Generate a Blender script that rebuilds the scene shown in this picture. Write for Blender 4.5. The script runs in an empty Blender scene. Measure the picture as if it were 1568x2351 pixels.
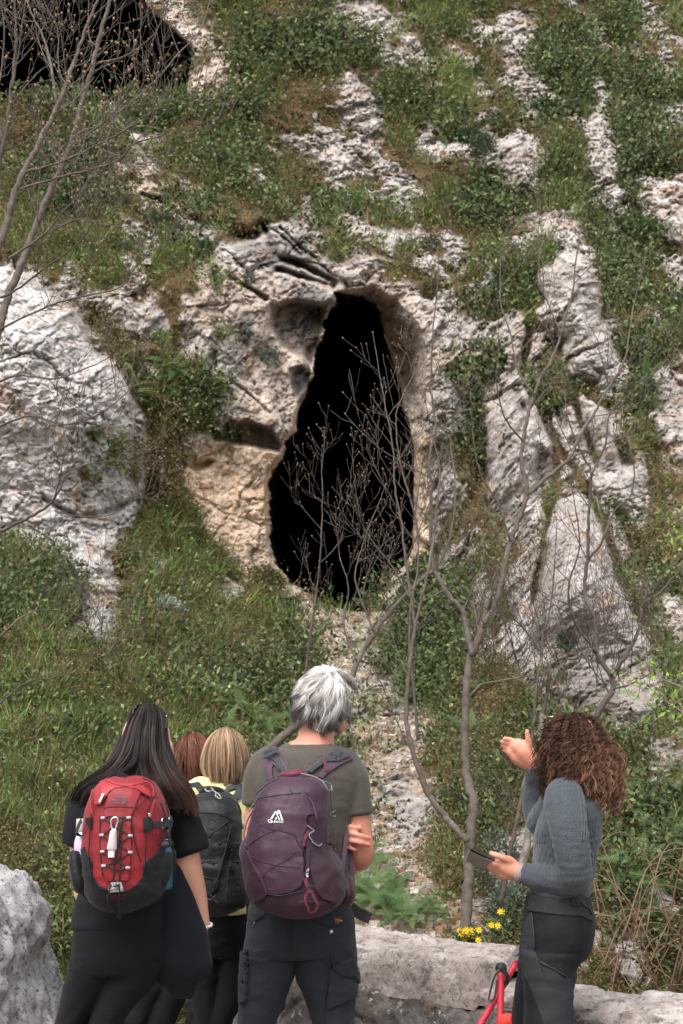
import bpy, bmesh, math, random
import numpy as np
from mathutils import Vector, Matrix
from mathutils.bvhtree import BVHTree
PI = math.pi
random.seed(7)
rng = np.random.default_rng(11)
sc = bpy.context.scene
COL = sc.collection

# ---------------------------------------------------------------- camera, world, sun, exposure
FPX = 50 / 36 * 2351.0          # focal length in pixels of a 1568 x 2351 picture
TILT = math.radians(8.44)
CAMZ = 1.6
cam_data = bpy.data.cameras.new("camera")
cam = bpy.data.objects.new("camera", cam_data); COL.objects.link(cam)
cam.location = (0, 0, CAMZ)
cam.rotation_euler = (PI / 2 + TILT, 0, 0)
cam_data.sensor_fit = 'VERTICAL'; cam_data.sensor_height = 36; cam_data.sensor_width = 24
cam_data.lens = 50; cam_data.clip_start = 0.1; cam_data.clip_end = 3000
cam_data.dof.use_dof = True; cam_data.dof.focus_distance = 4.9; cam_data.dof.aperture_fstop = 8.5
sc.camera = cam
SUN_EL, SUN_ROT = 56, 205
world = bpy.data.worlds.new("World"); sc.world = world; world.use_nodes = True
wn = world.node_tree
bg = wn.nodes["Background"]; sky = wn.nodes.new("ShaderNodeTexSky")
sky.sky_type = 'NISHITA'; sky.sun_disc = False
sky.sun_elevation = math.radians(SUN_EL); sky.sun_rotation = math.radians(SUN_ROT)
sky.air_density = 1.3; sky.dust_density = 4.0; sky.ozone_density = 1.0
hs = wn.nodes.new("ShaderNodeHueSaturation"); hs.inputs['Saturation'].default_value = 0.22
wn.links.new(sky.outputs[0], hs.inputs['Color']); wn.links.new(hs.outputs[0], bg.inputs[0])
bg.inputs[1].default_value = 0.15
sun_d = bpy.data.lights.new("sun", 'SUN'); sun_d.energy = 1.2; sun_d.angle = math.radians(45)
sun_d.color = (1.0, 0.965, 0.92)
sun = bpy.data.objects.new("sun", sun_d); COL.objects.link(sun)
# direction towards the sun (Nishita: rotation measured from +Y, clockwise seen from above)
_e, _r = math.radians(SUN_EL), math.radians(SUN_ROT)
sdir = Vector((math.sin(_r) * math.cos(_e), math.cos(_r) * math.cos(_e), math.sin(_e)))
sun.rotation_euler = sdir.to_track_quat('Z', 'Y').to_euler()
sc.view_settings.view_transform = 'Standard'; sc.view_settings.look = 'None'
sc.view_settings.exposure = 1.0; sc.view_settings.gamma = 1
sc.cycles.use_denoising = True
sc.cycles.max_bounces = 6; sc.cycles.diffuse_bounces = 3; sc.cycles.glossy_bounces = 2
sc.cycles.transparent_max_bounces = 8; sc.cycles.transmission_bounces = 4
sc.cycles.sample_clamp_indirect = 6

# ---------------------------------------------------------------- picture -> place
CT, ST = math.cos(TILT), math.sin(TILT)
def at(px, py, Y):
    """the point of the place seen at picture position (px, py) at Y metres in front of the camera"""
    u = (px - 784) / FPX; v = -(py - 1175.5) / FPX
    dy = CT - v * ST; dz = ST + v * CT
    k = Y / dy
    return Vector((u * k, Y, CAMZ + dz * k))
def at_np(px, py, Y):
    u = (px - 784) / FPX; v = -(py - 1175.5) / FPX
    dy = CT - v * ST; dz = ST + v * CT
    k = Y / dy
    return np.stack([u * k, Y + 0 * k, CAMZ + dz * k], -1)
def ray_dir(px, py):
    return (at(px, py, 1.0) - Vector((0, 0, CAMZ))).normalized()
def perD(Y): return Y / FPX      # metres per picture pixel at distance Y (near enough)

# ---------------------------------------------------------------- noise
def _hash(ix, iy, iz, seed):
    with np.errstate(over='ignore'):
        h = (ix.astype(np.uint32) * np.uint32(374761393) + iy.astype(np.uint32) * np.uint32(668265263)
             + iz.astype(np.uint32) * np.uint32(2147483647 - 38717) + np.uint32(seed * 144269 & 0xffffffff))
        h = (h ^ (h >> np.uint32(13))) * np.uint32(1274126177)
        h = h ^ (h >> np.uint32(16))
        h = h * np.uint32(2246822519); h ^= h >> np.uint32(15)
    return (h & np.uint32(0xffffff)).astype(np.float32) / np.float32(16777215)
def vnoise(P, f=1.0, seed=0):
    P = np.asarray(P, np.float32) * np.float32(f) if np.isscalar(f) else np.asarray(P, np.float32) * np.asarray(f, np.float32)
    i = np.floor(P).astype(np.int32); w = P - i
    w = w * w * (3 - 2 * w)
    x, y, z = i[..., 0], i[..., 1], i[..., 2]; a, b, c = w[..., 0], w[..., 1], w[..., 2]
    r = 0
    for dx in (0, 1):
        for dy in (0, 1):
            for dz in (0, 1):
                k = (a if dx else 1 - a) * (b if dy else 1 - b) * (c if dz else 1 - c)
                r = r + k * _hash(x + dx, y + dy, z + dz, seed)
    return r * 2 - 1            # -1 .. 1
def fbm(P, f, octv=4, seed=0, gain=0.5, ridged=False):
    s = 0; a = 1.0; t = 0
    for o in range(octv):
        n = vnoise(P, np.asarray(f) * 2.03 ** o if not np.isscalar(f) else f * 2.03 ** o, seed + o * 17)
        if ridged: n = 1 - 2 * np.abs(n)
        s = s + a * n; t += a; a *= gain
    return s / t
def worley(P, f, seed=0):
    """cell value, F1, F2 of a jittered lattice"""
    P = np.asarray(P, np.float32) * np.asarray(f, np.float32)
    i = np.floor(P).astype(np.int32)
    f1 = np.full(P.shape[0], 9., np.float32); f2 = f1.copy(); cv = np.zeros_like(f1)
    for dx in (-1, 0, 1):
        for dy in (-1, 0, 1):
            for dz in (-1, 0, 1):
                x, y, z = i[:, 0] + dx, i[:, 1] + dy, i[:, 2] + dz
                q = np.stack([x + _hash(x, y, z, seed), y + _hash(x, y, z, seed + 1), z + _hash(x, y, z, seed + 2)], -1)
                d = np.sqrt(((q - P) ** 2).sum(-1)).astype(np.float32)
                near = d < f1
                f2 = np.where(near, f1, np.minimum(f2, d))
                cv = np.where(near, _hash(x, y, z, seed + 3), cv)
                f1 = np.where(near, d, f1)
    return cv, f1, f2
def sstep(a, b, x):
    t = np.clip((x - a) / (b - a), 0, 1); return t * t * (3 - 2 * t)
def seg_dist(X, Y, pts, closed):
    d = np.full(X.shape, 1e9, np.float32)
    n = len(pts)
    for k in range(n if closed else n - 1):
        ax, ay = pts[k]; bx, by = pts[(k + 1) % n]
        ex, ey = bx - ax, by - ay
        t = np.clip(((X - ax) * ex + (Y - ay) * ey) / max(ex * ex + ey * ey, 1e-9), 0, 1)
        d = np.minimum(d, (X - ax - t * ex) ** 2 + (Y - ay - t * ey) ** 2)
    return np.sqrt(d)
def inside(X, Y, pts):
    r = np.zeros(X.shape, bool); n = len(pts)
    for k in range(n):
        ax, ay = pts[k]; bx, by = pts[(k + 1) % n]
        if ay == by: continue
        c = ((ay > Y) != (by > Y)) & (X < (bx - ax) * (Y - ay) / (by - ay) + ax)
        r ^= c
    return r

# ---------------------------------------------------------------- objects
def put(o, parent=None):
    COL.objects.link(o)
    if parent is not None:
        o.parent = parent
        o.matrix_parent_inverse = Matrix.Identity(4)
    return o
def tag(o, label=None, cat=None, group=None, kind=None):
    if label: o['label'] = label
    if cat: o['category'] = cat
    if group: o['group'] = group
    if kind: o['kind'] = kind
    return o
def thing(name, loc, label, cat, group=None):
    o = bpy.data.objects.new(name, None); COL.objects.link(o)
    o.location = loc; o.empty_display_size = 0.1
    return tag(o, label, cat, group)
def npmesh(name, V, F, mat=None, parent=None, smooth=True, attrs=None, cols=None, loc=None):
    """V (n,3); F (m,k) array or list of arrays of faces of one size each"""
    me = bpy.data.meshes.new(name)
    V = np.asarray(V, np.float32).reshape(-1, 3)
    if loc is not None: V = V - np.asarray(loc, np.float32)
    elif parent is not None: V = V - np.asarray(parent_world(parent), np.float32)
    Fs = F if isinstance(F, (list, tuple)) else [F]
    Fs = [np.asarray(f, np.int32) for f in Fs if len(f)]
    me.vertices.add(len(V)); me.vertices.foreach_set('co', V.ravel())
    nl = sum(f.size for f in Fs); npoly = sum(len(f) for f in Fs)
    me.loops.add(nl); me.polygons.add(npoly)
    me.loops.foreach_set('vertex_index', np.concatenate([f.ravel() for f in Fs]))
    tot = np.concatenate([np.full(len(f), f.shape[1], np.int32) for f in Fs])
    st = np.concatenate([[0], np.cumsum(tot)[:-1]]).astype(np.int32)
    me.polygons.foreach_set('loop_start', st)
    me.polygons.foreach_set('use_smooth', np.full(npoly, smooth, bool))
    me.update(calc_edges=True)
    for k, v in (attrs or {}).items():
        a = me.attributes.new(k, 'FLOAT', 'POINT'); a.data.foreach_set('value', np.asarray(v, np.float32).ravel())
    for k, v in (cols or {}).items():
        v = np.asarray(v, np.float32)
        if v.shape[1] == 3: v = np.concatenate([v, np.ones((len(v), 1), np.float32)], 1)
        a = me.attributes.new(k, 'FLOAT_COLOR', 'POINT'); a.data.foreach_set('color', v.ravel())
    if mat: me.materials.append(mat)
    o = bpy.data.objects.new(name, me)
    if loc is not None: o.location = loc
    return put(o, parent)
def parent_world(p):
    v = Vector((0, 0, 0))
    while p is not None:
        v += p.location; p = p.parent
    return v
class MB:
    """collects shapes into one mesh; all in world coordinates"""
    def __init__(s): s.V = []; s.F = []; s.n = 0
    def add(s, V, F):
        V = [tuple(v) for v in V]
        s.V += V; s.F += [tuple(i + s.n for i in f) for f in F]; s.n += len(V)
    def build(s, name, mat=None, parent=None, smooth=True, loc=None):
        off = Vector(loc) if loc is not None else (parent_world(parent) if parent is not None else Vector((0, 0, 0)))
        me = bpy.data.meshes.new(name)
        me.from_pydata([tuple(Vector(v) - off) for v in s.V], [], s.F)
        me.polygons.foreach_set('use_smooth', [smooth] * len(me.polygons))
        if mat: me.materials.append(mat)
        me.update()
        o = bpy.data.objects.new(name, me)
        if loc is not None: o.location = loc
        return put(o, parent)
def frame_along(pts):
    pts = [Vector(p) for p in pts]; fr = []
    up = None
    for i, p in enumerate(pts):
        d = (pts[min(i + 1, len(pts) - 1)] - pts[max(i - 1, 0)])
        d = d.normalized() if d.length > 1e-9 else Vector((0, 0, 1))
        if up is None:
            up = Vector((0, 0, 1)) if abs(d.z) < 0.9 else Vector((0, 1, 0))
        x = d.cross(up)
        if x.length < 1e-6: x = d.orthogonal()
        x.normalize(); up = x.cross(d).normalized()
        fr.append((p, x, up, d))
    return fr
def tube(mb, pts, r, sides=8, caps=True):
    fr = frame_along(pts); n = len(fr)
    rs = r if hasattr(r, '__len__') else [r] * n
    V = []; F = []
    for (p, x, y, d), q in zip(fr, rs):
        for k in range(sides):
            a = 2 * PI * k / sides
            V.append(p + x * (math.cos(a) * q) + y * (math.sin(a) * q))
    for i in range(n - 1):
        for k in range(sides):
            a = i * sides + k; b = i * sides + (k + 1) % sides
            F.append((a, b, b + sides, a + sides))
    if caps:
        F.append(tuple(range(sides - 1, -1, -1))); F.append(tuple((n - 1) * sides + k for k in range(sides)))
    mb.add(V, F)
def ringsolid(mb, rings):
    """closed loft through rings (lists of points of equal count)"""
    m = len(rings[0]); V = [p for r in rings for p in r]; F = []
    for i in range(len(rings) - 1):
        for k in range(m):
            a = i * m + k; b = i * m + (k + 1) % m
            F.append((a, b, b + m, a + m))
    F.append(tuple(range(m - 1, -1, -1))); F.append(tuple((len(rings) - 1) * m + k for k in range(m)))
    mb.add(V, F)
def ell_ring(c, ax, ay, rx, ry, n=24, e=2.0):
    out = []
    for k in range(n):
        a = 2 * PI * k / n; ca, sa = math.cos(a), math.sin(a)
        out.append(Vector(c) + Vector(ax) * (rx * math.copysign(abs(ca) ** (2 / e), ca)) + Vector(ay) * (ry * math.copysign(abs(sa) ** (2 / e), sa)))
    return out
def ball(mb, c, rx, ry=None, rz=None, n=12, m=8, M=None):
    ry = ry or rx; rz = rz or rx; V = []; F = []
    c = Vector(c)
    for j in range(1, m):
        t = PI * j / m
        for k in range(n):
            a = 2 * PI * k / n
            v = Vector((rx * math.sin(t) * math.cos(a), ry * math.sin(t) * math.sin(a), rz * math.cos(t)))
            if M is not None: v = M @ v
            V.append(c + v)
    top = Vector((0, 0, rz)); bot = Vector((0, 0, -rz))
    if M is not None: top = M @ top; bot = M @ bot
    V += [c + top, c + bot]; T = len(V) - 2
    for j in range(m - 2):
        for k in range(n):
            a = j * n + k; b = j * n + (k + 1) % n
            F.append((a, a + n, b + n, b))
    for k in range(n):
        F.append((T, k, (k + 1) % n)); o = (m - 2) * n
        F.append((T + 1, o + (k + 1) % n, o + k))
    mb.add(V, F)
def spline(pts, n=8):
    """Catmull-Rom through points"""
    P = [Vector(p) for p in pts]
    if len(P) < 3: return [P[0].lerp(P[-1], t / n) for t in range(n + 1)]
    Q = [P[0] * 2 - P[1]] + P + [P[-1] * 2 - P[-2]]; out = []
    for i in range(1, len(Q) - 2):
        a, b, c, d = Q[i - 1:i + 3]
        for k in range(n):
            t = k / n
            out.append(0.5 * ((2 * b) + (c - a) * t + (2 * a - 5 * b + 4 * c - d) * t * t + (3 * b - a - 3 * c + d) * t ** 3))
    out.append(P[-1]); return out

# ---------------------------------------------------------------- materials
def mat_new(name):
    m = bpy.data.materials.new(name); m.use_nodes = True
    nt = m.node_tree; return m, nt, nt.nodes['Principled BSDF']
def N(nt, t, **kw):
    n = nt.nodes.new(t)
    for k, v in kw.items():
        if k[0] == '_': setattr(n, k[1:], v)
        else:
            key = int(k[1:]) if k[0] == 'i' and k[1:].isdigit() else k
            n.inputs[key].default_value = v
    return n
def ramp(nt, fac, stops):
    r = nt.nodes.new('ShaderNodeValToRGB'); e = r.color_ramp.elements
    while len(e) < len(stops): e.new(0.5)
    for q, (p, c) in zip(e, stops):
        q.position = p; q.color = (*c, 1) if len(c) == 3 else c
    nt.links.new(fac, r.inputs[0]); return r.outputs[0]
def mixc(nt, fac, a, b, mode='MIX'):
    m = nt.nodes.new('ShaderNodeMix'); m.data_type = 'RGBA'; m.blend_type = mode
    for s, v in ((m.inputs[0], fac), (m.inputs[6], a), (m.inputs[7], b)):
        if hasattr(v, 'is_linked') or hasattr(v, 'node'): nt.links.new(v, s)
        else: s.default_value = v if not isinstance(v, tuple) or len(v) == 4 else (*v, 1)
    return m.outputs[2]
def mathn(nt, op, a, b=None):
    m = nt.nodes.new('ShaderNodeMath'); m.operation = op
    for s, v in zip(m.inputs, (a, b)):
        if v is None: continue
        if hasattr(v, 'node'): nt.links.new(v, s)
        else: s.default_value = v
    return m.outputs[0]
def noise(nt, scale, detail=4, rough=0.55, vec=None, dist=0.0):
    n = N(nt, 'ShaderNodeTexNoise'); n.inputs['Scale'].default_value = scale
    n.inputs['Detail'].default_value = detail; n.inputs['Roughness'].default_value = rough
    n.inputs['Distortion'].default_value = dist
    if vec is not None: nt.links.new(vec, n.inputs['Vector'])
    return n.outputs[0]
def coords(nt, kind='Object', scale=(1, 1, 1), rot=(0, 0, 0)):
    t = N(nt, 'ShaderNodeTexCoord'); m = N(nt, 'ShaderNodeMapping')
    m.inputs['Scale'].default_value = scale; m.inputs['Rotation'].default_value = rot
    nt.links.new(t.outputs[kind], m.inputs[0]); return m.outputs[0]
def bump(nt, h, strength, dist, bs, prev=None):
    b = N(nt, 'ShaderNodeBump'); b.inputs['Strength'].default_value = strength; b.inputs['Distance'].default_value = dist
    nt.links.new(h, b.inputs['Height'])
    if prev is not None: nt.links.new(prev, b.inputs['Normal'])
    nt.links.new(b.outputs[0], bs.inputs['Normal']); return b.outputs[0]
def attr(nt, name, col=False):
    a = N(nt, 'ShaderNodeAttribute'); a.attribute_name = name
    return a.outputs['Color' if col else 'Fac']
def plain(name, c, rough=0.7, metal=0.0, nscale=0, namp=0.15, bscale=0, bdist=0.002, spec=None, sheen=0):
    m, nt, bs = mat_new(name)
    bs.inputs['Roughness'].default_value = rough; bs.inputs['Metallic'].default_value = metal
    bs.inputs['Base Color'].default_value = (*c, 1)
    if spec is not None: bs.inputs['Specular IOR Level'].default_value = spec
    if sheen: bs.inputs['Sheen Weight'].default_value = sheen
    v = coords(nt)
    if nscale:
        f = noise(nt, nscale, 4, vec=v)
        nt.links.new(ramp(nt, f, [(0.3, tuple(x * (1 - namp) for x in c)), (0.7, tuple(min(1, x * (1 + namp)) for x in c))]), bs.inputs['Base Color'])
    if bscale: bump(nt, noise(nt, bscale, 3, vec=v), 0.6, bdist, bs)
    return m
# ---------------------------------------------------------------- the hillside with its caves
ROWS = [-700, -200, 0, 200, 400, 650, 900, 1200, 1415, 1650, 1900, 2100, 2351, 2700]
COLS = [-500, 100, 500, 784, 1000, 1300, 1500, 2100]
DEP = [
 [26, 26, 26.5, 27, 27, 27, 27, 27],
 [21.5, 21.5, 22, 22.5, 22.5, 22.2, 22.2, 22],
 [19, 19, 19.6, 20.3, 20.4, 20.2, 20.0, 20],
 [17.4, 17.4, 18, 18.6, 18.7, 18.4, 18.2, 18],
 [15.8, 16.0, 16.5, 17.0, 17.2, 16.8, 16.6, 16.5],
 [14.0, 14.3, 14.8, 15.3, 15.4, 15.0, 15.0, 15],
 [12.8, 13.3, 14.3, 14.8, 14.7, 13.8, 13.6, 13.4],
 [11.8, 12.5, 13.9, 14.4, 14.2, 12.2, 12.0, 12],
 [10.6, 11.2, 12.7, 13.6, 13.4, 10.9, 10.6, 10.4],
 [9.2, 9.5, 10.4, 11.2, 11.0, 9.4, 9.0, 8.8],
 [8.0, 8.1, 8.5, 8.9, 8.7, 8.0, 7.8, 7.6],
 [7.5, 7.5, 7.6, 7.8, 7.6, 7.3, 7.1, 7.0],
 [7.2, 7.2, 7.2, 7.2, 7.1, 6.9, 6.8, 6.8],
 [6.5, 6.5, 6.5, 6.5, 6.5, 6.5, 6.5, 6.5]]
def _interp_rows(xs, ys, q):
    # monotone-ish cubic (Catmull-Rom on uneven knots)
    xs = np.asarray(xs, float); ys = np.asarray(ys, float)
    m = np.gradient(ys, xs, axis=0)
    i = np.clip(np.searchsorted(xs, q) - 1, 0, len(xs) - 2)
    h = xs[i + 1] - xs[i]; t = (q - xs[i]) / h
    sh = (slice(None),) + (None,) * (ys.ndim - 1)
    t = t[sh]; h = h[sh]
    return (2 * t ** 3 - 3 * t ** 2 + 1) * ys[i] + (t ** 3 - 2 * t ** 2 + t) * h * m[i] + (-2 * t ** 3 + 3 * t ** 2) * ys[i + 1] + (t ** 3 - t ** 2) * h * m[i + 1]
SX = 2.25
gx = np.arange(-420, 1990, SX); gy = np.arange(-420, 2700, SX)
A = _interp_rows(ROWS, DEP, gy)                       # rows -> (ny, 8)
BASE = _interp_rows(COLS, A.T, gx).T.astype(np.float32)     # (ny, nx)
GX, GY = np.meshgrid(gx.astype(np.float32), gy.astype(np.float32))

# outcrops of bare limestone (outline seen in the picture, weight)
ROCKS = [
 [(790,155),(812,165),(835,195),(858,215),(875,270),(865,300),(838,335),(815,300),(790,280),(765,255),(757,220),(765,200)],
 [(725,275),(760,290),(790,305),(812,345),(805,370),(780,340),(750,315),(728,300)],
 [(930,85),(950,95),(985,140),(1015,180),(1020,205),(1008,215),(985,185),(960,160),(930,120)],
 [(1000,75),(1030,100),(1060,110),(1090,140),(1115,155),(1090,165),(1060,160),(1030,130),(1005,95)],
 [(1090,180),(1115,185),(1125,215),(1140,262),(1110,250),(1095,220)],
 [(1100,55),(1120,70),(1125,105),(1108,100)],
 [(1135,40),(1165,20),(1190,15),(1215,45),(1222,100),(1210,140),(1195,175),(1170,200),(1150,180),(1155,150),(1145,110),(1160,90),(1150,60)],
 [(1345,55),(1365,45),(1385,60),(1395,90),(1375,105),(1350,90)],
 [(1435,25),(1450,22),(1450,45),(1438,45)],
 [(1465,-40),(1500,-50),(1505,0),(1520,40),(1535,70),(1520,75),(1490,60),(1470,40)],
 [(1515,90),(1530,95),(1550,150),(1555,165),(1540,165),(1525,130)],
 [(1340,130),(1358,128),(1362,145),(1345,158)],
 [(1365,180),(1390,182),(1402,215),(1405,260),(1415,310),(1420,360),(1425,420),(1435,480),(1425,540),(1412,575),(1400,560),(1400,520),(1390,490),(1385,450),(1395,420),(1370,420),(1350,390),(1340,350),(1345,325),(1330,285),(1305,268),(1325,270),(1355,285),(1372,240),(1360,205)],
 [(1445,230),(1470,220),(1490,240),(1495,275),(1505,345),(1495,355),(1480,310),(1460,270)],
 [(1500,430),(1520,430),(1530,480),(1535,530),(1515,525),(1500,480)],
 [(1540,380),(1568,400),(1620,420),(1620,560),(1568,565),(1550,540),(1545,500),(1560,450),(1545,410)],
 [(1150,325),(1170,320),(1205,340),(1230,370),(1243,400),(1240,435),(1225,445),(1200,440),(1180,470),(1165,465),(1140,420),(1135,380),(1145,350)],
 [(980,265),(1005,285),(1030,310),(1065,325),(1062,345),(1040,355),(1005,365),(975,345),(970,320),(985,300)],
 [(845,180),(870,170),(875,190),(855,205)],
 [(855,90),(880,100),(900,125),(908,150),(885,160),(865,140)],
 [(865,372),(885,380),(905,410),(925,440),(945,480),(965,520),(985,545),(975,555),(950,530),(925,500),(905,465),(885,440),(870,400)],
 [(838,430),(860,440),(890,465),(885,478),(855,465)],
 [(930,430),(950,425),(962,440),(955,450)],
 [(815,520),(840,515),(875,530),(882,560),(870,590),(850,600),(830,560),(815,545)],
 [(785,560),(820,565),(860,590),(890,620),(900,640),(870,650),(840,640),(800,600)],
 [(1005,535),(1030,530),(1060,570),(1065,620),(1050,625),(1030,590),(1010,570)],
 [(973,595),(990,600),(1010,630),(1005,640),(980,618)],
 [(1090,595),(1110,600),(1145,640),(1140,650),(1110,640)],
 [(1182,550),(1200,555),(1210,590),(1195,598)],
 [(1275,590),(1300,575),(1340,590),(1370,620),(1390,650),(1395,700),(1385,730),(1400,760),(1410,790),(1430,830),(1438,870),(1432,915),(1410,890),(1380,910),(1340,880),(1300,870),(1290,800),(1300,780),(1260,770),(1230,750),(1225,720),(1245,690),(1232,640),(1232,612),(1260,620)],
 [(1445,625),(1465,622),(1475,650),(1465,665)],
 [(1515,610),(1545,600),(1568,610),(1620,630),(1620,740),(1568,700),(1530,690),(1535,660),(1520,640)],
 [(1520,715),(1540,715),(1550,770),(1530,770),(1517,745)],
 [(1502,830),(1525,820),(1545,840),(1550,900),(1568,930),(1600,950),(1600,1060),(1555,1055),(1540,1035),(1515,990),(1515,950),(1540,930),(1535,880),(1505,850)],
 [(1165,900),(1200,885),(1215,900),(1220,940),(1250,975),(1275,1030),(1265,1050),(1245,1040),(1240,1080),(1250,1150),(1270,1200),(1260,1240),(1230,1260),(1195,1230),(1150,1170),(1135,1100),(1130,1030),(1118,970),(1130,930)],
 [(1275,1070),(1310,1085),(1320,1110),(1290,1120),(1270,1100)],
 [(1290,1140),(1330,1130),(1350,1150),(1375,1190),(1395,1240),(1410,1290),(1415,1330),(1430,1370),(1460,1420),(1480,1460),(1500,1490),(1510,1530),(1490,1560),(1450,1540),(1430,1500),(1380,1530),(1330,1560),(1280,1560),(1250,1500),(1225,1440),(1230,1390),(1250,1330),(1260,1280),(1250,1250),(1270,1200),(1275,1160)],
 [(1310,905),(1340,900),(1370,920),(1400,950),(1420,980),(1430,1020),(1430,1080),(1415,1100),(1395,1080),(1370,1060),(1360,1020),(1340,970),(1315,930)],
 [(1410,1100),(1440,1085),(1465,1080),(1475,1130),(1478,1190),(1460,1200),(1430,1180),(1400,1160),(1370,1130),(1360,1100),(1385,1110)],
 [(1515,1330),(1535,1330),(1555,1390),(1568,1450),(1600,1500),(1568,1480),(1530,1430),(1512,1380)],
 [(1225,1500),(1290,1560),(1400,1540),(1480,1580),(1500,1640),(1490,1680),(1440,1690),(1400,1640),(1350,1620),(1280,1600),(1235,1620),(1215,1560)],
 [(1485,1720),(1500,1700),(1520,1740),(1525,1810),(1510,1840),(1495,1800)],
 [(945,890),(1000,860),(1040,880),(1060,930),(1065,990),(1040,1010),(1030,1060),(1060,1120),(1050,1180),(1010,1200),(990,1260),(960,1280),(955,1200),(950,1100),(948,1020),(930,960)],
 [(760,620),(800,610),(850,640),(900,650),(950,670),(1000,700),(1050,730),(1080,780),(1110,820),(1090,850),(1050,830),(1070,870),(1060,900),(980,920),(940,860),(900,790),(870,720),(840,680),(790,660)],
 [(1000,655),(1025,645),(1050,700),(1045,725),(1005,700)],
 [(500,545),(560,560),(600,530),(640,525),(700,450),(720,460),(740,520),(735,560),(760,620),(790,660),(775,680),(755,720),(750,770),(730,800),(725,860),(715,910),(700,950),(695,990),(665,1020),(660,1050),(635,1080),(625,1110),(622,1200),(625,1300),(600,1320),(560,1310),(520,1270),(480,1220),(455,1160),(420,1120),(410,1070),(440,1060),(400,1040),(400,1000),(440,1000),(495,1000),(500,960),(490,870),(500,780),(510,700),(500,640),(490,600)],
 [(285,440),(300,420),(330,440),(380,460),(420,480),(460,500),(500,545),(490,600),(450,560),(400,520),(350,490),(310,465)],
 [(300,320),(330,310),(370,315),(370,340),(340,350),(340,400),(360,430),(330,440),(320,400)],
 [(395,400),(420,405),(450,440),(490,470),(480,480),(440,460),(405,430)],
 [(430,230),(440,180),(480,150),(500,125),(525,150),(528,200),(505,240),(460,245)],
 [(350,-60),(400,-60),(440,40),(480,80),(490,120),(450,140),(420,100),(390,60),(350,0)],
 [(590,165),(600,140),(618,135),(625,155),(605,170)], [(605,215),(620,215),(625,235),(612,232)],
 [(740,415),(780,405),(800,430),(795,450),(760,440)],
 [(600,320),(640,340),(645,360),(615,350)], [(575,425),(595,430),(590,445)],
 [(450,620),(480,615),(500,700),(495,780),(480,860),(465,870),(440,830),(430,780),(405,740),(415,690),(445,690),(440,650)],
 [(215,690),(260,690),(275,680),(300,700),(310,730),(315,780),(300,790),(280,760),(250,740),(220,730)],
 [(305,640),(322,648),(322,670),(312,668)],
 [(315,840),(330,845),(333,880),(325,910),(302,905)],
 [(325,1010),(345,1020),(375,1070),(380,1110),(360,1120),(340,1090),(325,1060)],
 [(315,1110),(335,1120),(335,1160),(315,1165)],
 [(345,1270),(365,1260),(385,1300),(370,1330),(345,1320)],
 [(378,968),(396,968),(398,985),(382,985)],
 [(870,1410),(900,1320),(930,1290),(950,1310),(940,1370),(890,1400),(885,1370)],
 [(1080,1330),(1130,1310),(1170,1340),(1160,1400),(1130,1420),(1120,1430),(1085,1400)],
 [(1425,2180),(1460,2160),(1490,2200),(1510,2260),(1470,2300),(1430,2240)],
 [(1290,2190),(1320,2170),(1330,2220),(1300,2240)],
 [(1405,1805),(1425,1800),(1430,1822),(1412,1825)],
 [(1150,1900),(1190,1900),(1200,2000),(1195,2080),(1150,2060),(1120,1990)],
 [(1085,1440),(1120,1440),(1130,1490),(1100,1520),(1080,1480)],
 [(1120,930),(1165,895),(1215,890),(1260,960),(1310,905),(1360,910),(1425,980),(1440,1060),(1475,1090),(1480,1200),(1440,1260),(1425,1330),(1470,1430),(1500,1490),(1525,1560),(1505,1680),(1430,1690),(1330,1640),(1240,1620),(1200,1560),(1160,1440),(1150,1330),(1190,1290),(1130,1150),(1115,1000)],
 [(480,1360),(520,1330),(545,1345),(555,1370),(530,1380),(500,1375)],
]
BIG = [(-900,560),(-80,600),(20,620),(60,640),(110,670),(165,710),(200,760),(215,810),(250,840),(285,870),(300,900),(305,960),(308,1040),(310,1130),(315,1190),(300,1220),(275,1240),(260,1270),(250,1290),(245,1340),(250,1390),(262,1460),(240,1470),(230,1500),(200,1480),(150,1475),(160,1440),(180,1420),(175,1360),(150,1290),(100,1260),(20,1240),(-80,1210),(-900,1200)]
PATHP = [(700,1410),(760,1425),(870,1420),(900,1420),(880,1480),(850,1550),(900,1600),(980,1640),(1000,1680),(960,1720),(940,1760),(960,1850),(970,1950),(1000,2100),(1120,2090),(1100,2200),(800,2200),(830,2000),(830,1900),(820,1800),(790,1700),(770,1600),(740,1520),(690,1430),(640,1345),(670,1350)]
CAVE = [(765,672),(800,675),(835,680),(860,700),(875,740),(885,780),(900,830),(915,880),(925,930),(940,980),(950,1030),(952,1100),(950,1180),(950,1260),(935,1300),(905,1330),(880,1370),(855,1415),(810,1410),(760,1400),(715,1375),(670,1345),(640,1310),(622,1270),(615,1200),(614,1120),(622,1085),(648,1055),(655,1020),(683,990),(690,940),(705,905),(718,860),(720,800),(745,770),(745,720),(768,695)]
RIM = [(765,668),(850,664),(915,700),(960,745),(978,800),(982,880),(978,950),(966,1010),(962,1080),(962,1180),(960,1270),(940,1310),(905,1340),(860,1425),(800,1425),(740,1400),(670,1355),(640,1320),(614,1280),(605,1200),(606,1120),(612,1080),(640,1050),(650,1015),(675,985),(685,935),(697,900),(700,860),(700,800),(730,770),(730,720),(760,690)]
CAVE2 = [(-160,-150),(300,-160),(340,-60),(335,10),(350,30),(400,70),(440,110),(440,160),(425,190),(425,235),(380,240),(300,245),(230,238),(120,240),(60,245),(-160,250)]
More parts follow.
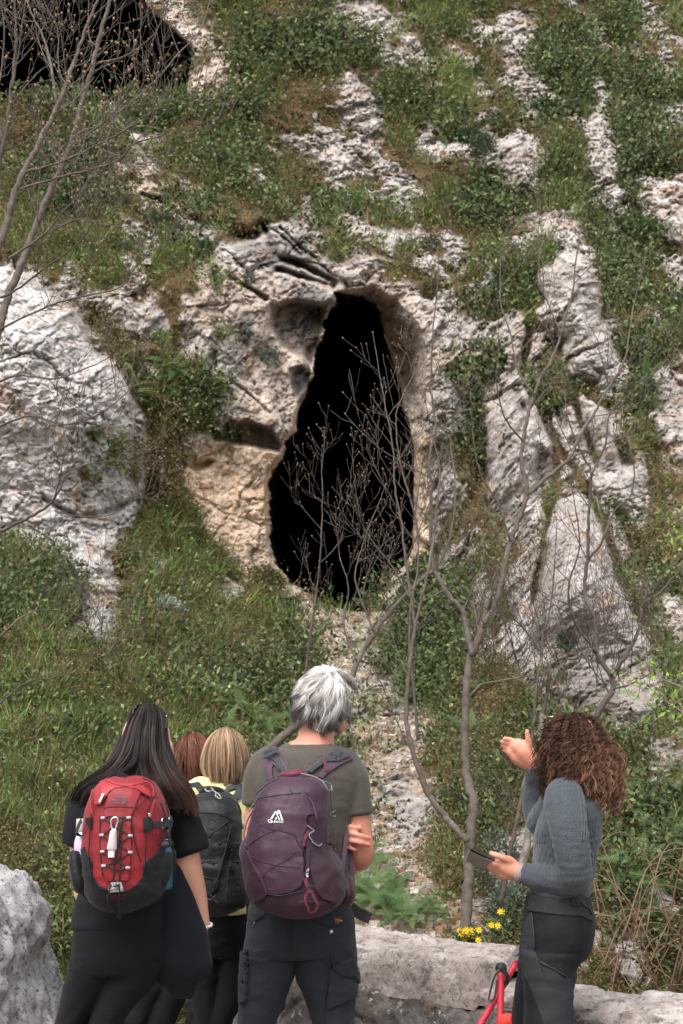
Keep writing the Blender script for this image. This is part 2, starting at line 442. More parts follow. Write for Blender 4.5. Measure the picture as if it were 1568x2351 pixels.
NOTCH = [((505,1005),(525,980),(560,965),(620,985),(648,1025),(640,1042),(600,1035),(560,1025),(520,1020)), 0.55], \
        [((615,700),(680,690),(755,700),(745,730),(735,800),(715,850),(690,830),(640,800),(615,750)), 0.6], \
        [((660,850),(690,840),(712,860),(700,900),(680,920),(665,890)), 0.3], \
        [((405,1055),(440,1065),(480,1050),(500,1060),(480,1080),(440,1085),(410,1075)), 0.2]
CRACKS = [([(500,518),(540,545),(575,545),(600,520)], 12, .5), ([(600,520),(615,560),(640,595),(680,605),(720,625),(765,650)], 8, .4),
          ([(330,450),(370,462),(400,490),(430,500),(455,505)], 6, .3), ([(640,525),(700,580),(735,600)], 5, .2),
          ([(620,530),(660,560),(690,590)], 5, .2), ([(100,1150),(180,1190),(250,1170),(300,1150)], 6, .12),
          ([(1255,850),(1265,920),(1290,980)], 10, .25), ([(1395,930),(1400,1000),(1440,1060)], 10, .25),
          ([(960,1250),(1000,1270),(1040,1210)], 10, .2), ([(640,620),(700,640),(760,662)], 7, .3),
          ([(530,640),(560,660),(610,690)], 6, .2), ([(500,860),(560,900),(620,950)], 4, .08),
          ([(1190,900),(1210,960),(1190,1000)], 8, .2), ([(1040,860),(1075,900),(1110,1000),(1115,1100)], 14, .35)]

P0 = at_np(GX, GY, BASE)                              # base surface, (ny,nx,3)
sh = GX.shape
Pf = P0.reshape(-1, 3)
# picture-space warp so outlines are ragged
wob = (fbm(Pf, 1.3, 4, 5) * 34).reshape(sh)
wob2 = (fbm(Pf, 1.1, 3, 9) * 10).reshape(sh)
rock = np.full(sh, -99., np.float32)
for poly in ROCKS:
    xs = [p[0] for p in poly]; ys = [p[1] for p in poly]; m = 60
    x0, x1 = np.searchsorted(gx, (min(xs) - m, max(xs) + m)); y0, y1 = np.searchsorted(gy, (min(ys) - m, max(ys) + m))
    if x1 <= x0 or y1 <= y0: continue
    X, Y = GX[y0:y1, x0:x1], GY[y0:y1, x0:x1]
    d = seg_dist(X, Y, poly, True); d = np.where(inside(X, Y, poly), d, -d)
    s = rock[y0:y1, x0:x1]; np.maximum(s, d, out=s)
# loose scatter of small outcrops outside the frame and between the traced ones
sc1 = fbm(Pf, (0.55, 0.55, 0.35), 3, 31).reshape(sh)
outside_m = np.clip(np.maximum(np.maximum(-GX, GX - 1568), -GY) / 60, 0, 1)
rock = np.maximum(rock, np.where(outside_m > 0, (sc1 - 0.12) * 120 * outside_m, -99))
sc2 = fbm(Pf * np.array([1.0, 1, .75], np.float32), 2.1, 3, 77).reshape(sh)
patchy = sstep(380, 520, GY) * (1 - sstep(1250, 1450, GY)) * sstep(200, 300, GX)
patchy = np.maximum(patchy, 0.55 * (GX > 650))
_c, _s = math.cos(math.radians(28)), math.sin(math.radians(28))
Rr = np.stack([Pf[:, 0] * _c + Pf[:, 2] * _s, Pf[:, 1] * .6, -Pf[:, 0] * _s + Pf[:, 2] * _c], -1)
sc3 = fbm(Rr * np.array([1.9, 1, .62], np.float32), 1.25, 5, 177, .6).reshape(sh)
bias = 0.42 - .10 * sstep(1300, 1450, GY) * (GX < 700) - .13 * sstep(1050, 1350, GX) * sstep(1750, 1500, GY) - .10 * sstep(230, 420, GY) * sstep(1250, 900, GY) * sstep(180, 320, GX) - .05 * (GX > 700) * (GY < 600) + .16 * sstep(1350, 1500, GY) * (GX < 1050) + .14 * sstep(1650, 1850, GY)
rock = np.maximum(rock, (sc3 - bias) * 90)
rock = np.maximum(rock, (sc2 - 0.60 + 0.22 * patchy) * 80)
db = seg_dist(GX, GY, BIG, True); db = np.where(inside(GX, GY, BIG), db, -db)
rock = np.maximum(rock, db + 6)
fine = fbm(Pf * np.array([1.25, 1, .8], np.float32), 4.5, 4, 8, 0.6).reshape(sh)
rockd = np.minimum(rock, 30) + 9 + wob * 0.62 + fine * (20 + 8 * (db < 0)) + fbm(Pf, 11.0, 2, 18).reshape(sh) * 9          # signed, ragged
rockd = rockd - 34 * sstep(0.26, 0.5, fbm(Pf, 1.9, 4, 808).reshape(sh)) * (db < 0) - 34 * sstep(0.22, 0.5, fbm(Pf, 1.2, 4, 818).reshape(sh)) * (db > 0)   # pockets of moss in the stone
# gullies full of plants between the ribs of rock
GUL = np.zeros(sh, np.float32)
for pts, w in (([(1225, 900), (1262, 985), (1290, 1050), (1345, 1110), (1385, 1200), (1415, 1290), (1440, 1360)], 17), ([(1275, 1030), (1262, 1150), (1258, 1260), (1240, 1330), (1225, 1440), (1245, 1540)], 15),
               ([(1300, 890), (1345, 990), (1368, 1075), (1400, 1130), (1450, 1230), (1500, 1330)], 14), ([(1085, 840), (1100, 960), (1108, 1150), (1135, 1300), (1175, 1420)], 20), ([(1445, 690), (1450, 800), (1475, 930), (1500, 1060), (1530, 1200)], 24),
               ([(1240, 560), (1215, 700), (1205, 860)], 14), ([(1340, 330), (1330, 460), (1370, 560), (1420, 640)], 20), ([(1440, 380), (1460, 520), (1470, 620)], 18),
               ([(225, 740), (300, 860), (345, 950), (352, 1080), (345, 1180), (310, 1260), (285, 1330)], 22), ([(400, 600), (395, 760), (420, 900), (380, 1020)], 18)):
    d = seg_dist(GX + wob * .5, GY, pts, False); GUL = np.maximum(GUL, np.exp(-(d / (w * .62)) ** 2) * (1 - .6 * sstep(-.1, .35, vnoise(P0.reshape(-1, 3), 1.6, 95).reshape(sh))))
rockd = rockd - 70 * GUL * (db < 4)
ROCKM = sstep(-2, 4, rockd)
dp = seg_dist(GX, GY, PATHP, True); dp = np.where(inside(GX, GY, PATHP), dp, -dp)
PATHM = sstep(-12, 10, dp + 18 + wob * 1.0) * (1 - ROCKM)
dc = seg_dist(GX, GY, CAVE, True); dc = np.where(inside(GX, GY, CAVE), dc, -dc) + wob2 * 0.8 + fbm(Pf, (5, 5, 8), 4, 91, .6).reshape(sh) * 14 * (.35 + .65 * (GX < 780))
dr = seg_dist(GX, GY, RIM, True); dr = np.where(inside(GX, GY, RIM), dr, -dr) + wob2
dc2 = seg_dist(GX, GY, CAVE2, True); dc2 = np.where(inside(GX, GY, CAVE2), dc2, -dc2) + wob2 * 1.2
# bare rock around the mouths
around = sstep(-26, -6, dr) * (GY < 1330)
ROCKM = np.maximum(ROCKM, around); ROCKM = np.maximum(ROCKM, sstep(-4, 4, dc)); ROCKM = np.maximum(ROCKM, sstep(-2, 4, dc2))
TAN = np.zeros(sh, np.float32)
for poly, w, soft in (([(400,1040),(500,1020),(640,1040),(625,1110),(620,1200),(615,1300),(560,1320),(480,1230),(420,1130)], 1.0, 50),
                [(RIM), 0.45, 50], ([(600,780),(720,800),(715,900),(690,1000),(650,1050),(560,1030)], 0.45, 60),
                ([(940,1000),(985,1010),(990,1290),(945,1300)], 1.0, 20), ([(1000,800),(1080,820),(1080,860),(1000,860)], .6, 30),
                ([(280,420),(420,440),(450,500),(350,500),(280,460)], .6, 40), ([(440,610),(490,610),(500,760),(440,740)], .5, 30),
                ([(430,120),(530,120),(530,240),(430,240)], .45, 30), ([(400,-50),(500,-50),(500,130),(420,130)], .35, 30), ([(500,640),(620,640),(700,700),(600,760),(520,720)], .45, 40)):
    d = seg_dist(GX, GY, poly, True); d = np.where(inside(GX, GY, poly), d, -d)
    TAN = np.maximum(TAN, w * sstep(-soft, soft * 0.4, d + wob * 1.5))
# grey-black patches on faces and notches around the mouth
DARK = np.zeros(sh, np.float32)
for (x, y, rx, ry, w) in ((562,755,22,45,.9),(690,880,24,46,.9),(600,590,60,22,.55),(660,590,50,30,.5),(600,1000,60,30,.5),(700,720,60,50,.7),(1060,940,16,60,.3),(640,900,26,60,.35)):
    q = ((GX - x) / rx) ** 2 + ((GY - y) / ry) ** 2
    DARK = np.maximum(DARK, w * (1 - sstep(0.5, 1.6, q + wob * 0.05)))

# normals of the base surface
dU = np.gradient(P0, axis=1); dV = np.gradient(P0, axis=0)
NRM = np.cross(dU, dV); NRM /= np.linalg.norm(NRM, axis=-1, keepdims=True) + 1e-9
NRM = np.where(NRM[..., 1:2] > 0, -NRM, NRM)           # towards the viewer's side
big_in = np.clip(db, 0, 200)
disp = np.zeros(sh, np.float32)
disp += fbm(Pf, 0.35, 3, 3).reshape(sh) * 0.5 * sstep(1950, 1300, GY)
disp += fbm(Pf, 2.2, 4, 14).reshape(sh) * 0.16
rr = ROCKM.reshape(-1) > 0.02
Pr = Pf[rr]
# the beds dip from upper left to lower right
ca, sa = math.cos(math.radians(-52)), math.sin(math.radians(-52))
Q = np.stack([Pr[:, 0] * ca - Pr[:, 2] * sa, Pr[:, 1], Pr[:, 0] * sa + Pr[:, 2] * ca], -1)
Qw = Q + 0.14 * np.stack([fbm(Q, 2.6, 4, 101, .65), fbm(Q, 2.6, 4, 102, .65), fbm(Q, 2.6, 4, 103, .65)], -1)
c1, f1, f2 = worley(Qw, (0.55, 0.8, 1.5), 41)
c2, g1, g2 = worley(Qw, (2.0, 2.6, 4.2), 42)
rd = (c1 - 0.5) * 0.15 - 0.09 * (1 - sstep(0.0, 0.05, f2 - f1)) * sstep(-.2, .3, vnoise(Q, 1.3, 77)) + (c2 - 0.5) * 0.06 - 0.03 * (1 - sstep(0.0, 0.06, g2 - g1)) * sstep(-.1, .3, vnoise(Q, 2.3, 78))
k1 = fbm(Qw, (1.5, 1.5, 3.2), 4, 51, 0.55); k2 = fbm(Qw, (4.5, 4.5, 8.0), 4, 52, 0.6)
rd += 0.08 - np.abs(k1) * 0.20 - np.abs(k2) * 0.07 - .085 * (1 - sstep(0, .07, np.abs(k1))) * sstep(-.3, .2, vnoise(Q, 1.4, 81)) - .035 * (1 - sstep(0, .08, np.abs(k2))) * sstep(-.2, .2, vnoise(Q, 2.9, 82)) + fbm(Q, 7.0, 5, 59, 0.7) * 0.06 + fbm(Qw, (1.1, 1.1, 1.6), 3, 53) * .12
c3, h1, h2 = worley(Qw, (7.0, 8.0, 12.0), 43)
rd += (c3 - 0.5) * 0.05 - 0.03 * (1 - sstep(0.0, 0.2, h2 - h1))
RD = np.zeros(sh[0] * sh[1], np.float32); RD[rr] = rd; RD = RD.reshape(sh)
CR = np.zeros(sh[0] * sh[1], np.float32); CR[rr] = .9 * (1 - sstep(.0, .045, np.abs(k1))) + .55 * (1 - sstep(0, .05, np.abs(k2))) * sstep(-.1, .2, vnoise(Q, 1.1, 79)) + .6 * (1 - sstep(0, 0.07, f2 - f1)) * sstep(-.2, .3, vnoise(Q, 1.3, 77)) + 0.5 * (1 - sstep(0, .09, g2 - g1)) * sstep(-.1, .3, vnoise(Q, 2.3, 78)) + .7 * sstep(.12, .4, -fbm(Q, 3.5, 5, 65, .7)); CR = CR.reshape(sh)
smoothrock = np.clip(sstep(-10, 10, db) * 0.4, 0, 1)
edge = sstep(0, 26, rockd)                            # outcrops stand proud, rounded at their rims
bulge = ROCKM * (0.04 + 0.10 * np.sqrt(edge + 1e-6)) * (1 - 0.6 * sstep(1300, 1500, GY) * (GX < 700))
scale_near = np.clip(BASE / 14, 0.55, 1.2)
disp += bulge * scale_near + ROCKM * RD * (1 - 0.5 * smoothrock) * (1 - .45 * TAN) * scale_near
disp += PATHM * (fbm(Pf, 5.0, 3, 88).reshape(sh) * 0.07)
# ragged small relief in soil
veg_lump = 1 - np.abs(fbm(Pf, 2.4, 3, 67).reshape(sh)) * 2.2
disp += (1 - ROCKM) * (fbm(Pf, 7.5, 3, 66).reshape(sh) * 0.08 + veg_lump * 0.13 * scale_near)
_r = P0 - np.array([0, 0, CAMZ], np.float32); _r /= np.linalg.norm(_r, axis=-1, keepdims=True)
FACE = NRM * (0.10 + 0.25 * (1 - ROCKM[..., None])) - _r; FACE /= np.linalg.norm(FACE, axis=-1, keepdims=True)
P = P0 + FACE * disp[..., None]
# the big pale outcrop on the left stands about two metres in front of the slope behind it
front = (1.1 * np.sqrt(np.clip((db + wob * 0.5) / 150, 0, 1)) + 0.2 * sstep(-4, 10, db)) * (1 - .95 * sstep(600, 1380, GY))
CAMP = np.array([0, 0, CAMZ], np.float32)
rayd = (P0 - CAMP); rayl = np.linalg.norm(rayd, axis=-1, keepdims=True); rayd = rayd / rayl
push = -front + .22 * GUL
# ridges on the right: raised fins
for poly, hgt in ((ROCKS[34], 0.9), (ROCKS[36], 1.0), (ROCKS[37], .8), (ROCKS[38], .6), (ROCKS[29], .9), (ROCKS[16], .7), (ROCKS[40], .5), (ROCKS[12], .5), (ROCKS[0], .35)):
    xs = [p[0] for p in poly]; ys = [p[1] for p in poly]; m = 20
    x0, x1 = np.searchsorted(gx, (min(xs) - m, max(xs) + m)); y0, y1 = np.searchsorted(gy, (min(ys) - m, max(ys) + m))
    X, Y = GX[y0:y1, x0:x1], GY[y0:y1, x0:x1]
    d = seg_dist(X, Y, poly, True); d = np.where(inside(X, Y, poly), d, -d) + wob[y0:y1, x0:x1] * .4
    push[y0:y1, x0:x1] -= hgt * .8 * np.sqrt(np.clip(d / 70, 0, 1)) * sstep(max(ys) + 5, max(ys) - .45 * (max(ys) - min(ys)), Y)
for poly, dep in NOTCH:
    d = seg_dist(GX, GY, poly, True); d = np.where(inside(GX, GY, poly), d, -d) + wob * 0.3
    push = push + dep * sstep(-2, 14, d)
for pts, w, dep in CRACKS:
    x0, x1 = np.searchsorted(gx, (min(p[0] for p in pts) - 40, max(p[0] for p in pts) + 40)); y0, y1 = np.searchsorted(gy, (min(p[1] for p in pts) - 40, max(p[1] for p in pts) + 40))
    d = seg_dist(GX[y0:y1, x0:x1] + wob2[y0:y1, x0:x1] * 1.5, GY[y0:y1, x0:x1] + wob[y0:y1, x0:x1] * .3, pts, False)
    push[y0:y1, x0:x1] += dep * 1.3 * np.exp(-(d / w) ** 2)
# the mouth walls lean back before the dark
push = push + (1.5 + .5 * fbm(P0.reshape(-1, 3), 3.0, 4, 93).reshape(sh)) * sstep(-4, 50, dr + fine * 22) * sstep(780, 840, GX) + 0.25 * sstep(-4, 10, dr)
cave_d = np.clip(dc, 0, None)
push = push + 17 * (1 - np.exp(-cave_d / 14)) * (dc > 0) + 2.5 * sstep(0, 4, dc)
cave_d2 = np.clip(dc2, 0, None)
push = push + 60 * (1 - np.exp(-cave_d2 / 40)) * (dc2 > 0) + 1.2 * sstep(0, 5, dc2)
P = P + rayd * push[..., None]
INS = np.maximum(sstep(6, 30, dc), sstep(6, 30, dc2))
near_fade = sstep(2500, 2650, GY)
P[..., 2] = P[..., 2] * (1 - near_fade) + (-0.4) * near_fade

ny, nx = sh
idx = np.arange(ny * nx, dtype=np.int32).reshape(ny, nx)
Fq = np.stack([idx[:-1, :-1], idx[1:, :-1], idx[1:, 1:], idx[:-1, 1:]], -1).reshape(-1, 4)
Pf = P.reshape(-1, 3)
dU = np.gradient(P, axis=1); dV = np.gradient(P, axis=0)
N2 = np.cross(dV, dU); N2 /= np.linalg.norm(N2, axis=-1, keepdims=True) + 1e-9
N2 = np.where((N2 * rayd).sum(-1, keepdims=True) > 0, -N2, N2)

# colour fields that belong to the surface itself
tone = fbm(P0.reshape(-1, 3), 0.9, 4, 200).reshape(sh)
tone2 = fbm(P0.reshape(-1, 3), 0.5, 3, 240).reshape(sh)

def limestone(name='limestone', terrain=True):
    m, nt, bs = mat_new(name)
    bs.inputs['Roughness'].default_value = 0.9; bs.inputs['Specular IOR Level'].default_value = 0.2
    v = coords(nt)
    n1 = noise(nt, 1.6, 8, 0.72, v, 0.4); n2 = noise(nt, 7.0, 8, 0.75, v, 0.3); n3 = noise(nt, 30, 5, 0.7, v)
    base = ramp(nt, n1, [(0.3, (0.32, 0.278, 0.255)), (0.47, (0.52, 0.465, 0.435)), (0.64, (0.71, 0.655, 0.625))])
    if terrain:
        base = mixc(nt, mathn(nt, 'MULTIPLY', attr(nt, 'pale'), ramp(nt, n1, [(.3, (.35,) * 3), (.5, (1,) * 3)])), base, (.76, .725, .71))
        tanc = ramp(nt, n2, [(0.3, (0.48, 0.29, 0.17)), (0.47, (0.72, 0.50, 0.33)), (0.66, (0.80, 0.66, 0.52))])
        tf = mathn(nt, 'MULTIPLY', attr(nt, 'tan'), ramp(nt, n1, [(0.25, (0.35,) * 3), (0.6, (1,) * 3)]))
        base = mixc(nt, tf, base, tanc)
    base = mixc(nt, ramp(nt, n2, [(0.38, (.7,) * 3), (0.48, (0, 0, 0))]), base, (0.24, 0.205, 0.185))
    ox = noise(nt, 2.6, 5, 0.6, v, 1.0)
    base = mixc(nt, ramp(nt, ox, [(0.55, (0, 0, 0)), (0.68, (0.6, 0.6, 0.6))]), base, (0.52, 0.31, 0.18))
    # dark lichen flecks and solution pits
    vo = N(nt, 'ShaderNodeTexVoronoi'); vo.inputs['Scale'].default_value = 9; nt.links.new(v, vo.inputs['Vector']); vo.inputs['Randomness'].default_value = 1
    pit = mathn(nt, 'MULTIPLY', ramp(nt, vo.outputs['Distance'], [(0.10, (1, 1, 1)), (0.24, (0, 0, 0))]), ramp(nt, noise(nt, 3.1, 3, 0.5, v), [(0.48, (0, 0, 0)), (0.58, (1, 1, 1))]))
    fl = ramp(nt, noise(nt, 15, 6, 0.78, v, .5), [(0.38, (1, 1, 1)), (0.44, (0, 0, 0))])
    base = mixc(nt, mathn(nt, 'MULTIPLY', pit, 0.8), base, (0.055, 0.048, 0.042))
    base = mixc(nt, mathn(nt, 'MULTIPLY', fl, 0.5), base, (0.10, 0.088, 0.076))
    lich = ramp(nt, noise(nt, 23, 3, 0.6, v, .2), [(0.64, (0, 0, 0)), (0.68, (1, 1, 1))])
    base = mixc(nt, mathn(nt, 'MULTIPLY', lich, 0.6), base, (0.66, 0.65, 0.63))
    hsum = mathn(nt, 'ADD', mathn(nt, 'MULTIPLY', n2, 0.7), mathn(nt, 'MULTIPLY', n3, 0.25))
    hsum = mathn(nt, 'SUBTRACT', hsum, mathn(nt, 'MULTIPLY', pit, 0.35))
    if terrain:
        base = mixc(nt, mathn(nt, 'MULTIPLY', attr(nt, 'grey_black'), 0.85), base, (0.085, 0.085, 0.092))
        base = mixc(nt, mathn(nt, 'MULTIPLY', attr(nt, 'crack'), 0.42), base, (0.11, 0.085, 0.06))
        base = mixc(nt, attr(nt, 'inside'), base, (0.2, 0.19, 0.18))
        # moss creeping over the stone
        mo = mathn(nt, 'MULTIPLY', ramp(nt, noise(nt, 4.2, 6, 0.65, v, .6), [(0.54, (0, 0, 0)), (0.60, (1, 1, 1))]), attr(nt, 'mossy'))
        base = mixc(nt, mo, base, (0.10, 0.075, 0.025))
        soil = ramp(nt, noise(nt, 9, 6, 0.7, v, .4), [(0.3, (0.06, 0.04, 0.025)), (0.44, (0.155, 0.10, 0.058)), (0.57, (0.20, 0.14, 0.065)), (0.72, (0.11, 0.10, 0.04))])
        pathc = ramp(nt, noise(nt, 14, 7, 0.75, v, .3), [(0.32, (0.08, 0.06, 0.04)), (0.43, (0.30, 0.235, 0.18)), (0.55, (0.54, 0.46, 0.38)), (0.68, (0.68, 0.62, 0.56))])
        soil = mixc(nt, attr(nt, 'path'), soil, pathc)
        base = mixc(nt, attr(nt, 'rock'), soil, base)
    nt.links.new(base, bs.inputs['Base Color'])
    bump(nt, hsum, 1.0, 0.09, bs)
    return m
M_ROCK = limestone('limestone_hillside', True)
mossy = sstep(0.0, 0.4, tone) * 0.9 + 0.1
cliff = npmesh('hillside', Pf, Fq, M_ROCK, attrs={'rock': ROCKM, 'tan': TAN, 'grey_black': DARK, 'crack': np.clip(CR, 0, 1) * ROCKM * (1 - .5 * smoothrock), 'inside': INS, 'path': PATHM, 'pale': np.clip(sstep(0, 20, db) * .75, 0, 1), 'mossy': mossy * (1 - .6 * smoothrock)})
tag(cliff, kind='structure')
TBVH = None
# ground sheet under and around the people
m_ground, nt, bs = mat_new('trodden_earth')
v = coords(nt)
nt.links.new(ramp(nt, noise(nt, 3, 8, 0.7, v), [(0.35, (0.06, 0.045, 0.03)), (0.5, (0.17, 0.135, 0.10)), (0.65, (0.30, 0.26, 0.21))]), bs.inputs['Base Color'])
bs.inputs['Roughness'].default_value = 0.95; bump(nt, noise(nt, 20, 6, 0.7, v), 0.7, 0.03, bs)
gxs = np.concatenate([np.linspace(-600, -12, 12), np.linspace(-10, 10, 60), np.linspace(12, 600, 12)])
gys = np.concatenate([np.linspace(-600, -8, 12), np.linspace(-6, 8.5, 50), np.linspace(10, 600, 8)])
XX, YY = np.meshgrid(gxs, gys)
ZZ = np.where((np.abs(XX) < 10) & (np.abs(YY) < 9), vnoise(np.stack([XX, YY, 0 * XX], -1).reshape(-1, 3), 1.5, 7).reshape(XX.shape) * 0.02, 0)
ZZ = np.where(YY > 8.6, -0.6, ZZ)
ii = np.arange(XX.size, dtype=np.int32).reshape(XX.shape)
tag(npmesh('ground', np.stack([XX, YY, ZZ], -1).reshape(-1, 3), np.stack([ii[:-1, :-1], ii[:-1, 1:], ii[1:, 1:], ii[1:, :-1]], -1).reshape(-1, 4), m_ground), kind='structure')

def surf(px, py, lift=0.0):
    """point and normal of the hillside at a picture position"""
    j = int(np.clip((px - gx[0]) / SX, 0, nx - 1)); i = int(np.clip((py - gy[0]) / SX, 0, ny - 1))
    n = Vector(N2[i, j].tolist())
    return Vector(P[i, j].tolist()) + n * lift, n
# ---------------------------------------------------------------- ground cover on the hillside
def leaf_mat(name, rough=0.55, trans=0.25):
    m, nt, bs = mat_new(name)
    c = attr(nt, 'col', True)
    nt.links.new(c, bs.inputs['Base Color']); bs.inputs['Roughness'].default_value = rough
    bs.inputs['Specular IOR Level'].default_value = 0.3
    tr = N(nt, 'ShaderNodeBsdfTranslucent'); nt.links.new(c, tr.inputs[0])
    mx = N(nt, 'ShaderNodeMixShader'); mx.inputs[0].default_value = trans
    out = nt.nodes['Material Output']
    nt.links.new(bs.outputs[0], mx.inputs[1]); nt.links.new(tr.outputs[0], mx.inputs[2]); nt.links.new(mx.outputs[0], out.inputs[0])
    return m
M_LEAF = leaf_mat('leafage')
def unit(a): return a / (np.linalg.norm(a, axis=-1, keepdims=True) + 1e-9)
def leaves(C, D, W, L, wid, col):
    """rhombic folded leaves: base C, direction D, side W"""
    Nn = unit(np.cross(D, W)); n = len(C)
    L = np.asarray(L).reshape(-1, 1) * np.ones((n, 1)); wid = np.asarray(wid).reshape(-1, 1) * np.ones((n, 1))
    a = C; b = C + D * L * 0.45 + W * wid * 0.5 + Nn * wid * .12; c = C + D * L - Nn * wid * .15; d = C + D * L * 0.45 - W * wid * 0.5 + Nn * wid * .12
    V = np.stack([a, b, c, d], 1).reshape(-1, 3)
    F = np.arange(n * 4, dtype=np.int32).reshape(-1, 4)
    return V, F, np.repeat(col, 4, 0)
def blades(C, D, S, L, wid, droop, col):
    """grass blades of three segments that arch over"""
    n = len(C); L = L.reshape(-1, 1); wid = wid.reshape(-1, 1)
    pts = []
    for t, w in ((0, 1.0), (0.4, .85), (0.75, .55)):
        p = C + D * L * t + droop * L * t * t
        pts += [p - S * wid * w * .5, p + S * wid * w * .5]
    pts.append(C + D * L + droop * L)
    V = np.stack(pts, 1).reshape(-1, 3); b = np.arange(n, dtype=np.int32)[:, None] * 7
    F4 = np.concatenate([b + np.array([[0, 1, 3, 2]]), b + np.array([[2, 3, 5, 4]])])
    F3 = b + np.array([[4, 5, 6]])
    return V, F4.astype(np.int32), F3.astype(np.int32), np.repeat(col, 7, 0)
def join_leaf(name, parts, mat, parent=None, loc=None):
    V = []; F4 = []; F3 = []; Cc = []; n = 0
    for p in parts:
        if len(p) == 3: v, f4, c = p; f3 = None
        else: v, f4, f3, c = p
        V.append(v); F4.append(f4 + n); Cc.append(c)
        if f3 is not None: F3.append(f3 + n)
        n += len(v)
    Fs = [np.concatenate(F4)] + ([np.concatenate(F3)] if F3 else [])
    return npmesh(name, np.concatenate(V), Fs, mat, parent, smooth=False, cols={'col': np.concatenate(Cc)}, loc=loc)
def rdir(n): return unit(rng.normal(size=(n, 3)))

# zones: what grows where (x, y, rx, ry, weight)
def zone(lst):
    z = np.zeros(sh, np.float32)
    for x, y, rx, ry, w in lst:
        q = ((GX - x) / rx) ** 2 + ((GY - y) / ry) ** 2
        z = np.maximum(z, w * (1 - sstep(0.3, 1.5, q + wob * 0.03)))
    return z
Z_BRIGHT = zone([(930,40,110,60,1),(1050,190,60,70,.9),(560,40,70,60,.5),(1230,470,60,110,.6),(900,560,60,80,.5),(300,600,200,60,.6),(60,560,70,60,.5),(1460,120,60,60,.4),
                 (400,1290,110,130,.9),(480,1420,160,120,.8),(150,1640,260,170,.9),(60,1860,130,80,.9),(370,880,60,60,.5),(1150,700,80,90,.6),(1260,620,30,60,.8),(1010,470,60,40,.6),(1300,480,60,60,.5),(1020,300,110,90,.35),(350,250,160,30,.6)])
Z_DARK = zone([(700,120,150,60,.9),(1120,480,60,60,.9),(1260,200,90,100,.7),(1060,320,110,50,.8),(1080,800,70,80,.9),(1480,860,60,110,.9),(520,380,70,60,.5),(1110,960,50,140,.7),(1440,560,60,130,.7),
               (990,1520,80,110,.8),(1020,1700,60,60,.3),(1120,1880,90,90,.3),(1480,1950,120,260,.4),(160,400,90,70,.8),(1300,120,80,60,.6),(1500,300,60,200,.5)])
Z_BROWN = zone([(730,340,150,120,.9),(660,420,120,70,.8),(1090,430,110,110,.8),(880,350,70,50,.6),(1130,340,60,60,.5),(420,760,60,100,.6),(300,1480,110,70,.6),(230,1560,120,60,.6),(620,1350,70,50,.5),(1450,1330,80,70,.6),(1480,1760,60,140,.8),
                (1200,1750,200,220,.85),(1150,1600,120,140,.9),(1060,1830,80,120,.7),(300,1640,70,50,.7),(480,1560,70,60,.7),(120,1780,90,50,.6),(170,1560,120,45,.8),(420,1400,50,60,.7),(560,1450,70,50,.7),(60,1700,60,60,.5),(330,1750,60,80,.5),(1480,2050,100,200,.5),(700,230,70,60,.6),(1240,80,70,50,.3),(520,1520,160,80,.55),(1010,60,60,60,.4),(1350,1640,130,60,.6),(90,1930,120,60,.5),(330,620,60,40,.4)])
vegM = (1 - ROCKM) * (1 - INS) * (1 - 0.93 * PATHM)
vis = np.ones(sh, np.float32)
vis *= np.where((GX > -300) & (GX < 1870) & (GY > -300) & (GY < 2380), 1, 0.3)
inframe = (GX > -60) & (GX < 1630) & (GY > -60) & (GY < 2360)
cover = fbm(P0.reshape(-1, 3), 1.7, 4, 300).reshape(sh)
prob = vegM * vis * np.where(inframe, 1.0, 0.25) * sstep(-0.55, 0.1, cover - 0.03 + 0.5 * np.maximum(Z_DARK, Z_BRIGHT) + 0.25 * Z_BROWN)
prob = np.maximum(prob, .42 * vegM * vis * np.where(inframe, 1, .2))
pf = prob.reshape(-1).astype(np.float64)
kindn = fbm(P0.reshape(-1, 3), 1.1, 3, 333).reshape(-1)
Z_BRIGHT = Z_BRIGHT * (1 - .75 * Z_BROWN * (GY > 1300))
zb, zd, zw = Z_BRIGHT.reshape(-1), Z_DARK.reshape(-1), Z_BROWN.reshape(-1)
N2f = N2.reshape(-1, 3); dist = BASE.reshape(-1)
UP = np.array([0, 0, 1.0])
GAIN = .93
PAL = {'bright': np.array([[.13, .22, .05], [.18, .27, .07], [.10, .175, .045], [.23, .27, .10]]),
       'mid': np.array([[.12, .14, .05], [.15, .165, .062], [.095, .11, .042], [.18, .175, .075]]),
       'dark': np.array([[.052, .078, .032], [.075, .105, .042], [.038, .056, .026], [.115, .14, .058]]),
       'brown': np.array([[.18, .115, .05], [.23, .15, .075], [.12, .08, .04], [.175, .145, .055]]),
       'straw': np.array([[.36, .28, .15], [.28, .21, .12], [.22, .17, .08]])}
def pick(pal, n):
    p = PAL[pal]; c = p[rng.integers(0, len(p), n)]
    return c * GAIN * rng.uniform(0.6, 1.4, (n, 1))
def choose(n):
    return rng.choice(len(pf), n, p=pf / pf.sum())
NC = 47000
ci = choose(NC)
kn = kindn[ci] + rng.normal(0, .22, NC)
r = rng.random(NC)
herb = (zb[ci] > .3) & (rng.random(NC) < .22)
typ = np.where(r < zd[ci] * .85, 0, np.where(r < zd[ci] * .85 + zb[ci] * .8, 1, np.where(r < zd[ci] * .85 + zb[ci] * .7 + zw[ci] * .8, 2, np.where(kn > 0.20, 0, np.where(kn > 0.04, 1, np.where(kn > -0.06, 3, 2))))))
typ = np.where(herb & (typ == 1), 3, typ)
lowc = (cover.reshape(-1)[ci] < -.16) & (rng.random(NC) < .75) & (zd[ci] < .4) & (zb[ci] < .4); typ = np.where(lowc, 2, typ)
parts_leaf = []; parts_grass = []; parts_moss = []
sizef = np.clip((dist / 14) ** .8, 0.42, 1.3)
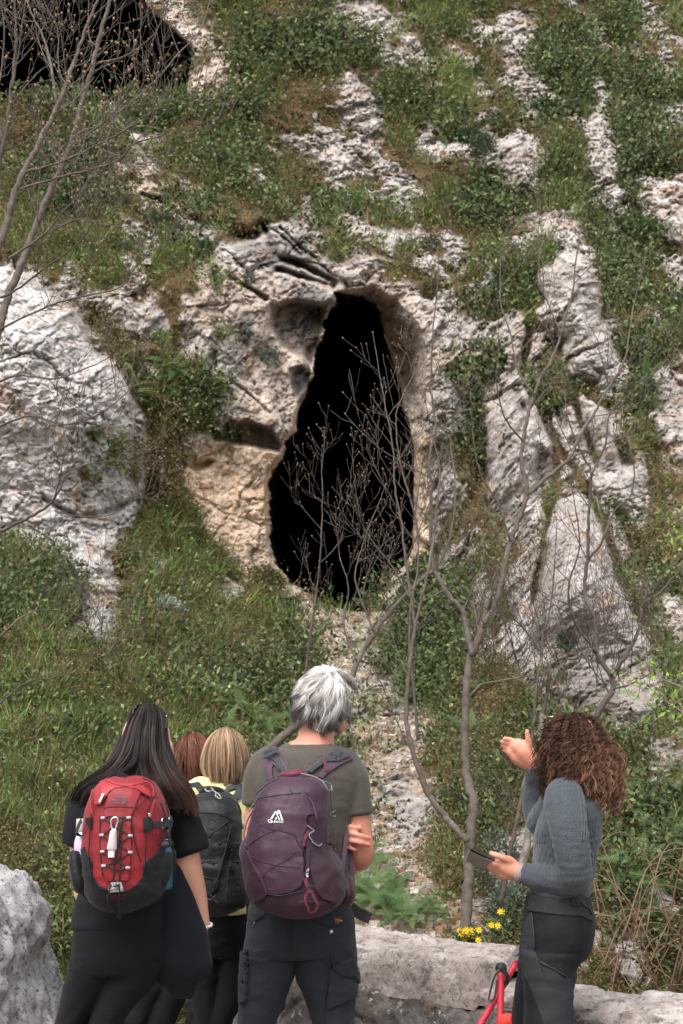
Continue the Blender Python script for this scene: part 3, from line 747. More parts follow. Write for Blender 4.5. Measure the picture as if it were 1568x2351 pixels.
# broad leafy clumps (0) and mixed herbs (3)
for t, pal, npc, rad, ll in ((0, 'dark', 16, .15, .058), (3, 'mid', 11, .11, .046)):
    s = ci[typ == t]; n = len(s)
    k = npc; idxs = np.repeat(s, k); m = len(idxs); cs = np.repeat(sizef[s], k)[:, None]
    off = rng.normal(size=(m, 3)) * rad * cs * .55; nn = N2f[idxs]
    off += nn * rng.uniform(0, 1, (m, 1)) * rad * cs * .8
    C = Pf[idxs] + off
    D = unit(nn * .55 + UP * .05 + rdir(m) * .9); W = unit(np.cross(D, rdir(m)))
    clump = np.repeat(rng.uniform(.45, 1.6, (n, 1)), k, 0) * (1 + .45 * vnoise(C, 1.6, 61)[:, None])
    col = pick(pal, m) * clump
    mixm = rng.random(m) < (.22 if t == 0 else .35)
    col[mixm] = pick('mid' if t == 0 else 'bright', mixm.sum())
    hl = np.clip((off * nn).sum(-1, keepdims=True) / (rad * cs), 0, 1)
    col *= 1 + .25 * hl  # outward leaves coloured lighter: light painted onto the clump tops
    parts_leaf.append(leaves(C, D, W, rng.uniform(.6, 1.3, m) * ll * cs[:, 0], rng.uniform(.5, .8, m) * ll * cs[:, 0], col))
# grass tufts
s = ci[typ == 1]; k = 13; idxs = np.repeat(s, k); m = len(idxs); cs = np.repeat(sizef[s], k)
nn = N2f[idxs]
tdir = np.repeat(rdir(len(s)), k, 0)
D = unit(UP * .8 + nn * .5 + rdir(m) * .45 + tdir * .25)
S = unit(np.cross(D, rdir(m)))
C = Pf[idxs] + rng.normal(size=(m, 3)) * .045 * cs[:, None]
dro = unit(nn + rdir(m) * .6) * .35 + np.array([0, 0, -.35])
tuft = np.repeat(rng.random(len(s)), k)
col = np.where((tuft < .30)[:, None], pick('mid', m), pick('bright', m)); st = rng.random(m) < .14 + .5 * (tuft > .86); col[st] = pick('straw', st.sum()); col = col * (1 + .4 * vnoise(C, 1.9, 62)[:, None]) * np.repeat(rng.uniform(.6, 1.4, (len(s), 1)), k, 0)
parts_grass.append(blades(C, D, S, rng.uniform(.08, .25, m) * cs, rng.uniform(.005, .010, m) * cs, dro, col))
# low cushions of moss and dry stuff
s = ci[typ == 2]; k = 22; idxs = np.repeat(s, k); m = len(idxs); cs = np.repeat(sizef[s], k)[:, None]
nn = N2f[idxs]
C = Pf[idxs] + rng.normal(size=(m, 3)) * .07 * cs + nn * rng.uniform(0, .05, (m, 1)) * cs
D = unit(nn * .6 + rdir(m)); W = unit(np.cross(D, rdir(m)))
col = pick('brown', m); g = rng.random(m) < .33; col[g] = pick('mid', g.sum()); g = rng.random(m) < .08; col[g] = pick('straw', g.sum())
parts_moss.append(leaves(C, D, W, rng.uniform(.015, .045, m) * cs[:, 0], rng.uniform(.008, .018, m) * cs[:, 0], col))
tag(join_leaf('leafy_ground_cover', parts_leaf, M_LEAF), 'dark and mid green low leafy plants spread over the hillside', 'ground cover', kind='stuff')
tag(join_leaf('grass', parts_grass, M_LEAF), 'bright green grass with dry blades growing on the slope', 'grass', kind='stuff')
tag(join_leaf('moss', parts_moss, M_LEAF), 'brown and olive moss and dry bits between the rocks', 'moss', kind='stuff')
# ---------------------------------------------------------------- tools for figures, cloth and packs
def C1(x, y): return (114.8 + .3294 * x, 1578.3 + .3294 * y)
def C2(x, y): return (487.8 + .3651 * x, 1492.2 + .3651 * y)
def C3(x, y): return (1004.4 + .3287 * x, 1578.3 + .3287 * y)
def CA(x, y): return (660.0 + .15865 * x, 1492.2 + .15865 * y)
def CB(x, y): return (545.2 + .2196 * x, 1664.4 + .2196 * y)
def CC(x, y): return (172.2 + .2013 * x, 1607.0 + .2013 * y)
def CD(x, y): return (x, y)
def CW(x, y): return (774.8 + .5058 * x, 2066.1 + .5058 * y)
def mesh_np(me):
    V = np.empty(len(me.vertices) * 3, np.float32); me.vertices.foreach_get('co', V); V = V.reshape(-1, 3)
    L = np.empty(len(me.loops), np.int32); me.loops.foreach_get('vertex_index', L)
    T = np.empty(len(me.polygons), np.int32); me.polygons.foreach_get('loop_total', T)
    S = np.empty(len(me.polygons), np.int32); me.polygons.foreach_get('loop_start', S)
    Fs = []
    for k in np.unique(T):
        s = S[T == k]; Fs.append(L[s[:, None] + np.arange(k)])
    return V, Fs
def vnormals(V, Fs):
    Nn = np.zeros_like(V)
    for F in Fs:
        a, b, c = V[F[:, 0]], V[F[:, 1]], V[F[:, 2]]
        n = np.cross(b - a, c - a)
        if F.shape[1] == 4: n += np.cross(c - a, V[F[:, 3]] - a)
        for k in range(F.shape[1]): np.add.at(Nn, F[:, k], n)
    return Nn / (np.linalg.norm(Nn, axis=1, keepdims=True) + 1e-12)
def union(mb, vox=0.006, smooth=3, factor=0.5):
    """one continuous skin over overlapping closed shapes"""
    me = bpy.data.meshes.new('u'); me.from_pydata([tuple(v) for v in mb.V], [], mb.F); me.update()
    bm = bmesh.new(); bm.from_mesh(me); bmesh.ops.recalc_face_normals(bm, faces=bm.faces); bm.to_mesh(me); bm.free()
    o = bpy.data.objects.new('u', me); COL.objects.link(o)
    r = o.modifiers.new('r', 'REMESH'); r.mode = 'VOXEL'; r.voxel_size = vox
    if smooth:
        s = o.modifiers.new('s', 'SMOOTH'); s.iterations = smooth; s.factor = factor
    dg = bpy.context.evaluated_depsgraph_get(); ev = o.evaluated_get(dg)
    m2 = bpy.data.meshes.new_from_object(ev)
    V, Fs = mesh_np(m2)
    bpy.data.objects.remove(o); bpy.data.meshes.remove(me); bpy.data.meshes.remove(m2)
    return V, Fs
def folds(V, amp, f, seed, ridged=True, octv=3, warp=0.15):
    W = V + warp * np.stack([vnoise(V, 3.0, seed + 1), vnoise(V, 3.0, seed + 2), vnoise(V, 3.0, seed + 3)], -1)
    return fbm(W, f, octv, seed, 0.5, ridged) * amp
def skinned(name, mb, mat, parent=None, vox=0.006, smooth=3, disp=None, loc=None, want=False, attrs=None):
    V, Fs = union(mb, vox, smooth)
    if disp is not None:
        Nn = vnormals(V, Fs); V = V + Nn * disp(V, Nn)[:, None]
    o = npmesh(name, V, Fs, mat, parent, loc=loc, attrs=attrs(V) if attrs else None)
    if want: return o, bvh_of(V, Fs)
    return o
def bvh_of(V, Fs):
    polys = []
    for F in Fs: polys += F.tolist()
    return BVHTree.FromPolygons([tuple(v) for v in V.tolist()], polys)
def rowloft(mb, cv, rows, Y, shrink=0.0, e=2.3, n=28, sub=3):
    """rings traced as (left, right, height) in a picture, with a real thickness (m) and depth offset (m)"""
    R = [np.array([*(r + (0,) * (5 - len(r)))], float) for r in rows]
    pts = [Vector(r[:3]) for r in R]; ex = [Vector((r[3], r[4], 0)) for r in R]
    P1 = spline(pts, sub); E1 = spline(ex, sub); rings = []
    for p, q in zip(P1, E1):
        xl, y = cv(p.x, p.z); xr, _ = cv(p.y, p.z); YY = Y + q.y
        a = at(xl, y, YY); b = at(xr, y, YY); c = (a + b) / 2
        rings.append(ell_ring(c, (1, 0, 0), (0, 1, 0), max(0.004, (b - a).length / 2 - shrink), max(0.004, q.x / 2 - shrink), n, e))
    ringsolid(mb, rings)
def limb(mb, cv, pts, Y, dr=0.0, sides=14, sub=6, open_end=False):
    P1 = [at(*cv(p[0], p[1]), Y + p[2]) for p in pts]
    Q = spline(P1, sub); r = [x.x for x in spline([Vector((p[3], 0, 0)) for p in pts], sub)]
    r = [max(.002, x + dr) for x in r]
    tube(mb, Q, r, sides)
    ball(mb, Q[0], r[0])
    if not open_end: ball(mb, Q[-1], r[-1])
def cast(bvh, px, py, fallbackY):
    d = ray_dir(px, py); o = Vector((0, 0, CAMZ))
    h = bvh.ray_cast(o, d, 60)
    if h[0] is None: return at(px, py, fallbackY), -d
    n = h[1]
    if n.dot(d) > 0: n = -n
    return h[0], n
def patch(name, bvh, cv, poly, mat, parent, FY, lift=0.003, step=1.3, round_n=0, maxgap=.05):
    """a panel lying on a surface, with its outline traced"""
    pts = [Vector((*cv(*p), 0)) for p in poly]
    if round_n: pts = spline(pts + [pts[0]], round_n)[:-1]
    pl = [(p.x, p.y) for p in pts]
    xs = [p[0] for p in pl]; ys = [p[1] for p in pl]
    X, Yg = np.meshgrid(np.arange(min(xs) - step, max(xs) + step, step), np.arange(min(ys) - step, max(ys) + step, step))
    ins = inside(X, Yg, pl); V = []; id_ = -np.ones(X.shape, int)
    for i in range(X.shape[0]):
        for j in range(X.shape[1]):
            if ins[i, j]:
                p, n = cast(bvh, X[i, j], Yg[i, j], FY); id_[i, j] = len(V); V.append(p + n * lift)
    F = []
    for i in range(X.shape[0] - 1):
        for j in range(X.shape[1] - 1):
            q = (id_[i, j], id_[i + 1, j], id_[i + 1, j + 1], id_[i, j + 1])
            if min(q) >= 0 and max((V[q[0]] - V[q[2]]).length, (V[q[1]] - V[q[3]]).length) < maxgap: F.append(q)
            elif sum(a >= 0 for a in q) == 3:
                t = tuple(a for a in q if a >= 0)
                if (V[t[0]] - V[t[1]]).length < maxgap and (V[t[2]] - V[t[1]]).length < maxgap: F.append(t)
    if not F: return None
    mb = MB(); mb.add(V, F); o = mb.build(name, mat, parent)
    s = o.modifiers.new('thickness', 'SOLIDIFY'); s.thickness = lift * 1.1; s.offset = -1
    return o
def strip_pts(bvh, cv, line, FY, lift, n=10):
    Q = spline([Vector((*cv(*p), 0)) for p in line], n)
    return [(cast(bvh, q.x, q.y, FY)) for q in Q]
def ribbon(mb, pts, nrm, w, th=0.0015):
    """flat band of width w (m) along pts, facing nrm"""
    fr = len(pts); V = []; F = []
    ws = w if hasattr(w, '__len__') else [w] * fr
    for i in range(fr):
        t = (pts[min(i + 1, fr - 1)] - pts[max(i - 1, 0)]).normalized()
        s = t.cross(nrm[i]); s = s.normalized() if s.length > 1e-6 else Vector((1, 0, 0))
        a = s * ws[i] / 2; u = nrm[i].normalized() * th
        V += [pts[i] - a, pts[i] + a, pts[i] + a + u, pts[i] - a + u]
    for i in range(fr - 1):
        for k in range(4):
            F.append((i * 4 + k, i * 4 + (k + 1) % 4, i * 4 + 4 + (k + 1) % 4, i * 4 + 4 + k))
    F.append((3, 2, 1, 0)); F.append(tuple((fr - 1) * 4 + k for k in range(4)))
    mb.add(V, F)
def band(name, bvh, cv, line, wD, mat, parent, FY, lift=0.003, th=0.0016, n=8, mb=None, smoothn=1):
    """webbing laid over a surface, width in picture pixels"""
    own = mb is None; mb = mb or MB()
    h = strip_pts(bvh, cv, line, FY, lift, n)
    pts = [p + nn * lift for p, nn in h]; nr = [nn for p, nn in h]
    for _ in range(smoothn):
        pts = [pts[0]] + [(pts[i - 1] + pts[i] * 2 + pts[i + 1]) / 4 for i in range(1, len(pts) - 1)] + [pts[-1]]
        nr = [nr[0]] + [(nr[i - 1] + nr[i] * 2 + nr[i + 1]).normalized() for i in range(1, len(nr) - 1)] + [nr[-1]]
    ribbon(mb, pts, nr, wD * perD(FY), th)
    if own: return mb.build(name, mat, parent, smooth=False)
def cord(mb, bvh, cv, line, r, FY, lift=0.002, n=6):
    h = strip_pts(bvh, cv, line, FY, lift, n)
    tube(mb, [p + nn * (lift + r) for p, nn in h], r, 6)
def text_on(name, txt, bvh, cv, x, y, size, mat, parent, FY, ang=0.0, lift=0.0035, bold=0.0, sx=1.0, mb=None, align='LEFT'):
    """lettering on a surface: (x, y) baseline start in the traced picture, size in its pixels"""
    cu = bpy.data.curves.new('t', 'FONT'); cu.body = txt; cu.size = 1.0; cu.offset = bold; cu.resolution_u = 3; cu.align_x = align
    o = bpy.data.objects.new('t', cu); COL.objects.link(o)
    dg = bpy.context.evaluated_depsgraph_get(); me = bpy.data.meshes.new_from_object(o.evaluated_get(dg))
    V, Fs = mesh_np(me)
    bpy.data.objects.remove(o); bpy.data.curves.remove(cu); bpy.data.meshes.remove(me)
    ca, sa = math.cos(ang), math.sin(ang); W = []
    for v in V:
        u, w = v[0] * size * sx, v[1] * size
        p, n = cast(bvh, *cv(x + u * ca + w * sa, y + u * sa - w * ca), FY)
        W.append(p + n * lift)
    F = [tuple(f) for q in Fs for f in q.tolist()]
    own = mb is None; mb = mb or MB(); mb.add(W, F)
    if own: return mb.build(name, mat, parent, smooth=False)
def poly_on(mb, bvh, cv, poly, FY, lift=0.0035):
    V = []
    for p in poly:
        q, n = cast(bvh, *cv(*p), FY); V.append(q + n * lift)
    mb.add(V, [tuple(range(len(V)))])
# ---- hair
def hair_mat(name, rough=0.45):
    m, nt, bs = mat_new(name)
    nt.links.new(attr(nt, 'col', True), bs.inputs['Base Color'])
    bs.inputs['Roughness'].default_value = rough + .1; bs.inputs['Specular IOR Level'].default_value = 0.16
    return m
M_HAIR = hair_mat('hair')
def guide_grid(cv, guides, Y, S):
    G = []
    for g in guides:
        Q = spline([at(*cv(p[0], p[1]), Y + p[2]) for p in g], 12)
        q = np.array([tuple(v) for v in Q]); L = np.concatenate([[0], np.cumsum(np.linalg.norm(np.diff(q, axis=0), axis=1))])
        t = np.linspace(0, L[-1], S + 1); G.append(np.stack([np.interp(t, L, q[:, k]) for k in range(3)], -1))
    return np.stack(G)
def hair_sheet(name, cv, guides, Y, parent, n, pal, S=16, width=.0016, thick=.014, clump=.010, fine=.003, wav=.0, wfreq=6, endj=.25, startj=.08, under=None, seed=1, tcol=None, nclump=26, mb_loc=None, inset=.012, cbr=.35):
    R = np.random.default_rng(seed)
    G = guide_grid(cv, guides, Y, S); g = len(G)
    u = R.uniform(0, g - 1.001, n); i = u.astype(int); f = (u - i)[:, None, None]
    ts = R.uniform(0, startj, n); te = 1 - R.uniform(0, 1, n) ** 2 * endj
    T = ts[:, None] + (te - ts)[:, None] * np.linspace(0, 1, S + 1)[None]           # n,S+1
    TT = np.clip(T * S, 0, S - 1e-4); k = TT.astype(int); w = (TT - k)[..., None]
    A0 = G[i[:, None], k] * (1 - w) + G[i[:, None], k + 1] * w
    B0 = G[i[:, None] + 1, k] * (1 - w) + G[i[:, None] + 1, k + 1] * w
    P_ = A0 * (1 - f) + B0 * f
    cl = (u / (g - 1) * nclump + R.normal(0, .15, n)).astype(int)
    cph = R.uniform(0, 6.28, nclump + 3)[np.clip(cl, 0, nclump + 2)]; cam_ = R.normal(0, 1, (nclump + 3, 3))[np.clip(cl, 0, nclump + 2)]
    cu_ = (np.clip(cl, 0, nclump) + .5) / nclump * (g - 1)
    # pull strands towards their lock
    pull = np.clip(cu_ - u, -1, 1)[:, None] * np.clip(T - .2, 0, 1) * .8
    lat = (B0 - A0)
    P_ = P_ + lat * pull[..., None]
    lay = R.uniform(0, 1, n)
    out = np.array([0, -1.0, 0.15]); out /= np.linalg.norm(out)
    P_ = P_ + out * (lay[:, None, None] * thick) + cam_[:, None, :] * clump * (T ** 1.3)[..., None]
    fr = R.normal(0, fine, (n, 3)); P_ = P_ + fr[:, None, :] * (0.4 + T[..., None])
    if wav:
        ph = cph + R.normal(0, .35, n)
        wv = np.sin(T * wfreq * 6.28 + ph[:, None]) * wav * np.clip(T * 2, 0.1, 1)
        latu = lat / (np.linalg.norm(lat, axis=-1, keepdims=True) + 1e-6)
        P_ = P_ + latu * wv[..., None] + out * (np.cos(T * wfreq * 6.28 + ph[:, None]) * wav * .6)[..., None]
    tan = np.gradient(P_, axis=1)
    side = np.cross(tan, out + R.normal(0, .35, (n, 1, 3))); side /= np.linalg.norm(side, axis=-1, keepdims=True) + 1e-9
    wd = width * R.uniform(.6, 1.4, (n, 1, 1)) * (1 - .75 * np.linspace(0, 1, S + 1) ** 3)[None, :, None]
    V = np.stack([P_ - side * wd / 2, P_ + side * wd / 2], 2).reshape(-1, 3)
    b = (np.arange(n)[:, None] * (2 * (S + 1)) + np.arange(S)[None] * 2).reshape(-1, 1)
    F = (b + np.array([[0, 1, 3, 2]])).astype(np.int32)
    pal = np.array(pal); c = pal[R.integers(0, len(pal), n)] * R.uniform(1 - cbr, 1 + cbr, (n, 1)) * (0.75 + .4 * lay[:, None])
    c = c * (1 + .25 * R.normal(0, 1, nclump + 3)[np.clip(cl, 0, nclump + 2)])[:, None].clip(.5, 1.6)
    cc = np.repeat(c[:, None, :], S + 1, 1)
    if tcol is not None: cc = tcol(cc, T, u / (g - 1), R)
    cc = np.repeat(cc[:, :, None, :], 2, 2).reshape(-1, 3)
    Vs = [V]; Fs = [F]; Cs = [cc]; off = len(V)
    if under is not None:                                # the dense inner mass of the hair
        gg, ss = G.shape[:2]
        U = G + out * -inset * 0
        Vu = np.concatenate([(U + out * .001).reshape(-1, 3), (U - out * inset).reshape(-1, 3)])
        M = gg * ss; ix = np.arange(M).reshape(gg, ss)
        q = np.stack([ix[:-1, :-1], ix[1:, :-1], ix[1:, 1:], ix[:-1, 1:]], -1).reshape(-1, 4)
        rim = list(ix[:, 0]) + list(ix[-1, 1:]) + list(ix[::-1, -1][1:]) + list(ix[0, ::-1][1:])
        rq = np.array([[rim[a], rim[(a + 1) % len(rim)], rim[(a + 1) % len(rim)] + M, rim[a] + M] for a in range(len(rim)) if rim[a] != rim[(a + 1) % len(rim)]])
        Fs.append((np.concatenate([q, q[:, ::-1] + M, rq]) + off).astype(np.int32)); Vs.append(Vu); Cs.append(np.tile(np.array(under)[None], (len(Vu), 1)))
    return npmesh(name, np.concatenate(Vs), [np.concatenate(Fs)], M_HAIR, parent, cols={'col': np.concatenate(Cs)})
def head(mb, c, yaw, pitch=0.0, s=1.0, roll=0.0, dr=0.0):
    """a head whose face looks along +Y turned by yaw (to the right negative) and raised by pitch"""
    Rm = Matrix.Rotation(yaw, 3, 'Z') @ Matrix.Rotation(pitch, 3, 'X') @ Matrix.Rotation(roll, 3, 'Y')
    c = Vector(c)
    def b(x, y, z, a, bb, cc): ball(mb, c + Rm @ Vector((x * s, y * s, z * s)), a * s + dr, bb * s + dr, cc * s + dr, 20, 14, Rm)
    b(0, -.012, .02, .076, .095, .095)                   # cranium
    b(0, .035, -.025, .062, .062, .082)                  # face
    b(0, .058, -.085, .040, .036, .030)                  # chin and jaw
    b(0, .02, -.07, .056, .055, .04)
    b(0, .100, -.022, .0125, .020, .016); b(0, .092, -.002, .009, .015, .026)   # nose
    b(0, .088, .022, .045, .014, .012)                   # brow
    for sx in (-1, 1):
        b(sx * .031, .076, .005, .016, .014, .012)       # eyes
        b(sx * .036, .070, -.03, .022, .02, .02)         # cheeks
        b(sx * .076, -.003, -.012, .010, .017, .030)     # ears
        b(sx * .083, -.012, -.004, .006, .010, .022)
    b(0, .090, -.055, .024, .012, .007); b(0, .088, -.067, .021, .012, .007)    # lips
    return Rm
def fingers(mb, specs):
    """each finger: list of points and a root radius; tapers to a rounded tip"""
    for pts, r in specs:
        Q = spline(pts, 4); n = len(Q); rs = [r * (1 - .22 * i / (n - 1)) for i in range(n)]
        tube(mb, Q, rs, 10); ball(mb, Q[-1], rs[-1], n=10, m=6); ball(mb, Q[0], rs[0], n=10, m=6)
        for k in range(4, n - 2, 4): ball(mb, Q[k], rs[k] * 1.06, n=10, m=6)
def skin_mat(name, c, red=(.62, .25, .17)):
    m, nt, bs = mat_new(name); v = coords(nt)
    nt.links.new(ramp(nt, noise(nt, 14, 5, 0.6, v), [(0.35, c), (0.7, tuple(a * .6 + b * .4 for a, b in zip(c, red)))]), bs.inputs['Base Color'])
    bs.inputs['Roughness'].default_value = 0.5; bs.inputs['Subsurface Weight'].default_value = 0.12
    bs.inputs['Subsurface Radius'].default_value = (0.010, 0.004, 0.002); bs.inputs['Subsurface Scale'].default_value = 1.0
    h = noise(nt, 90, 4, 0.6, v); bump(nt, h, 0.25, 0.0015, bs)
    return m
def cloth_mat(name, c, c2=None, fine=500, rough=0.9, streak=(1, 1, 1), amt=0.5, spec=0.2, sheen=0.15, big=6, bigamt=.12, metal=0, weave=.0006):
    m, nt, bs = mat_new(name); v = coords(nt, scale=streak)
    c2 = c2 or tuple(x * 1.35 for x in c)
    f = noise(nt, fine, 3, 0.65, v)
    base = ramp(nt, f, [(0.5 - .25 * (1.1 - amt), c), (0.5 + .25 * (1.1 - amt), c2)])
    b2 = noise(nt, big, 4, 0.6, coords(nt))
    base = mixc(nt, 1.0, base, ramp(nt, b2, [(0.3, (1 - bigamt,) * 3), (0.7, (1, 1, 1))]), 'MULTIPLY')
    nt.links.new(base, bs.inputs['Base Color']); bs.inputs['Roughness'].default_value = rough
    bs.inputs['Specular IOR Level'].default_value = spec; bs.inputs['Sheen Weight'].default_value = sheen
    wrinkle = noise(nt, 22, 4, 0.6, coords(nt), 1.2)
    n1 = bump(nt, wrinkle, 0.35, 0.006, bs)
    bump(nt, f, 0.5, weave, bs, n1)
    return m
def shoe(name, parent, x, y, yaw, mat, msole):
    mb = MB(); Rm = Matrix.Rotation(yaw, 3, 'Z')
    for q, (a, b, c) in (((0, -.02, .06), (.045, .07, .06)), ((0, .07, .045), (.046, .09, .045)), ((0, .14, .035), (.042, .05, .034)), ((0, -.03, .12), (.045, .05, .07))):
        ball(mb, Vector((x, y, 0)) + Rm @ Vector(q), a, b, c, 16, 10, Rm)
    o = skinned(name, mb, mat, parent, .007, 3)
    s = MB(); rings = []
    for z, k in ((0, 1.0), (.022, 1.04)):
        rings.append([Vector((x, y, z)) + Rm @ Vector((math.cos(a) * .048 * k, .05 + math.sin(a) * .145 * k, 0)) for a in [2 * PI * t / 24 for t in range(24)]])
    ringsolid(s, rings); s.build('sole', msole, o, smooth=False)
    return o
# ---------------------------------------------------------------- people
SK = skin_mat('skin_light', (.62, .345, .25)); SK2 = skin_mat('skin_warm', (.56, .30, .21)); SKR = skin_mat('skin_sunburnt', (.60, .27, .19), (.66, .2, .13))
M_BLACKTEE = cloth_mat('black_cotton', (.009, .009, .0105), (.015, .015, .017), sheen=.02, spec=.12)
M_BLACKTR = cloth_mat('black_trouser_cloth', (.007, .0075, .009), (.012, .013, .015), sheen=.02, spec=.12)
M_GREYTEE = cloth_mat('grey_brown_jersey', (.055, .047, .039), (.105, .092, .078), fine=330, streak=(1, 1, 2.2), amt=.6)
M_SLATE = cloth_mat('slate_trouser_cloth', (.017, .021, .027), (.030, .035, .043), sheen=.04)
M_YEL = cloth_mat('pale_yellow_cotton', (.66, .62, .27), (.74, .70, .36), bigamt=.06)
M_KNIT = cloth_mat('blue_grey_marl', (.026, .032, .038), (.080, .094, .108), fine=300, streak=(1, 1, 3.0), amt=.75)
M_GTR = cloth_mat('dark_softshell', (.006, .0065, .008), (.010, .011, .013), rough=.75, sheen=.02)
M_GTR2 = cloth_mat('grey_softshell', (.018, .0195, .023), (.026, .028, .032), rough=.75, sheen=.02)
M_BOOT = plain('boot_leather', (.05, .04, .033), .7, nscale=30); M_SOLE = plain('rubber_sole', (.02, .02, .02), .8)

# ---- man in the middle, grey hair, arms folded, purple pack
YM = 4.8
mtorso = [(655, 760, 590, .11), (560, 770, 600, .14), (430, 820, 622, .17), (335, 870, 655, .20), (275, 912, 720, .23), (255, 925, 800, .25), (262, 905, 920, .26), (275, 870, 1060, .26), (275, 850, 1200, .25), (262, 850, 1350, .25), (245, 862, 1480, .26), (232, 868, 1590, .26)]
mhip = [(240, 862, 1560, .25), (222, 880, 1680, .27), (210, 890, 1800, .29), (205, 890, 1900, .27)]
mlegs = [[(205, 540, 1860, .24), (198, 518, 1980, .22), (188, 490, 2080, .21), (172, 450, 2200, .20), (162, 402, 2351, .18), (165, 375, 2600, .16), (180, 360, 2900, .15), (190, 345, 3330, .13)],
         [(505, 890, 1860, .24), (520, 894, 1980, .22), (548, 892, 2080, .21), (592, 888, 2200, .20), (640, 886, 2351, .18), (665, 880, 2600, .16), (680, 860, 2900, .15), (695, 850, 3330, .13)]]
mb = MB()
rowloft(mb, C2, [(600, 732, 490, .115, .03), (578, 738, 528, .12, .02), (520, 742, 562, .13, .01), (466, 748, 590, .14), (430, 780, 620, .15), (400, 830, 660, .16)] , YM, 0)
rowloft(mb, C2, mtorso[2:] , YM, .012); rowloft(mb, C2, mhip, YM, .012)
for L in mlegs: rowloft(mb, C2, L, YM, .02)
hc = at(*CA(545, 800), YM + .035)
head(mb, hc, math.radians(-28), math.radians(14), 1.0)
limb(mb, C2, [(655, 470, .03, .058), (650, 560, .02, .062), (640, 620, .01, .07)], YM)
# near arm: shoulder, elbow, forearm across the chest
limb(mb, C2, [(845, 790, 0, .054), (885, 950, 0, .049), (915, 1130, .005, .0455), (935, 1280, .02, .043), (900, 1310, .11, .042), (800, 1230, .20, .036), (700, 1180, .24, .030), (640, 1160, .26, .028)], YM)
# far arm, hand tucked round the near upper arm
limb(mb, C2, [(320, 790, 0, .054), (302, 950, 0, .048), (280, 1150, .01, .045), (280, 1250, .04, .043), (420, 1240, .17, .040), (600, 1200, .21, .034), (740, 1160, .17, .029), (800, 1150, .10, .027)], YM)
def m2(x, y, yo): return at(*C2(x, y), YM + yo)
rowloft(mb, C2, [(770, 830, 1105, .05, .06), (775, 850, 1130, .06, .04), (775, 855, 1180, .06, .03), (780, 845, 1230, .05, .04)], YM)
fingers(mb, [([m2(820, 1105, -.02), m2(860, 1110, -.052), m2(900, 1116, -.060), m2(932, 1120, -.056)], .0098),
             ([m2(820, 1150, -.02), m2(870, 1152, -.058), m2(930, 1168, -.066), m2(988, 1184, -.046)], .0102),
             ([m2(820, 1195, -.02), m2(870, 1200, -.058), m2(930, 1212, -.066), m2(986, 1228, -.046)], .0098),
             ([m2(820, 1232, -.015), m2(850, 1240, -.045), m2(878, 1250, -.052), m2(900, 1258, -.050)], .0085),
             ([m2(790, 1120, .10), m2(840, 1080, .09), m2(880, 1060, .075), m2(910, 1060, .06)], .0105)])
# other hand rests under the far elbow
rowloft(mb, C2, [(600, 660, 1120, .05, .26), (590, 665, 1160, .06, .26), (600, 655, 1200, .05, .26)], YM)
fingers(mb, [([m2(605, 1130 + 22 * k, .25), m2(560, 1130 + 22 * k, .25), m2(520, 1135 + 22 * k, .235)], .009) for k in range(4)] + [([m2(640, 1120, .27), m2(620, 1090, .26), m2(590, 1075, .25)], .0105)])
man = skinned('person', mb, SKR, None, .0048, 3, loc=(float(at(*C2(550, 1900), YM).x), YM, 0))
tag(man, 'man with tousled grey hair, grey-brown T-shirt and folded arms, wearing a purple backpack', 'person', 'hikers looking at the cave')
mb = MB()
rowloft(mb, C2, [(466, 752, 597, .15, .01), (440, 775, 604, .16)] + mtorso[2:], YM, 0)
limb(mb, C2, [(815, 735, 0, .062), (858, 810, 0, .063), (880, 900, 0, .060), (888, 985, 0, .059), (891, 1032, 0, .061)], YM, open_end=True)
limb(mb, C2, [(355, 735, 0, .062), (322, 800, 0, .063), (305, 880, 0, .060), (300, 975, 0, .058)], YM, open_end=True)
def tee_folds(V, Nn):
    return folds(V, .006, (5, 5, 9), 5) + folds(V, .0025, (16, 16, 8), 9) * (Nn[:, 1] < 0.3)
skinned('t_shirt', mb, M_GREYTEE, man, .006, 3, tee_folds)
nb = MB(); Q = [at(*C2(x, y), YM + yo) for x, y, yo in ((462, 590, .04), (475, 597, -.03), (560, 606, -.066), (660, 606, -.064), (738, 600, -.03), (752, 592, .03))]
tube(nb, spline(Q, 5), .0055, 8); nb.build('collar', M_GREYTEE, man)
mb = MB(); rowloft(mb, C2, mhip, YM)
for L in mlegs: rowloft(mb, C2, L, YM)
def tr_folds(V, Nn):
    return folds(V, .009, (4, 4, 9), 21, warp=.25) + folds(V, .0035, (11, 11, 22), 25)
trm, bvm = skinned('trousers', mb, M_SLATE, man, .006, 2, tr_folds, want=True)
patch('cargo_pocket', bvm, C2, [(738, 2000), (880, 1960), (905, 2070), (892, 2180), (720, 2260), (728, 2120)], M_SLATE, trm, YM, .011, 1.6)
patch('pocket_flap', bvm, C2, [(745, 1985), (868, 1935), (902, 2035), (900, 2110), (875, 2060), (800, 2040)], M_SLATE, trm, YM, .017, 1.6)
patch('cargo_pocket', bvm, C2, [(192, 1900), (228, 1880), (232, 1990), (225, 2200), (180, 2230), (178, 2100)], M_SLATE, trm, YM, .012, 1.6)
patch('back_pocket_flap', bvm, C2, [(600, 1650), (690, 1662), (820, 1700), (828, 1722), (752, 1750), (640, 1700)], M_SLATE, trm, YM, .006, 1.3)
patch('back_pocket_flap', bvm, C2, [(232, 1660), (300, 1640), (330, 1668), (262, 1712), (236, 1690)], M_SLATE, trm, YM, .006, 1.3)
patch('orange_tag', bvm, C2, [(760, 1690), (806, 1700), (808, 1712), (762, 1706)], plain('orange_leather', (.42, .17, .04), .7), trm, YM, .009, .7)
M_METAL = plain('dull_metal', (.45, .45, .46), .35, 1.0)
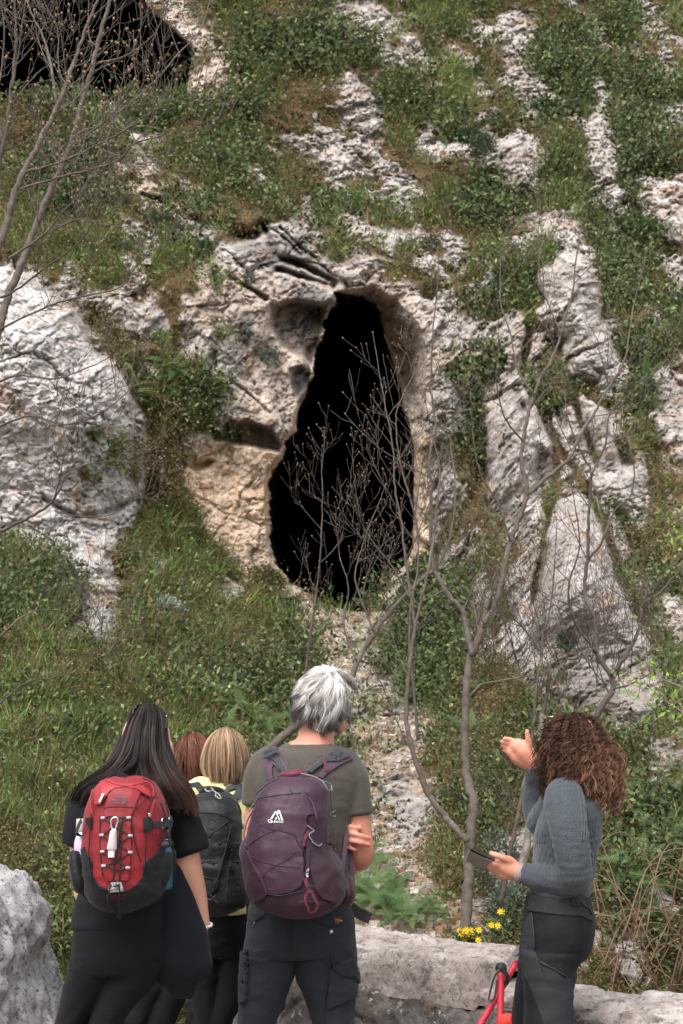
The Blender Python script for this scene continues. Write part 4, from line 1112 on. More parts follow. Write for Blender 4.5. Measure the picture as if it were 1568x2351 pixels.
for x, y, r in ((748, 1771, .0075), (264, 1714, .0045)):
    mb = MB(); p, n = cast(bvm, *C2(x, y), YM); M_ = n.to_track_quat('Z', 'Y').to_matrix(); ball(mb, p, r, r, .003, 12, 6, M_); mb.build('snap_button', M_METAL, trm)
mb = MB()
for ln in ([(483, 1600), (487, 1750), (497, 1900), (515, 2005)], [(745, 1900), (735, 2050), (712, 2200), (706, 2350)]):
    cord(mb, bvm, C2, ln, .0018, YM, .0008)
mb.build('seam', M_SLATE, trm)
shoe('boot', man, float(at(*C2(265, 2300), YM).x), YM, .1, M_BOOT, M_SOLE); shoe('boot', man, float(at(*C2(775, 2300), YM).x), YM, -.1, M_BOOT, M_SOLE)
# his hair: a white crown falling into grey waves and a darker nape
def man_t(c, T, u, R):
    k = sstep(.45, .95, T)[..., None]
    dark = (np.abs(u - .52) < .36)[:, None, None] * .75 + .1
    return c * (1 - k * dark)
mg = []
for (ex, ey, ez), (mx, my, mz) in zip([(905, 560, .02), (908, 760, .0), (850, 980, -.015), (740, 1110, -.05), (640, 1180, -.075), (520, 1200, -.085), (400, 1170, -.08), (280, 1110, -.06), (190, 1000, -.03), (105, 860, -.015), (130, 700, .0), (160, 560, .02)],
                                      [(840, 400, -.03), (860, 560, -.075), (800, 700, -.10), (720, 740, -.115), (640, 760, -.12), (540, 760, -.12), (430, 740, -.115), (320, 700, -.105), (240, 640, -.09), (190, 580, -.065), (210, 480, -.04), (250, 420, -.01)]):
    mg.append([(585 + (mx - 585) * .12, 330 + (my - 330) * .08, -.055), ((585 + mx) / 2, (330 + my) / 2 - 45, (mz - .06) / 2 - .02), (mx, my, mz), ((mx + ex) / 2 + (ex - mx) * .22, (my + ey) / 2, (mz + ez) / 2 - .012), (ex, ey, ez)])
hair_sheet('hair', CA, mg, YM + .035, man, 7500, [(.62, .59, .57), (.48, .45, .43), (.74, .71, .69), (.36, .33, .31)], 18, .0011, .014, .015, .004, .013, 2.2, .5, .3, under=(.34, .31, .29), seed=3, tcol=man_t, nclump=34, inset=.02, cbr=.22)
# top and front of the crown
tg = [[(590, 350, -.055), (x1, y1, z1), (x2, y2, z2)] for (x1, y1, z1), (x2, y2, z2) in (((860, 420, -.02), (900, 600, .04)), ((790, 315, -.01), (860, 420, .07)), ((700, 290, -.005), (740, 310, .08)), ((600, 262, -.005), (610, 290, .09)), ((500, 250, -.005), (430, 290, .09)), ((400, 290, -.01), (290, 380, .08)), ((280, 400, -.02), (180, 540, .06)), ((215, 500, -.03), (145, 690, .03)))]
hair_sheet('hair', CA, tg, YM + .035, man, 2200, [(.80, .78, .77), (.70, .67, .65), (.86, .84, .83)], 12, .0014, .010, .005, .003, .003, 1.2, .4, .2, under=(.5, .46, .44), seed=4, nclump=20, inset=.02, cbr=.18)

# ---- woman with long dark hair, black T-shirt, red pack
YW = 4.35
wt = [(430, 600, 640, .13), (330, 740, 690, .17), (240, 850, 740, .20), (215, 885, 800, .23), (215, 880, 900, .24), (225, 860, 1050, .24), (235, 840, 1200, .23), (225, 850, 1350, .23), (200, 870, 1480, .25), (178, 885, 1600, .27), (172, 890, 1660, .27)]
whip = [(195, 850, 1560, .25), (178, 870, 1700, .28), (160, 860, 1850, .29), (148, 800, 1960, .26)]
wlegs = [[(150, 500, 1900, .25), (125, 440, 2050, .22), (85, 340, 2200, .20), (45, 240, 2345, .18), (10, 190, 2600, .16), (0, 160, 3000, .14), (10, 150, 3480, .12)],
         [(430, 850, 1900, .25), (380, 760, 2020, .23), (320, 600, 2200, .21), (285, 500, 2345, .19), (270, 460, 2600, .17), (270, 430, 3000, .15), (280, 420, 3480, .12)]]
mb = MB()
rowloft(mb, C1, wt, YW, .014); rowloft(mb, C1, whip, YW, .014)
for L in wlegs: rowloft(mb, C1, L, YW, .02)
whc = at(*C1(680, 405), YW + .03)
head(mb, whc, math.radians(-12), math.radians(12), .96)
limb(mb, C1, [(640, 430, .02, .050), (600, 560, .01, .052), (560, 680, 0, .06)], YW)
limb(mb, C1, [(850, 850, 0, .048), (900, 980, .005, .044), (943, 1150, .01, .042), (958, 1235, .012, .0415), (985, 1330, .025, .038), (1018, 1450, .045, .033), (1048, 1580, .06, .026), (1062, 1650, .066, .0235)], YW)
limb(mb, C1, [(275, 850, 0, .048), (235, 1000, .005, .044), (235, 1150, .01, .041), (252, 1330, .02, .040), (262, 1440, .03, .039), (290, 1480, .14, .033), (330, 1440, .22, .026)], YW)
def w1(x, y, yo): return at(*C1(x, y), YW + yo)
rowloft(mb, C1, [(1040, 1082, 1655, .035, .07), (1025, 1098, 1700, .04, .075), (1018, 1105, 1755, .042, .08), (1024, 1100, 1800, .036, .08)], YW)
fingers(mb, [([w1(1034 + 21 * k, 1795, .08), w1(1030 + 21 * k, 1850 + [0, 12, 9, -4][k], .088), w1(1024 + 20 * k, 1885 + [0, 16, 12, -6][k], .115), w1(1020 + 20 * k, 1880 + [0, 14, 10, -6][k], .14)], .0085 - .0006 * (k == 3)) for k in range(4)] + [([w1(1030, 1690, .085), w1(1005, 1740, .11), w1(1010, 1790, .125), w1(1020, 1820, .13)], .0098)])
rowloft(mb, C1, [(310, 360, 1400, .04, .23), (320, 385, 1440, .05, .24), (330, 370, 1480, .04, .24)], YW)
fingers(mb, [([w1(370, 1405 + 20 * k, .235), w1(410, 1403 + 20 * k, .235), w1(440, 1408 + 20 * k, .215)], .0085) for k in range(4)] + [([w1(345, 1400, .24), w1(365, 1370, .235), w1(385, 1360, .225)], .0095)])
wom = skinned('person', mb, SK, None, .0048, 3, loc=(float(at(*C1(400, 1900), YW).x), YW, 0))
tag(wom, 'woman with very long straight dark hair in a black T-shirt carrying a red backpack', 'person', 'hikers looking at the cave')
mb = MB(); rowloft(mb, C1, wt, YW, 0)
limb(mb, C1, [(810, 790, 0, .060), (870, 860, 0, .060), (915, 950, 0, .058), (955, 1060, .0, .056), (978, 1145, .0, .055)], YW, open_end=True)
limb(mb, C1, [(310, 790, 0, .060), (275, 860, 0, .060), (235, 960, 0, .057), (208, 1085, .01, .055)], YW, open_end=True)
skinned('t_shirt', mb, M_BLACKTEE, wom, .006, 3, lambda V, Nn: folds(V, .008, (4, 4, 7), 41) + folds(V, .003, (14, 14, 10), 45))
mb = MB(); rowloft(mb, C1, whip, YW)
for L in wlegs: rowloft(mb, C1, L, YW)
skinned('trousers', mb, M_BLACKTR, wom, .0065, 3, lambda V, Nn: folds(V, .008, (4, 4, 7), 51, warp=.25) + folds(V, .003, (12, 12, 14), 55))
shoe('boot', wom, float(at(*C1(80, 2300), YW).x), YW, .1, M_BOOT, M_SOLE); shoe('boot', wom, float(at(*C1(350, 2300), YW).x), YW, -.1, M_BOOT, M_SOLE)
mb = MB(); rngb = random.Random(4)
for k in range(18):
    a = 2 * PI * k / 18; c = w1(1064, 1662, .067); ball(mb, c + Vector((math.cos(a) * .027, math.sin(a) * .024, .004 * math.sin(a) + .003 * math.cos(a))), .0048, n=8, m=6)
br = mb.build('bracelet', plain('pearl', (.75, .70, .70), .25, 0.3), None, loc=tuple(w1(1064, 1662, .067)))
tag(br, 'beaded bracelet on the wrist of the woman in the black T-shirt', 'bracelet')
wg = [
 [(760, 85, .09), (700, 85, .03), (640, 160, .0), (590, 280, -.02), (530, 450, -.03), (450, 640, -.05), (330, 800, -.07), (190, 910, -.06), (60, 1010, -.04), (-20, 1130, -.02), (-30, 1260, 0)],
 [(790, 72, .09), (765, 70, .0), (700, 160, -.05), (640, 300, -.09), (580, 500, -.11), (500, 680, -.13), (370, 830, -.15), (230, 930, -.13), (110, 1030, -.10), (60, 1150, -.06), (50, 1290, -.03)],
 [(810, 66, .09), (800, 64, .0), (750, 170, -.07), (700, 330, -.12), (640, 540, -.14), (570, 720, -.17), (440, 860, -.21), (300, 930, -.2), (190, 1000, -.15), (130, 1110, -.10), (110, 1250, -.05)],
 [(825, 64, .09), (822, 60, .0), (790, 180, -.085), (740, 360, -.13), (690, 580, -.15), (620, 760, -.20), (520, 870, -.27), (420, 920, -.30), (330, 945, -.29)],
 [(835, 64, .09), (832, 60, .0), (820, 190, -.09), (780, 380, -.135), (750, 600, -.155), (720, 760, -.20), (640, 860, -.27), (580, 920, -.31), (690, 960, -.34)],
 [(845, 64, .09), (847, 60, .0), (860, 190, -.09), (840, 380, -.135), (820, 600, -.155), (820, 760, -.20), (860, 860, -.26), (900, 960, -.29), (930, 1060, -.30), (1000, 1180, -.28)],
 [(865, 68, .09), (872, 62, .0), (910, 190, -.085), (900, 380, -.125), (890, 600, -.145), (920, 760, -.17), (980, 880, -.21), (1040, 1000, -.23), (1090, 1100, -.22), (1120, 1250, -.18)],
 [(880, 76, .09), (905, 70, .0), (960, 190, -.065), (960, 380, -.105), (960, 580, -.125), (1000, 740, -.14), (1070, 880, -.15), (1150, 1000, -.15), (1240, 1110, -.13), (1300, 1240, -.12)],
 [(900, 90, .09), (940, 84, .02), (1005, 200, -.04), (1010, 380, -.07), (1020, 560, -.09), (1060, 720, -.11), (1130, 870, -.12), (1230, 990, -.12), (1310, 1110, -.10), (1365, 1340, -.09)],
 [(920, 110, .09), (970, 105, .05), (1035, 230, .0), (1030, 380, -.03), (1055, 560, -.05), (1110, 710, -.07), (1160, 860, -.09), (1260, 980, -.10), (1330, 1130, -.09), (1340, 1300, -.09)]]
def wt_t(c, T, u, R):
    k = (sstep(.55, 1.0, T) * sstep(.45, .9, u)[:, None])[..., None]
    return c * (1 - k) + (c * .4 + np.array([.075, .036, .026])) * k
hair_sheet('hair', CC, wg, YW + .03, wom, 5200, [(.016, .012, .012), (.024, .017, .016), (.011, .009, .010), (.035, .024, .021)], 26, .0017, .014, .010, .003, .006, 1.5, .22, .03, under=(.010, .008, .008), seed=5, tcol=wt_t, nclump=30, inset=.01)

# ---- woman in pale yellow with a blonde bob and a black pack
YB = 5.35
bt = [(1150, 1300, 655, .12), (1080, 1370, 690, .15), (1000, 1430, 730, .19), (960, 1450, 790, .21), (960, 1440, 900, .22), (980, 1420, 1050, .22), (990, 1400, 1200, .21), (975, 1415, 1350, .22), (960, 1430, 1480, .24), (955, 1430, 1555, .24)]
bhip = [(970, 1420, 1500, .22), (960, 1430, 1650, .25), (965, 1425, 1780, .26), (980, 1420, 1860, .24)]
blegs = [[(965, 1220, 1820, .22), (975, 1210, 1950, .20), (985, 1190, 2150, .17), (1040, 1190, 2345, .16), (1060, 1180, 2600, .14), (1070, 1170, 3000, .12)],
         [(1180, 1430, 1820, .22), (1170, 1400, 1950, .20), (1140, 1370, 2150, .18), (1085, 1265, 2345, .17), (1090, 1240, 2600, .14), (1100, 1220, 3000, .12)]]
mb = MB(); rowloft(mb, C1, bt, YB, .012); rowloft(mb, C1, bhip, YB, .012)
for L in blegs: rowloft(mb, C1, L, YB, .018)
bhc = at(*C1(1235, 505), YB + .03); head(mb, bhc, math.radians(-15), math.radians(8), .93)
limb(mb, C1, [(1225, 560, .02, .048), (1225, 660, .01, .05), (1225, 720, 0, .06)], YB)
limb(mb, C1, [(990, 830, .02, .045), (975, 1000, .05, .040), (985, 1180, .08, .038), (1060, 1220, .2, .03), (1150, 1200, .26, .025)], YB)
limb(mb, C1, [(1410, 830, .02, .045), (1430, 1000, .05, .040), (1420, 1180, .08, .038), (1340, 1220, .2, .03), (1260, 1200, .26, .025)], YB)
def b1(x, y, yo): return at(*C1(x, y), YB + yo)
for sx, x0 in ((1, 1165), (-1, 1245)):
    ball(mb, b1(x0, 1200, .27), .035, .018, .04)
    fingers(mb, [([b1(x0 + sx * 20, 1178 + 15 * k, .27), b1(x0 + sx * 45, 1178 + 15 * k, .27), b1(x0 + sx * 62, 1182 + 15 * k, .255)], .008) for k in range(4)] + [([b1(x0, 1175, .27), b1(x0 + sx * 14, 1150, .265), b1(x0 + sx * 30, 1140, .26)], .009)])
wob_ = skinned('person', mb, SK, None, .0048, 3, loc=(float(b1(1190, 1900, 0).x), YB, 0))
tag(wob_, 'woman with a straight blonde bob in a pale yellow shirt carrying a black backpack', 'person', 'hikers looking at the cave')
mb = MB(); rowloft(mb, C1, bt, YB, 0)
limb(mb, C1, [(1060, 760, 0, .07), (1000, 830, .015, .068), (985, 960, .04, .06), (985, 1020, .05, .058)], YB)
limb(mb, C1, [(1350, 760, 0, .07), (1400, 830, .015, .068), (1425, 960, .04, .06), (1428, 1020, .05, .058)], YB)
skinned('shirt', mb, M_YEL, wob_, .006, 3, lambda V, Nn: folds(V, .006, (7, 7, 3), 61) + folds(V, .003, (18, 18, 5), 65))
mb = MB(); rowloft(mb, C1, bhip, YB)
for L in blegs: rowloft(mb, C1, L, YB)
skinned('trousers', mb, M_BLACKTR, wob_, .0065, 3, lambda V, Nn: folds(V, .007, (5, 5, 9), 71, warp=.25))
shoe('boot', wob_, float(b1(1115, 2300, 0).x), YB, .1, M_BOOT, M_SOLE); shoe('boot', wob_, float(b1(1165, 2300, 0).x) + .12, YB, -.1, M_BOOT, M_SOLE)
def bobg(c0, top, L_, R_, yb, ztop):
    out = []
    for k in range(11):
        a = k / 10; s = 2 * a - 1; x = L_ + (R_ - L_) * a
        dz = -.115 * math.sqrt(max(0, 1 - s * s))
        out.append([(c0 + s * 60, top + 8 + abs(s) * 22, .05), (c0 + s * 50, top - 6 + abs(s) * 16, .0), (c0 + (x - c0) * .72, top + 45 + 30 * s * s, dz * .8), (x, top + 160 + 20 * s * s, dz), (x + (c0 - x) * -.03, top + 280, dz * .98), (x + (c0 - x) * (.02 + .20 * abs(s)), yb - 22 * abs(s), dz * .75 - .012)])
    return out
def blond_t(c, T, u, R):
    k = (1 - sstep(.0, .38, T))[..., None] * .55
    m = (R.random(len(u)) < .35)[:, None, None]
    return c * (1 - k) + np.array([.16, .125, .115]) * k
hair_sheet('hair', C1, bobg(1228, 285, 1068, 1392, 668, 0), YB + .03, wob_, 4200, [(.29, .18, .11), (.20, .12, .075), (.40, .28, .18), (.11, .065, .042), (.33, .22, .14)], 18, .0016, .012, .006, .002, .003, 1.2, .16, .1, under=(.16, .09, .05), seed=6, tcol=blond_t, nclump=34, inset=.02, cbr=.25)

# ---- woman with auburn hair, mostly hidden behind the others
YN = 5.85
nt_ = [(930, 1080, 660, .12), (860, 1150, 700, .16), (810, 1200, 760, .19), (800, 1210, 900, .21), (810, 1200, 1100, .2), (820, 1190, 1250, .2), (800, 1200, 1450, .22), (790, 1180, 1600, .23)]
nlegs = [[(740, 960, 1560, .22), (720, 930, 1750, .22), (640, 860, 2000, .2), (560, 760, 2200, .17), (508, 690, 2345, .16), (500, 650, 2700, .13), (505, 640, 2900, .12)],
         [(860, 1130, 1560, .22), (850, 1080, 1750, .22), (800, 1020, 1950, .2), (740, 950, 2150, .17), (680, 868, 2345, .16), (670, 830, 2700, .13), (675, 820, 2900, .12)]]
mb = MB(); rowloft(mb, C1, nt_, YN, .012)
for L in nlegs: rowloft(mb, C1, L, YN, .018)
nhc = at(*C1(1000, 512), YN + .03); head(mb, nhc, math.radians(-10), math.radians(8), .95)
limb(mb, C1, [(1000, 560, .02, .048), (1000, 700, .01, .055)], YN)
limb(mb, C1, [(835, 820, .0, .043), (825, 1050, .01, .038), (840, 1200, .05, .034), (900, 1200, .2, .027)], YN)
limb(mb, C1, [(1180, 820, .0, .043), (1190, 1050, .01, .038), (1180, 1200, .05, .034), (1110, 1200, .2, .027)], YN)
def n1_(x, y, yo): return at(*C1(x, y), YN + yo)
for sx, x0 in ((1, 915), (-1, 1095)):
    ball(mb, n1_(x0, 1200, .22), .035, .018, .04)
    fingers(mb, [([n1_(x0 + sx * 18, 1180 + 14 * k, .22), n1_(x0 + sx * 40, 1180 + 14 * k, .22), n1_(x0 + sx * 55, 1184 + 14 * k, .205)], .008) for k in range(4)] + [([n1_(x0, 1178, .22), n1_(x0 + sx * 14, 1155, .215)], .009)])
wn_ = skinned('person', mb, SK2, None, .0055, 3, loc=(float(n1_(900, 1900, 0).x), YN, 0))
tag(wn_, 'woman with shoulder-length auburn hair in dark clothes, mostly hidden behind the two women with backpacks', 'person', 'hikers looking at the cave')
mb = MB(); rowloft(mb, C1, nt_, YN, 0)
limb(mb, C1, [(860, 770, 0, .06), (832, 850, .0, .056), (825, 1000, .01, .05)], YN); limb(mb, C1, [(1150, 770, 0, .06), (1180, 850, .0, .056), (1190, 1000, .01, .05)], YN)
skinned('t_shirt', mb, M_BLACKTEE, wn_, .008, 3, lambda V, Nn: folds(V, .006, (6, 6, 8), 81))
mb = MB()
for L in nlegs: rowloft(mb, C1, L, YN)
skinned('trousers', mb, M_BLACKTR, wn_, .0075, 3, lambda V, Nn: folds(V, .007, (5, 5, 9), 91, warp=.25))
shoe('boot', wn_, float(n1_(575, 2300, 0).x), YN, .1, M_BOOT, M_SOLE); shoe('boot', wn_, float(n1_(750, 2300, 0).x), YN, -.1, M_BOOT, M_SOLE)
hair_sheet('hair', C1, bobg(1000, 318, 842, 1160, 690, 0), YN + .03, wn_, 3600, [(.12, .045, .028), (.085, .034, .023), (.17, .07, .04), (.05, .022, .017)], 18, .0017, .012, .008, .002, .006, 1.8, .2, .1, under=(.035, .016, .012), seed=7, nclump=28, inset=.02)

# ---- guide with curly auburn hair, raised hand, tablet
YG = 4.7
gt = [(905, 1010, 655, .13), (850, 1070, 690, .17), (800, 1105, 740, .22), (765, 1125, 800, .27), (735, 1138, 870, .30), (700, 1140, 950, .31), (682, 1128, 1040, .31), (678, 1112, 1120, .30), (670, 1098, 1210, .28), (662, 1086, 1300, .27), (652, 1066, 1380, .27), (645, 1052, 1450, .27), (650, 1050, 1490, .27)]
ghip = [(645, 1050, 1440, .26), (632, 1062, 1520, .28), (612, 1085, 1620, .31), (596, 1092, 1710, .32), (586, 1075, 1800, .31), (582, 1030, 1880, .28)]
glegs = [[(588, 1040, 1840, .24, -.04), (590, 970, 1960, .22, -.05), (600, 952, 2060, .20, -.06), (612, 944, 2200, .19, -.07), (600, 932, 2351, .18, -.08), (610, 900, 2600, .16, -.08), (660, 870, 2900, .14, -.08), (700, 850, 3330, .12, -.08)],
         [(584, 950, 1840, .22, .10), (575, 900, 1960, .2, .12), (560, 860, 2060, .19, .13), (538, 800, 2200, .18, .14), (522, 760, 2351, .17, .15), (520, 720, 2600, .15, .15), (540, 700, 2900, .13, .15), (560, 690, 3330, .12, .15)]]
mb = MB(); rowloft(mb, C3, gt, YG, .012); rowloft(mb, C3, ghip, YG, .012)
for L in glegs: rowloft(mb, C3, L, YG, .018)
ghc = at(*C3(955, 425), YG + .02); head(mb, ghc, math.radians(38), math.radians(10), .97)
limb(mb, C3, [(925, 500, .0, .05), (950, 600, .0, .052), (960, 700, 0, .06)], YG)
# near arm to the tablet
limb(mb, C3, [(880, 790, -.13, .054), (905, 930, -.19, .050), (930, 1080, -.215, .047), (950, 1230, -.215, .044), (952, 1310, -.20, .043), (860, 1332, -.13, .041), (740, 1322, -.09, .036), (640, 1310, -.05, .030), (570, 1295, -.03, .0255)], YG)
def g3(x, y, yo): return at(*C3(x, y), YG + yo)
# hand holding the tablet: palm below, thumb over the top edge
limb(mb, C3, [(570, 1292, -.03, .026), (525, 1270, -.025, .030), (485, 1245, -.02, .033), (455, 1235, -.015, .030)], YG)
limb(mb, C3, [(545, 1300, -.02, .022), (480, 1290, -.01, .026), (440, 1275, .0, .024)], YG)
fingers(mb, [([g3(500, 1215, -.045), g3(455, 1188, -.055), g3(410, 1172, -.055), g3(375, 1160, -.045)], .0118),
             ([g3(455, 1245, -.03), g3(400, 1232, -.04), g3(350, 1208, -.04), g3(312, 1190, -.03)], .0100),
             ([g3(450, 1262, -.02), g3(395, 1252, -.03), g3(345, 1228, -.032), g3(318, 1208, -.025)], .0100),
             ([g3(450, 1280, -.01), g3(400, 1275, -.02), g3(360, 1256, -.025), g3(335, 1238, -.02)], .0096),
             ([g3(455, 1296, .0), g3(415, 1296, -.01), g3(385, 1284, -.015), g3(362, 1270, -.012)], .0085)])
# raised far arm with the open hand
limb(mb, C3, [(845, 800, .10, .055), (770, 900, .20, .048), (720, 930, .28, .044), (690, 800, .30, .038), (690, 680, .28, .031), (680, 590, .26, .026), (668, 535, .25, .024)], YG)
limb(mb, C3, [(668, 545, .25, .023), (640, 500, .25, .030), (600, 450, .25, .034), (565, 415, .25, .030)], YG)
limb(mb, C3, [(655, 555, .255, .018), (610, 520, .26, .026), (560, 480, .26, .028), (525, 450, .26, .022)], YG)
ball(mb, g3(598, 462, .25), .037, .015, .040, 16, 10, Matrix.Rotation(math.radians(-38), 3, 'Y'))
limb(mb, C3, [(650, 510, .24, .02), (632, 450, .24, .022), (620, 400, .24, .018)], YG)
fingers(mb, [([g3(640, 440, .24), g3(640, 395, .23), g3(630, 345, .225), g3(625, 308, .225)], .0112),
             ([g3(585, 400, .25), g3(548, 378, .25), g3(505, 362, .25), g3(470, 356, .25)], .0098),
             ([g3(565, 425, .255), g3(522, 400, .255), g3(480, 385, .257), g3(450, 380, .26)], .0100),
             ([g3(548, 450, .26), g3(510, 428, .262), g3(475, 414, .265), g3(452, 408, .268)], .0096),
             ([g3(545, 476, .265), g3(512, 458, .268), g3(485, 448, .27), g3(465, 442, .272)], .0085)])
gui = skinned('person', mb, SKR, None, .0046, 2, loc=(float(g3(800, 1900, 0).x), YG, 0))
tag(gui, 'guide with big curly auburn hair in a blue-grey top, one hand raised, holding a tablet', 'person', 'hikers looking at the cave')
mb = MB(); rowloft(mb, C3, gt, YG, 0)
limb(mb, C3, [(890, 760, -.10, .062), (885, 810, -.14, .064), (905, 930, -.19, .060), (930, 1080, -.215, .056), (950, 1230, -.215, .053), (952, 1308, -.20, .051), (860, 1332, -.13, .047), (740, 1324, -.09, .041), (650, 1313, -.05, .035), (606, 1306, -.038, .0335)], YG, open_end=True)
limb(mb, C3, [(850, 790, .08, .062), (770, 900, .20, .056), (720, 935, .28, .05), (690, 800, .30, .045), (690, 680, .28, .039), (680, 600, .26, .034)], YG)
def gfold(V, Nn):
    el = np.array(g3(950, 1300, -.17)); d = np.linalg.norm(V - el, axis=1)
    k = np.exp(-(d / .11) ** 2)
    return folds(V, .0035, (8, 8, 16), 111) + k * .0022 * np.sin(d * 330) + .0009 * np.sin(V[:, 2] * 260 + 6 * vnoise(V, 8, 5)) * np.exp(-(np.linalg.norm(V - np.array(g3(960, 1180, -.18)), axis=1) / .16) ** 2)
gtop, bvg = skinned('long_sleeved_top', mb, M_KNIT, gui, .0048, 3, gfold, want=True)
mb = MB()
for i in range(7):
    x = 1005 + i * 16
    cord(mb, bvg, C3, [(x - 8, 800 + 6 * i), (x, 900), (x + 2, 1000), (x - 4, 1080 - 8 * i)], .0016, YG, .0002)
for i in range(4):
    x = 700 + i * 17; cord(mb, bvg, C3, [(x, 985 + 3 * i), (x - 3, 1090)], .0014, YG, .0002)
cord(mb, bvg, C3, [(985, 690), (1000, 780), (1000, 900), (1015, 1000), (1035, 1150), (1042, 1240)], .0014, YG, .0001)
mb.build('ribbing', cloth_mat('ribbed_knit', (.022, .028, .038), (.11, .13, .15), fine=300), gtop)
mb = MB(); rowloft(mb, C3, ghip, YG)
for L in glegs: rowloft(mb, C3, L, YG)
gtr, bvt = skinned('trousers', mb, M_GTR, gui, .0058, 3, lambda V, Nn: folds(V, .006, (4, 4, 8), 121, warp=.3) + folds(V, .0025, (12, 12, 20), 125), want=True)
patch('waistband', bvt, C3, [(648, 1440), (800, 1462), (950, 1465), (1050, 1480), (1075, 1600), (1085, 1640), (1000, 1600), (850, 1592), (700, 1570), (630, 1560)], M_GTR2, gtr, YG, .004, 1.5)
patch('thigh_panel', bvt, C3, [(665, 1560), (672, 1700), (690, 1840), (700, 1890), (800, 1950), (905, 2020), (942, 2045), (940, 2200), (932, 2351), (930, 2420), (760, 2420), (690, 2200), (640, 2080), (600, 1990), (585, 1830), (610, 1640)], M_GTR2, gtr, YG, .0035, 1.6)
mb = MB()
cord(mb, bvt, C3, [(668, 1570), (678, 1700), (688, 1835)], .0022, YG, .003)
cord(mb, bvt, C3, [(715, 1915), (800, 1960), (895, 2020)], .0028, YG, .004); cord(mb, bvt, C3, [(725, 1935), (735, 1980)], .0016, YG, .005)
mb.build('zip', plain('black_zip', (.008, .008, .009), .5), gtr)
mb = MB()
for pts in ([(935, 1452), (942, 1500), (950, 1528)], [(968, 1450), (975, 1530)], [(1030, 1475), (1050, 1540), (1068, 1580)]):
    h = strip_pts(bvt, C3, pts, YG, .005, 5); ribbon(mb, [p + n * .007 for p, n in h], [n for p, n in h], .014, .002)
mb.build('belt_loop', M_GTR2, gtr, smooth=False)
mb = MB(); h = strip_pts(bvt, C3, [(960, 1462), (1000, 1480), (1040, 1510), (1052, 1525)], YG, .005, 5); ribbon(mb, [p + n * .0055 for p, n in h], [n for p, n in h], .030, .002)
mb.build('belt', plain('woven_belt', (.02, .02, .022), .8), gtr, smooth=False)
shoe('boot', gui, float(g3(770, 2300, 0).x), YG - .08, .8, M_BOOT, M_SOLE); shoe('boot', gui, float(g3(620, 2300, 0).x), YG + .15, .9, M_BOOT, M_SOLE)
# curls
def curls(name, c, n, parent, seed, pal):
    R = np.random.default_rng(seed); S = 46
    c = np.array(c)
    th = R.uniform(0, 2 * PI, n); ph = np.arccos(R.uniform(-.55, 1, n))
    d = np.stack([np.sin(ph) * np.cos(th), np.sin(ph) * np.sin(th), np.cos(ph)], -1)
    face = np.array([-math.sin(math.radians(38)), math.cos(math.radians(38)), 0])
    keep = ~((d @ face > .62) & (d[:, 2] < .5)); d = d[keep]; n = len(d)
    root = c + d * np.array([.074, .09, .10]) + np.array([0, 0, .015])
    L = R.uniform(.10, .24, n) * (0.75 + .35 * (d[:, 2] > .2)) + .05 * np.clip(d[:, 2], 0, 1) - .05 * (d[:, 0] < -.3)
    t = np.linspace(0, 1, S + 1)[None, :, None]
    wild = (R.random(n) < .12)[:, None, None] * R.uniform(.01, .04, (n, 1, 1))
    horiz = d * np.array([1, 1, 0]); horiz /= np.linalg.norm(horiz, axis=1, keepdims=True) + 1e-6
    spread = (R.uniform(.0, .022, n) + np.clip(d[:, 0] + .15, 0, 1) * R.uniform(.0, .026, n))[:, None, None] * (.7 + .6 * R.random((n, 1, 1)))
    P_ = root[:, None] + d[:, None] * .03 * np.sin(t * PI * .5) + horiz[:, None] * spread * np.sin(np.clip(t * 1.5, 0, 1) * PI / 2) + np.array([0, 0, -1.0]) * L[:, None, None] * t ** 1.25
    P_ = P_ + np.array([0, 0, .02]) * np.sin(t * PI * .8) + R.normal(0, .012, (n, 1, 3)) * t
    # hair rests on shoulders and back
    rad = R.uniform(.002, .0105, n)[:, None, None] * (.3 + np.clip(t * 3, 0, .7)); turns = (L / R.uniform(.016, .050, n))[:, None, None] * 6.28
    a = turns * t + R.uniform(0, 6.28, n)[:, None, None]
    o2 = np.cross(horiz, np.array([0, 0, 1.0]))[:, None]
    P_ = P_ + (d[:, None] + np.array([0, 0, .4])) * wild * t
    P_ = P_ + horiz[:, None] * rad * np.cos(a) + o2 * rad * np.sin(a)
    m = 4                                                    # hairs in each ringlet
    P_ = np.repeat(P_, m, 0); nn = len(P_)
    P_ = P_ + R.normal(0, .0035, (nn, 1, 3)) * (0.3 + t) + R.normal(0, .0015, (nn, S + 1, 3)).cumsum(1) * .16
    tan = np.gradient(P_, axis=1); side = np.cross(tan, np.array([0, -1, .2]) + R.normal(0, .5, (nn, 1, 3))); side /= np.linalg.norm(side, axis=-1, keepdims=True) + 1e-9
    wd = .0015 * R.uniform(.5, 1.3, (nn, 1, 1))
    V = np.stack([P_ - side * wd / 2, P_ + side * wd / 2], 2).reshape(-1, 3)
    b = (np.arange(nn)[:, None] * (2 * (S + 1)) + np.arange(S)[None] * 2).reshape(-1, 1); F = (b + np.array([[0, 1, 3, 2]])).astype(np.int32)
    pal = np.array(pal); cc = pal[R.integers(0, len(pal), n)]
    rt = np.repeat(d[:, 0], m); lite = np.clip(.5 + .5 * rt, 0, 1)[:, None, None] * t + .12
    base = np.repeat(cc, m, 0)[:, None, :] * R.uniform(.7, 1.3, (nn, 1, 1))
    col = base * (0.35 + 1.35 * lite)  # light painted in: right-hand curls turn paler towards their tips
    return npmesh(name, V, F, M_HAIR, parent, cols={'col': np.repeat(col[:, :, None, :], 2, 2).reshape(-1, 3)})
curls('hair', ghc + Vector((.005, -.01, .0)), 1500, gui, 8, [(.075, .036, .022), (.055, .027, .018), (.115, .055, .032), (.03, .016, .012), (.15, .075, .045)])
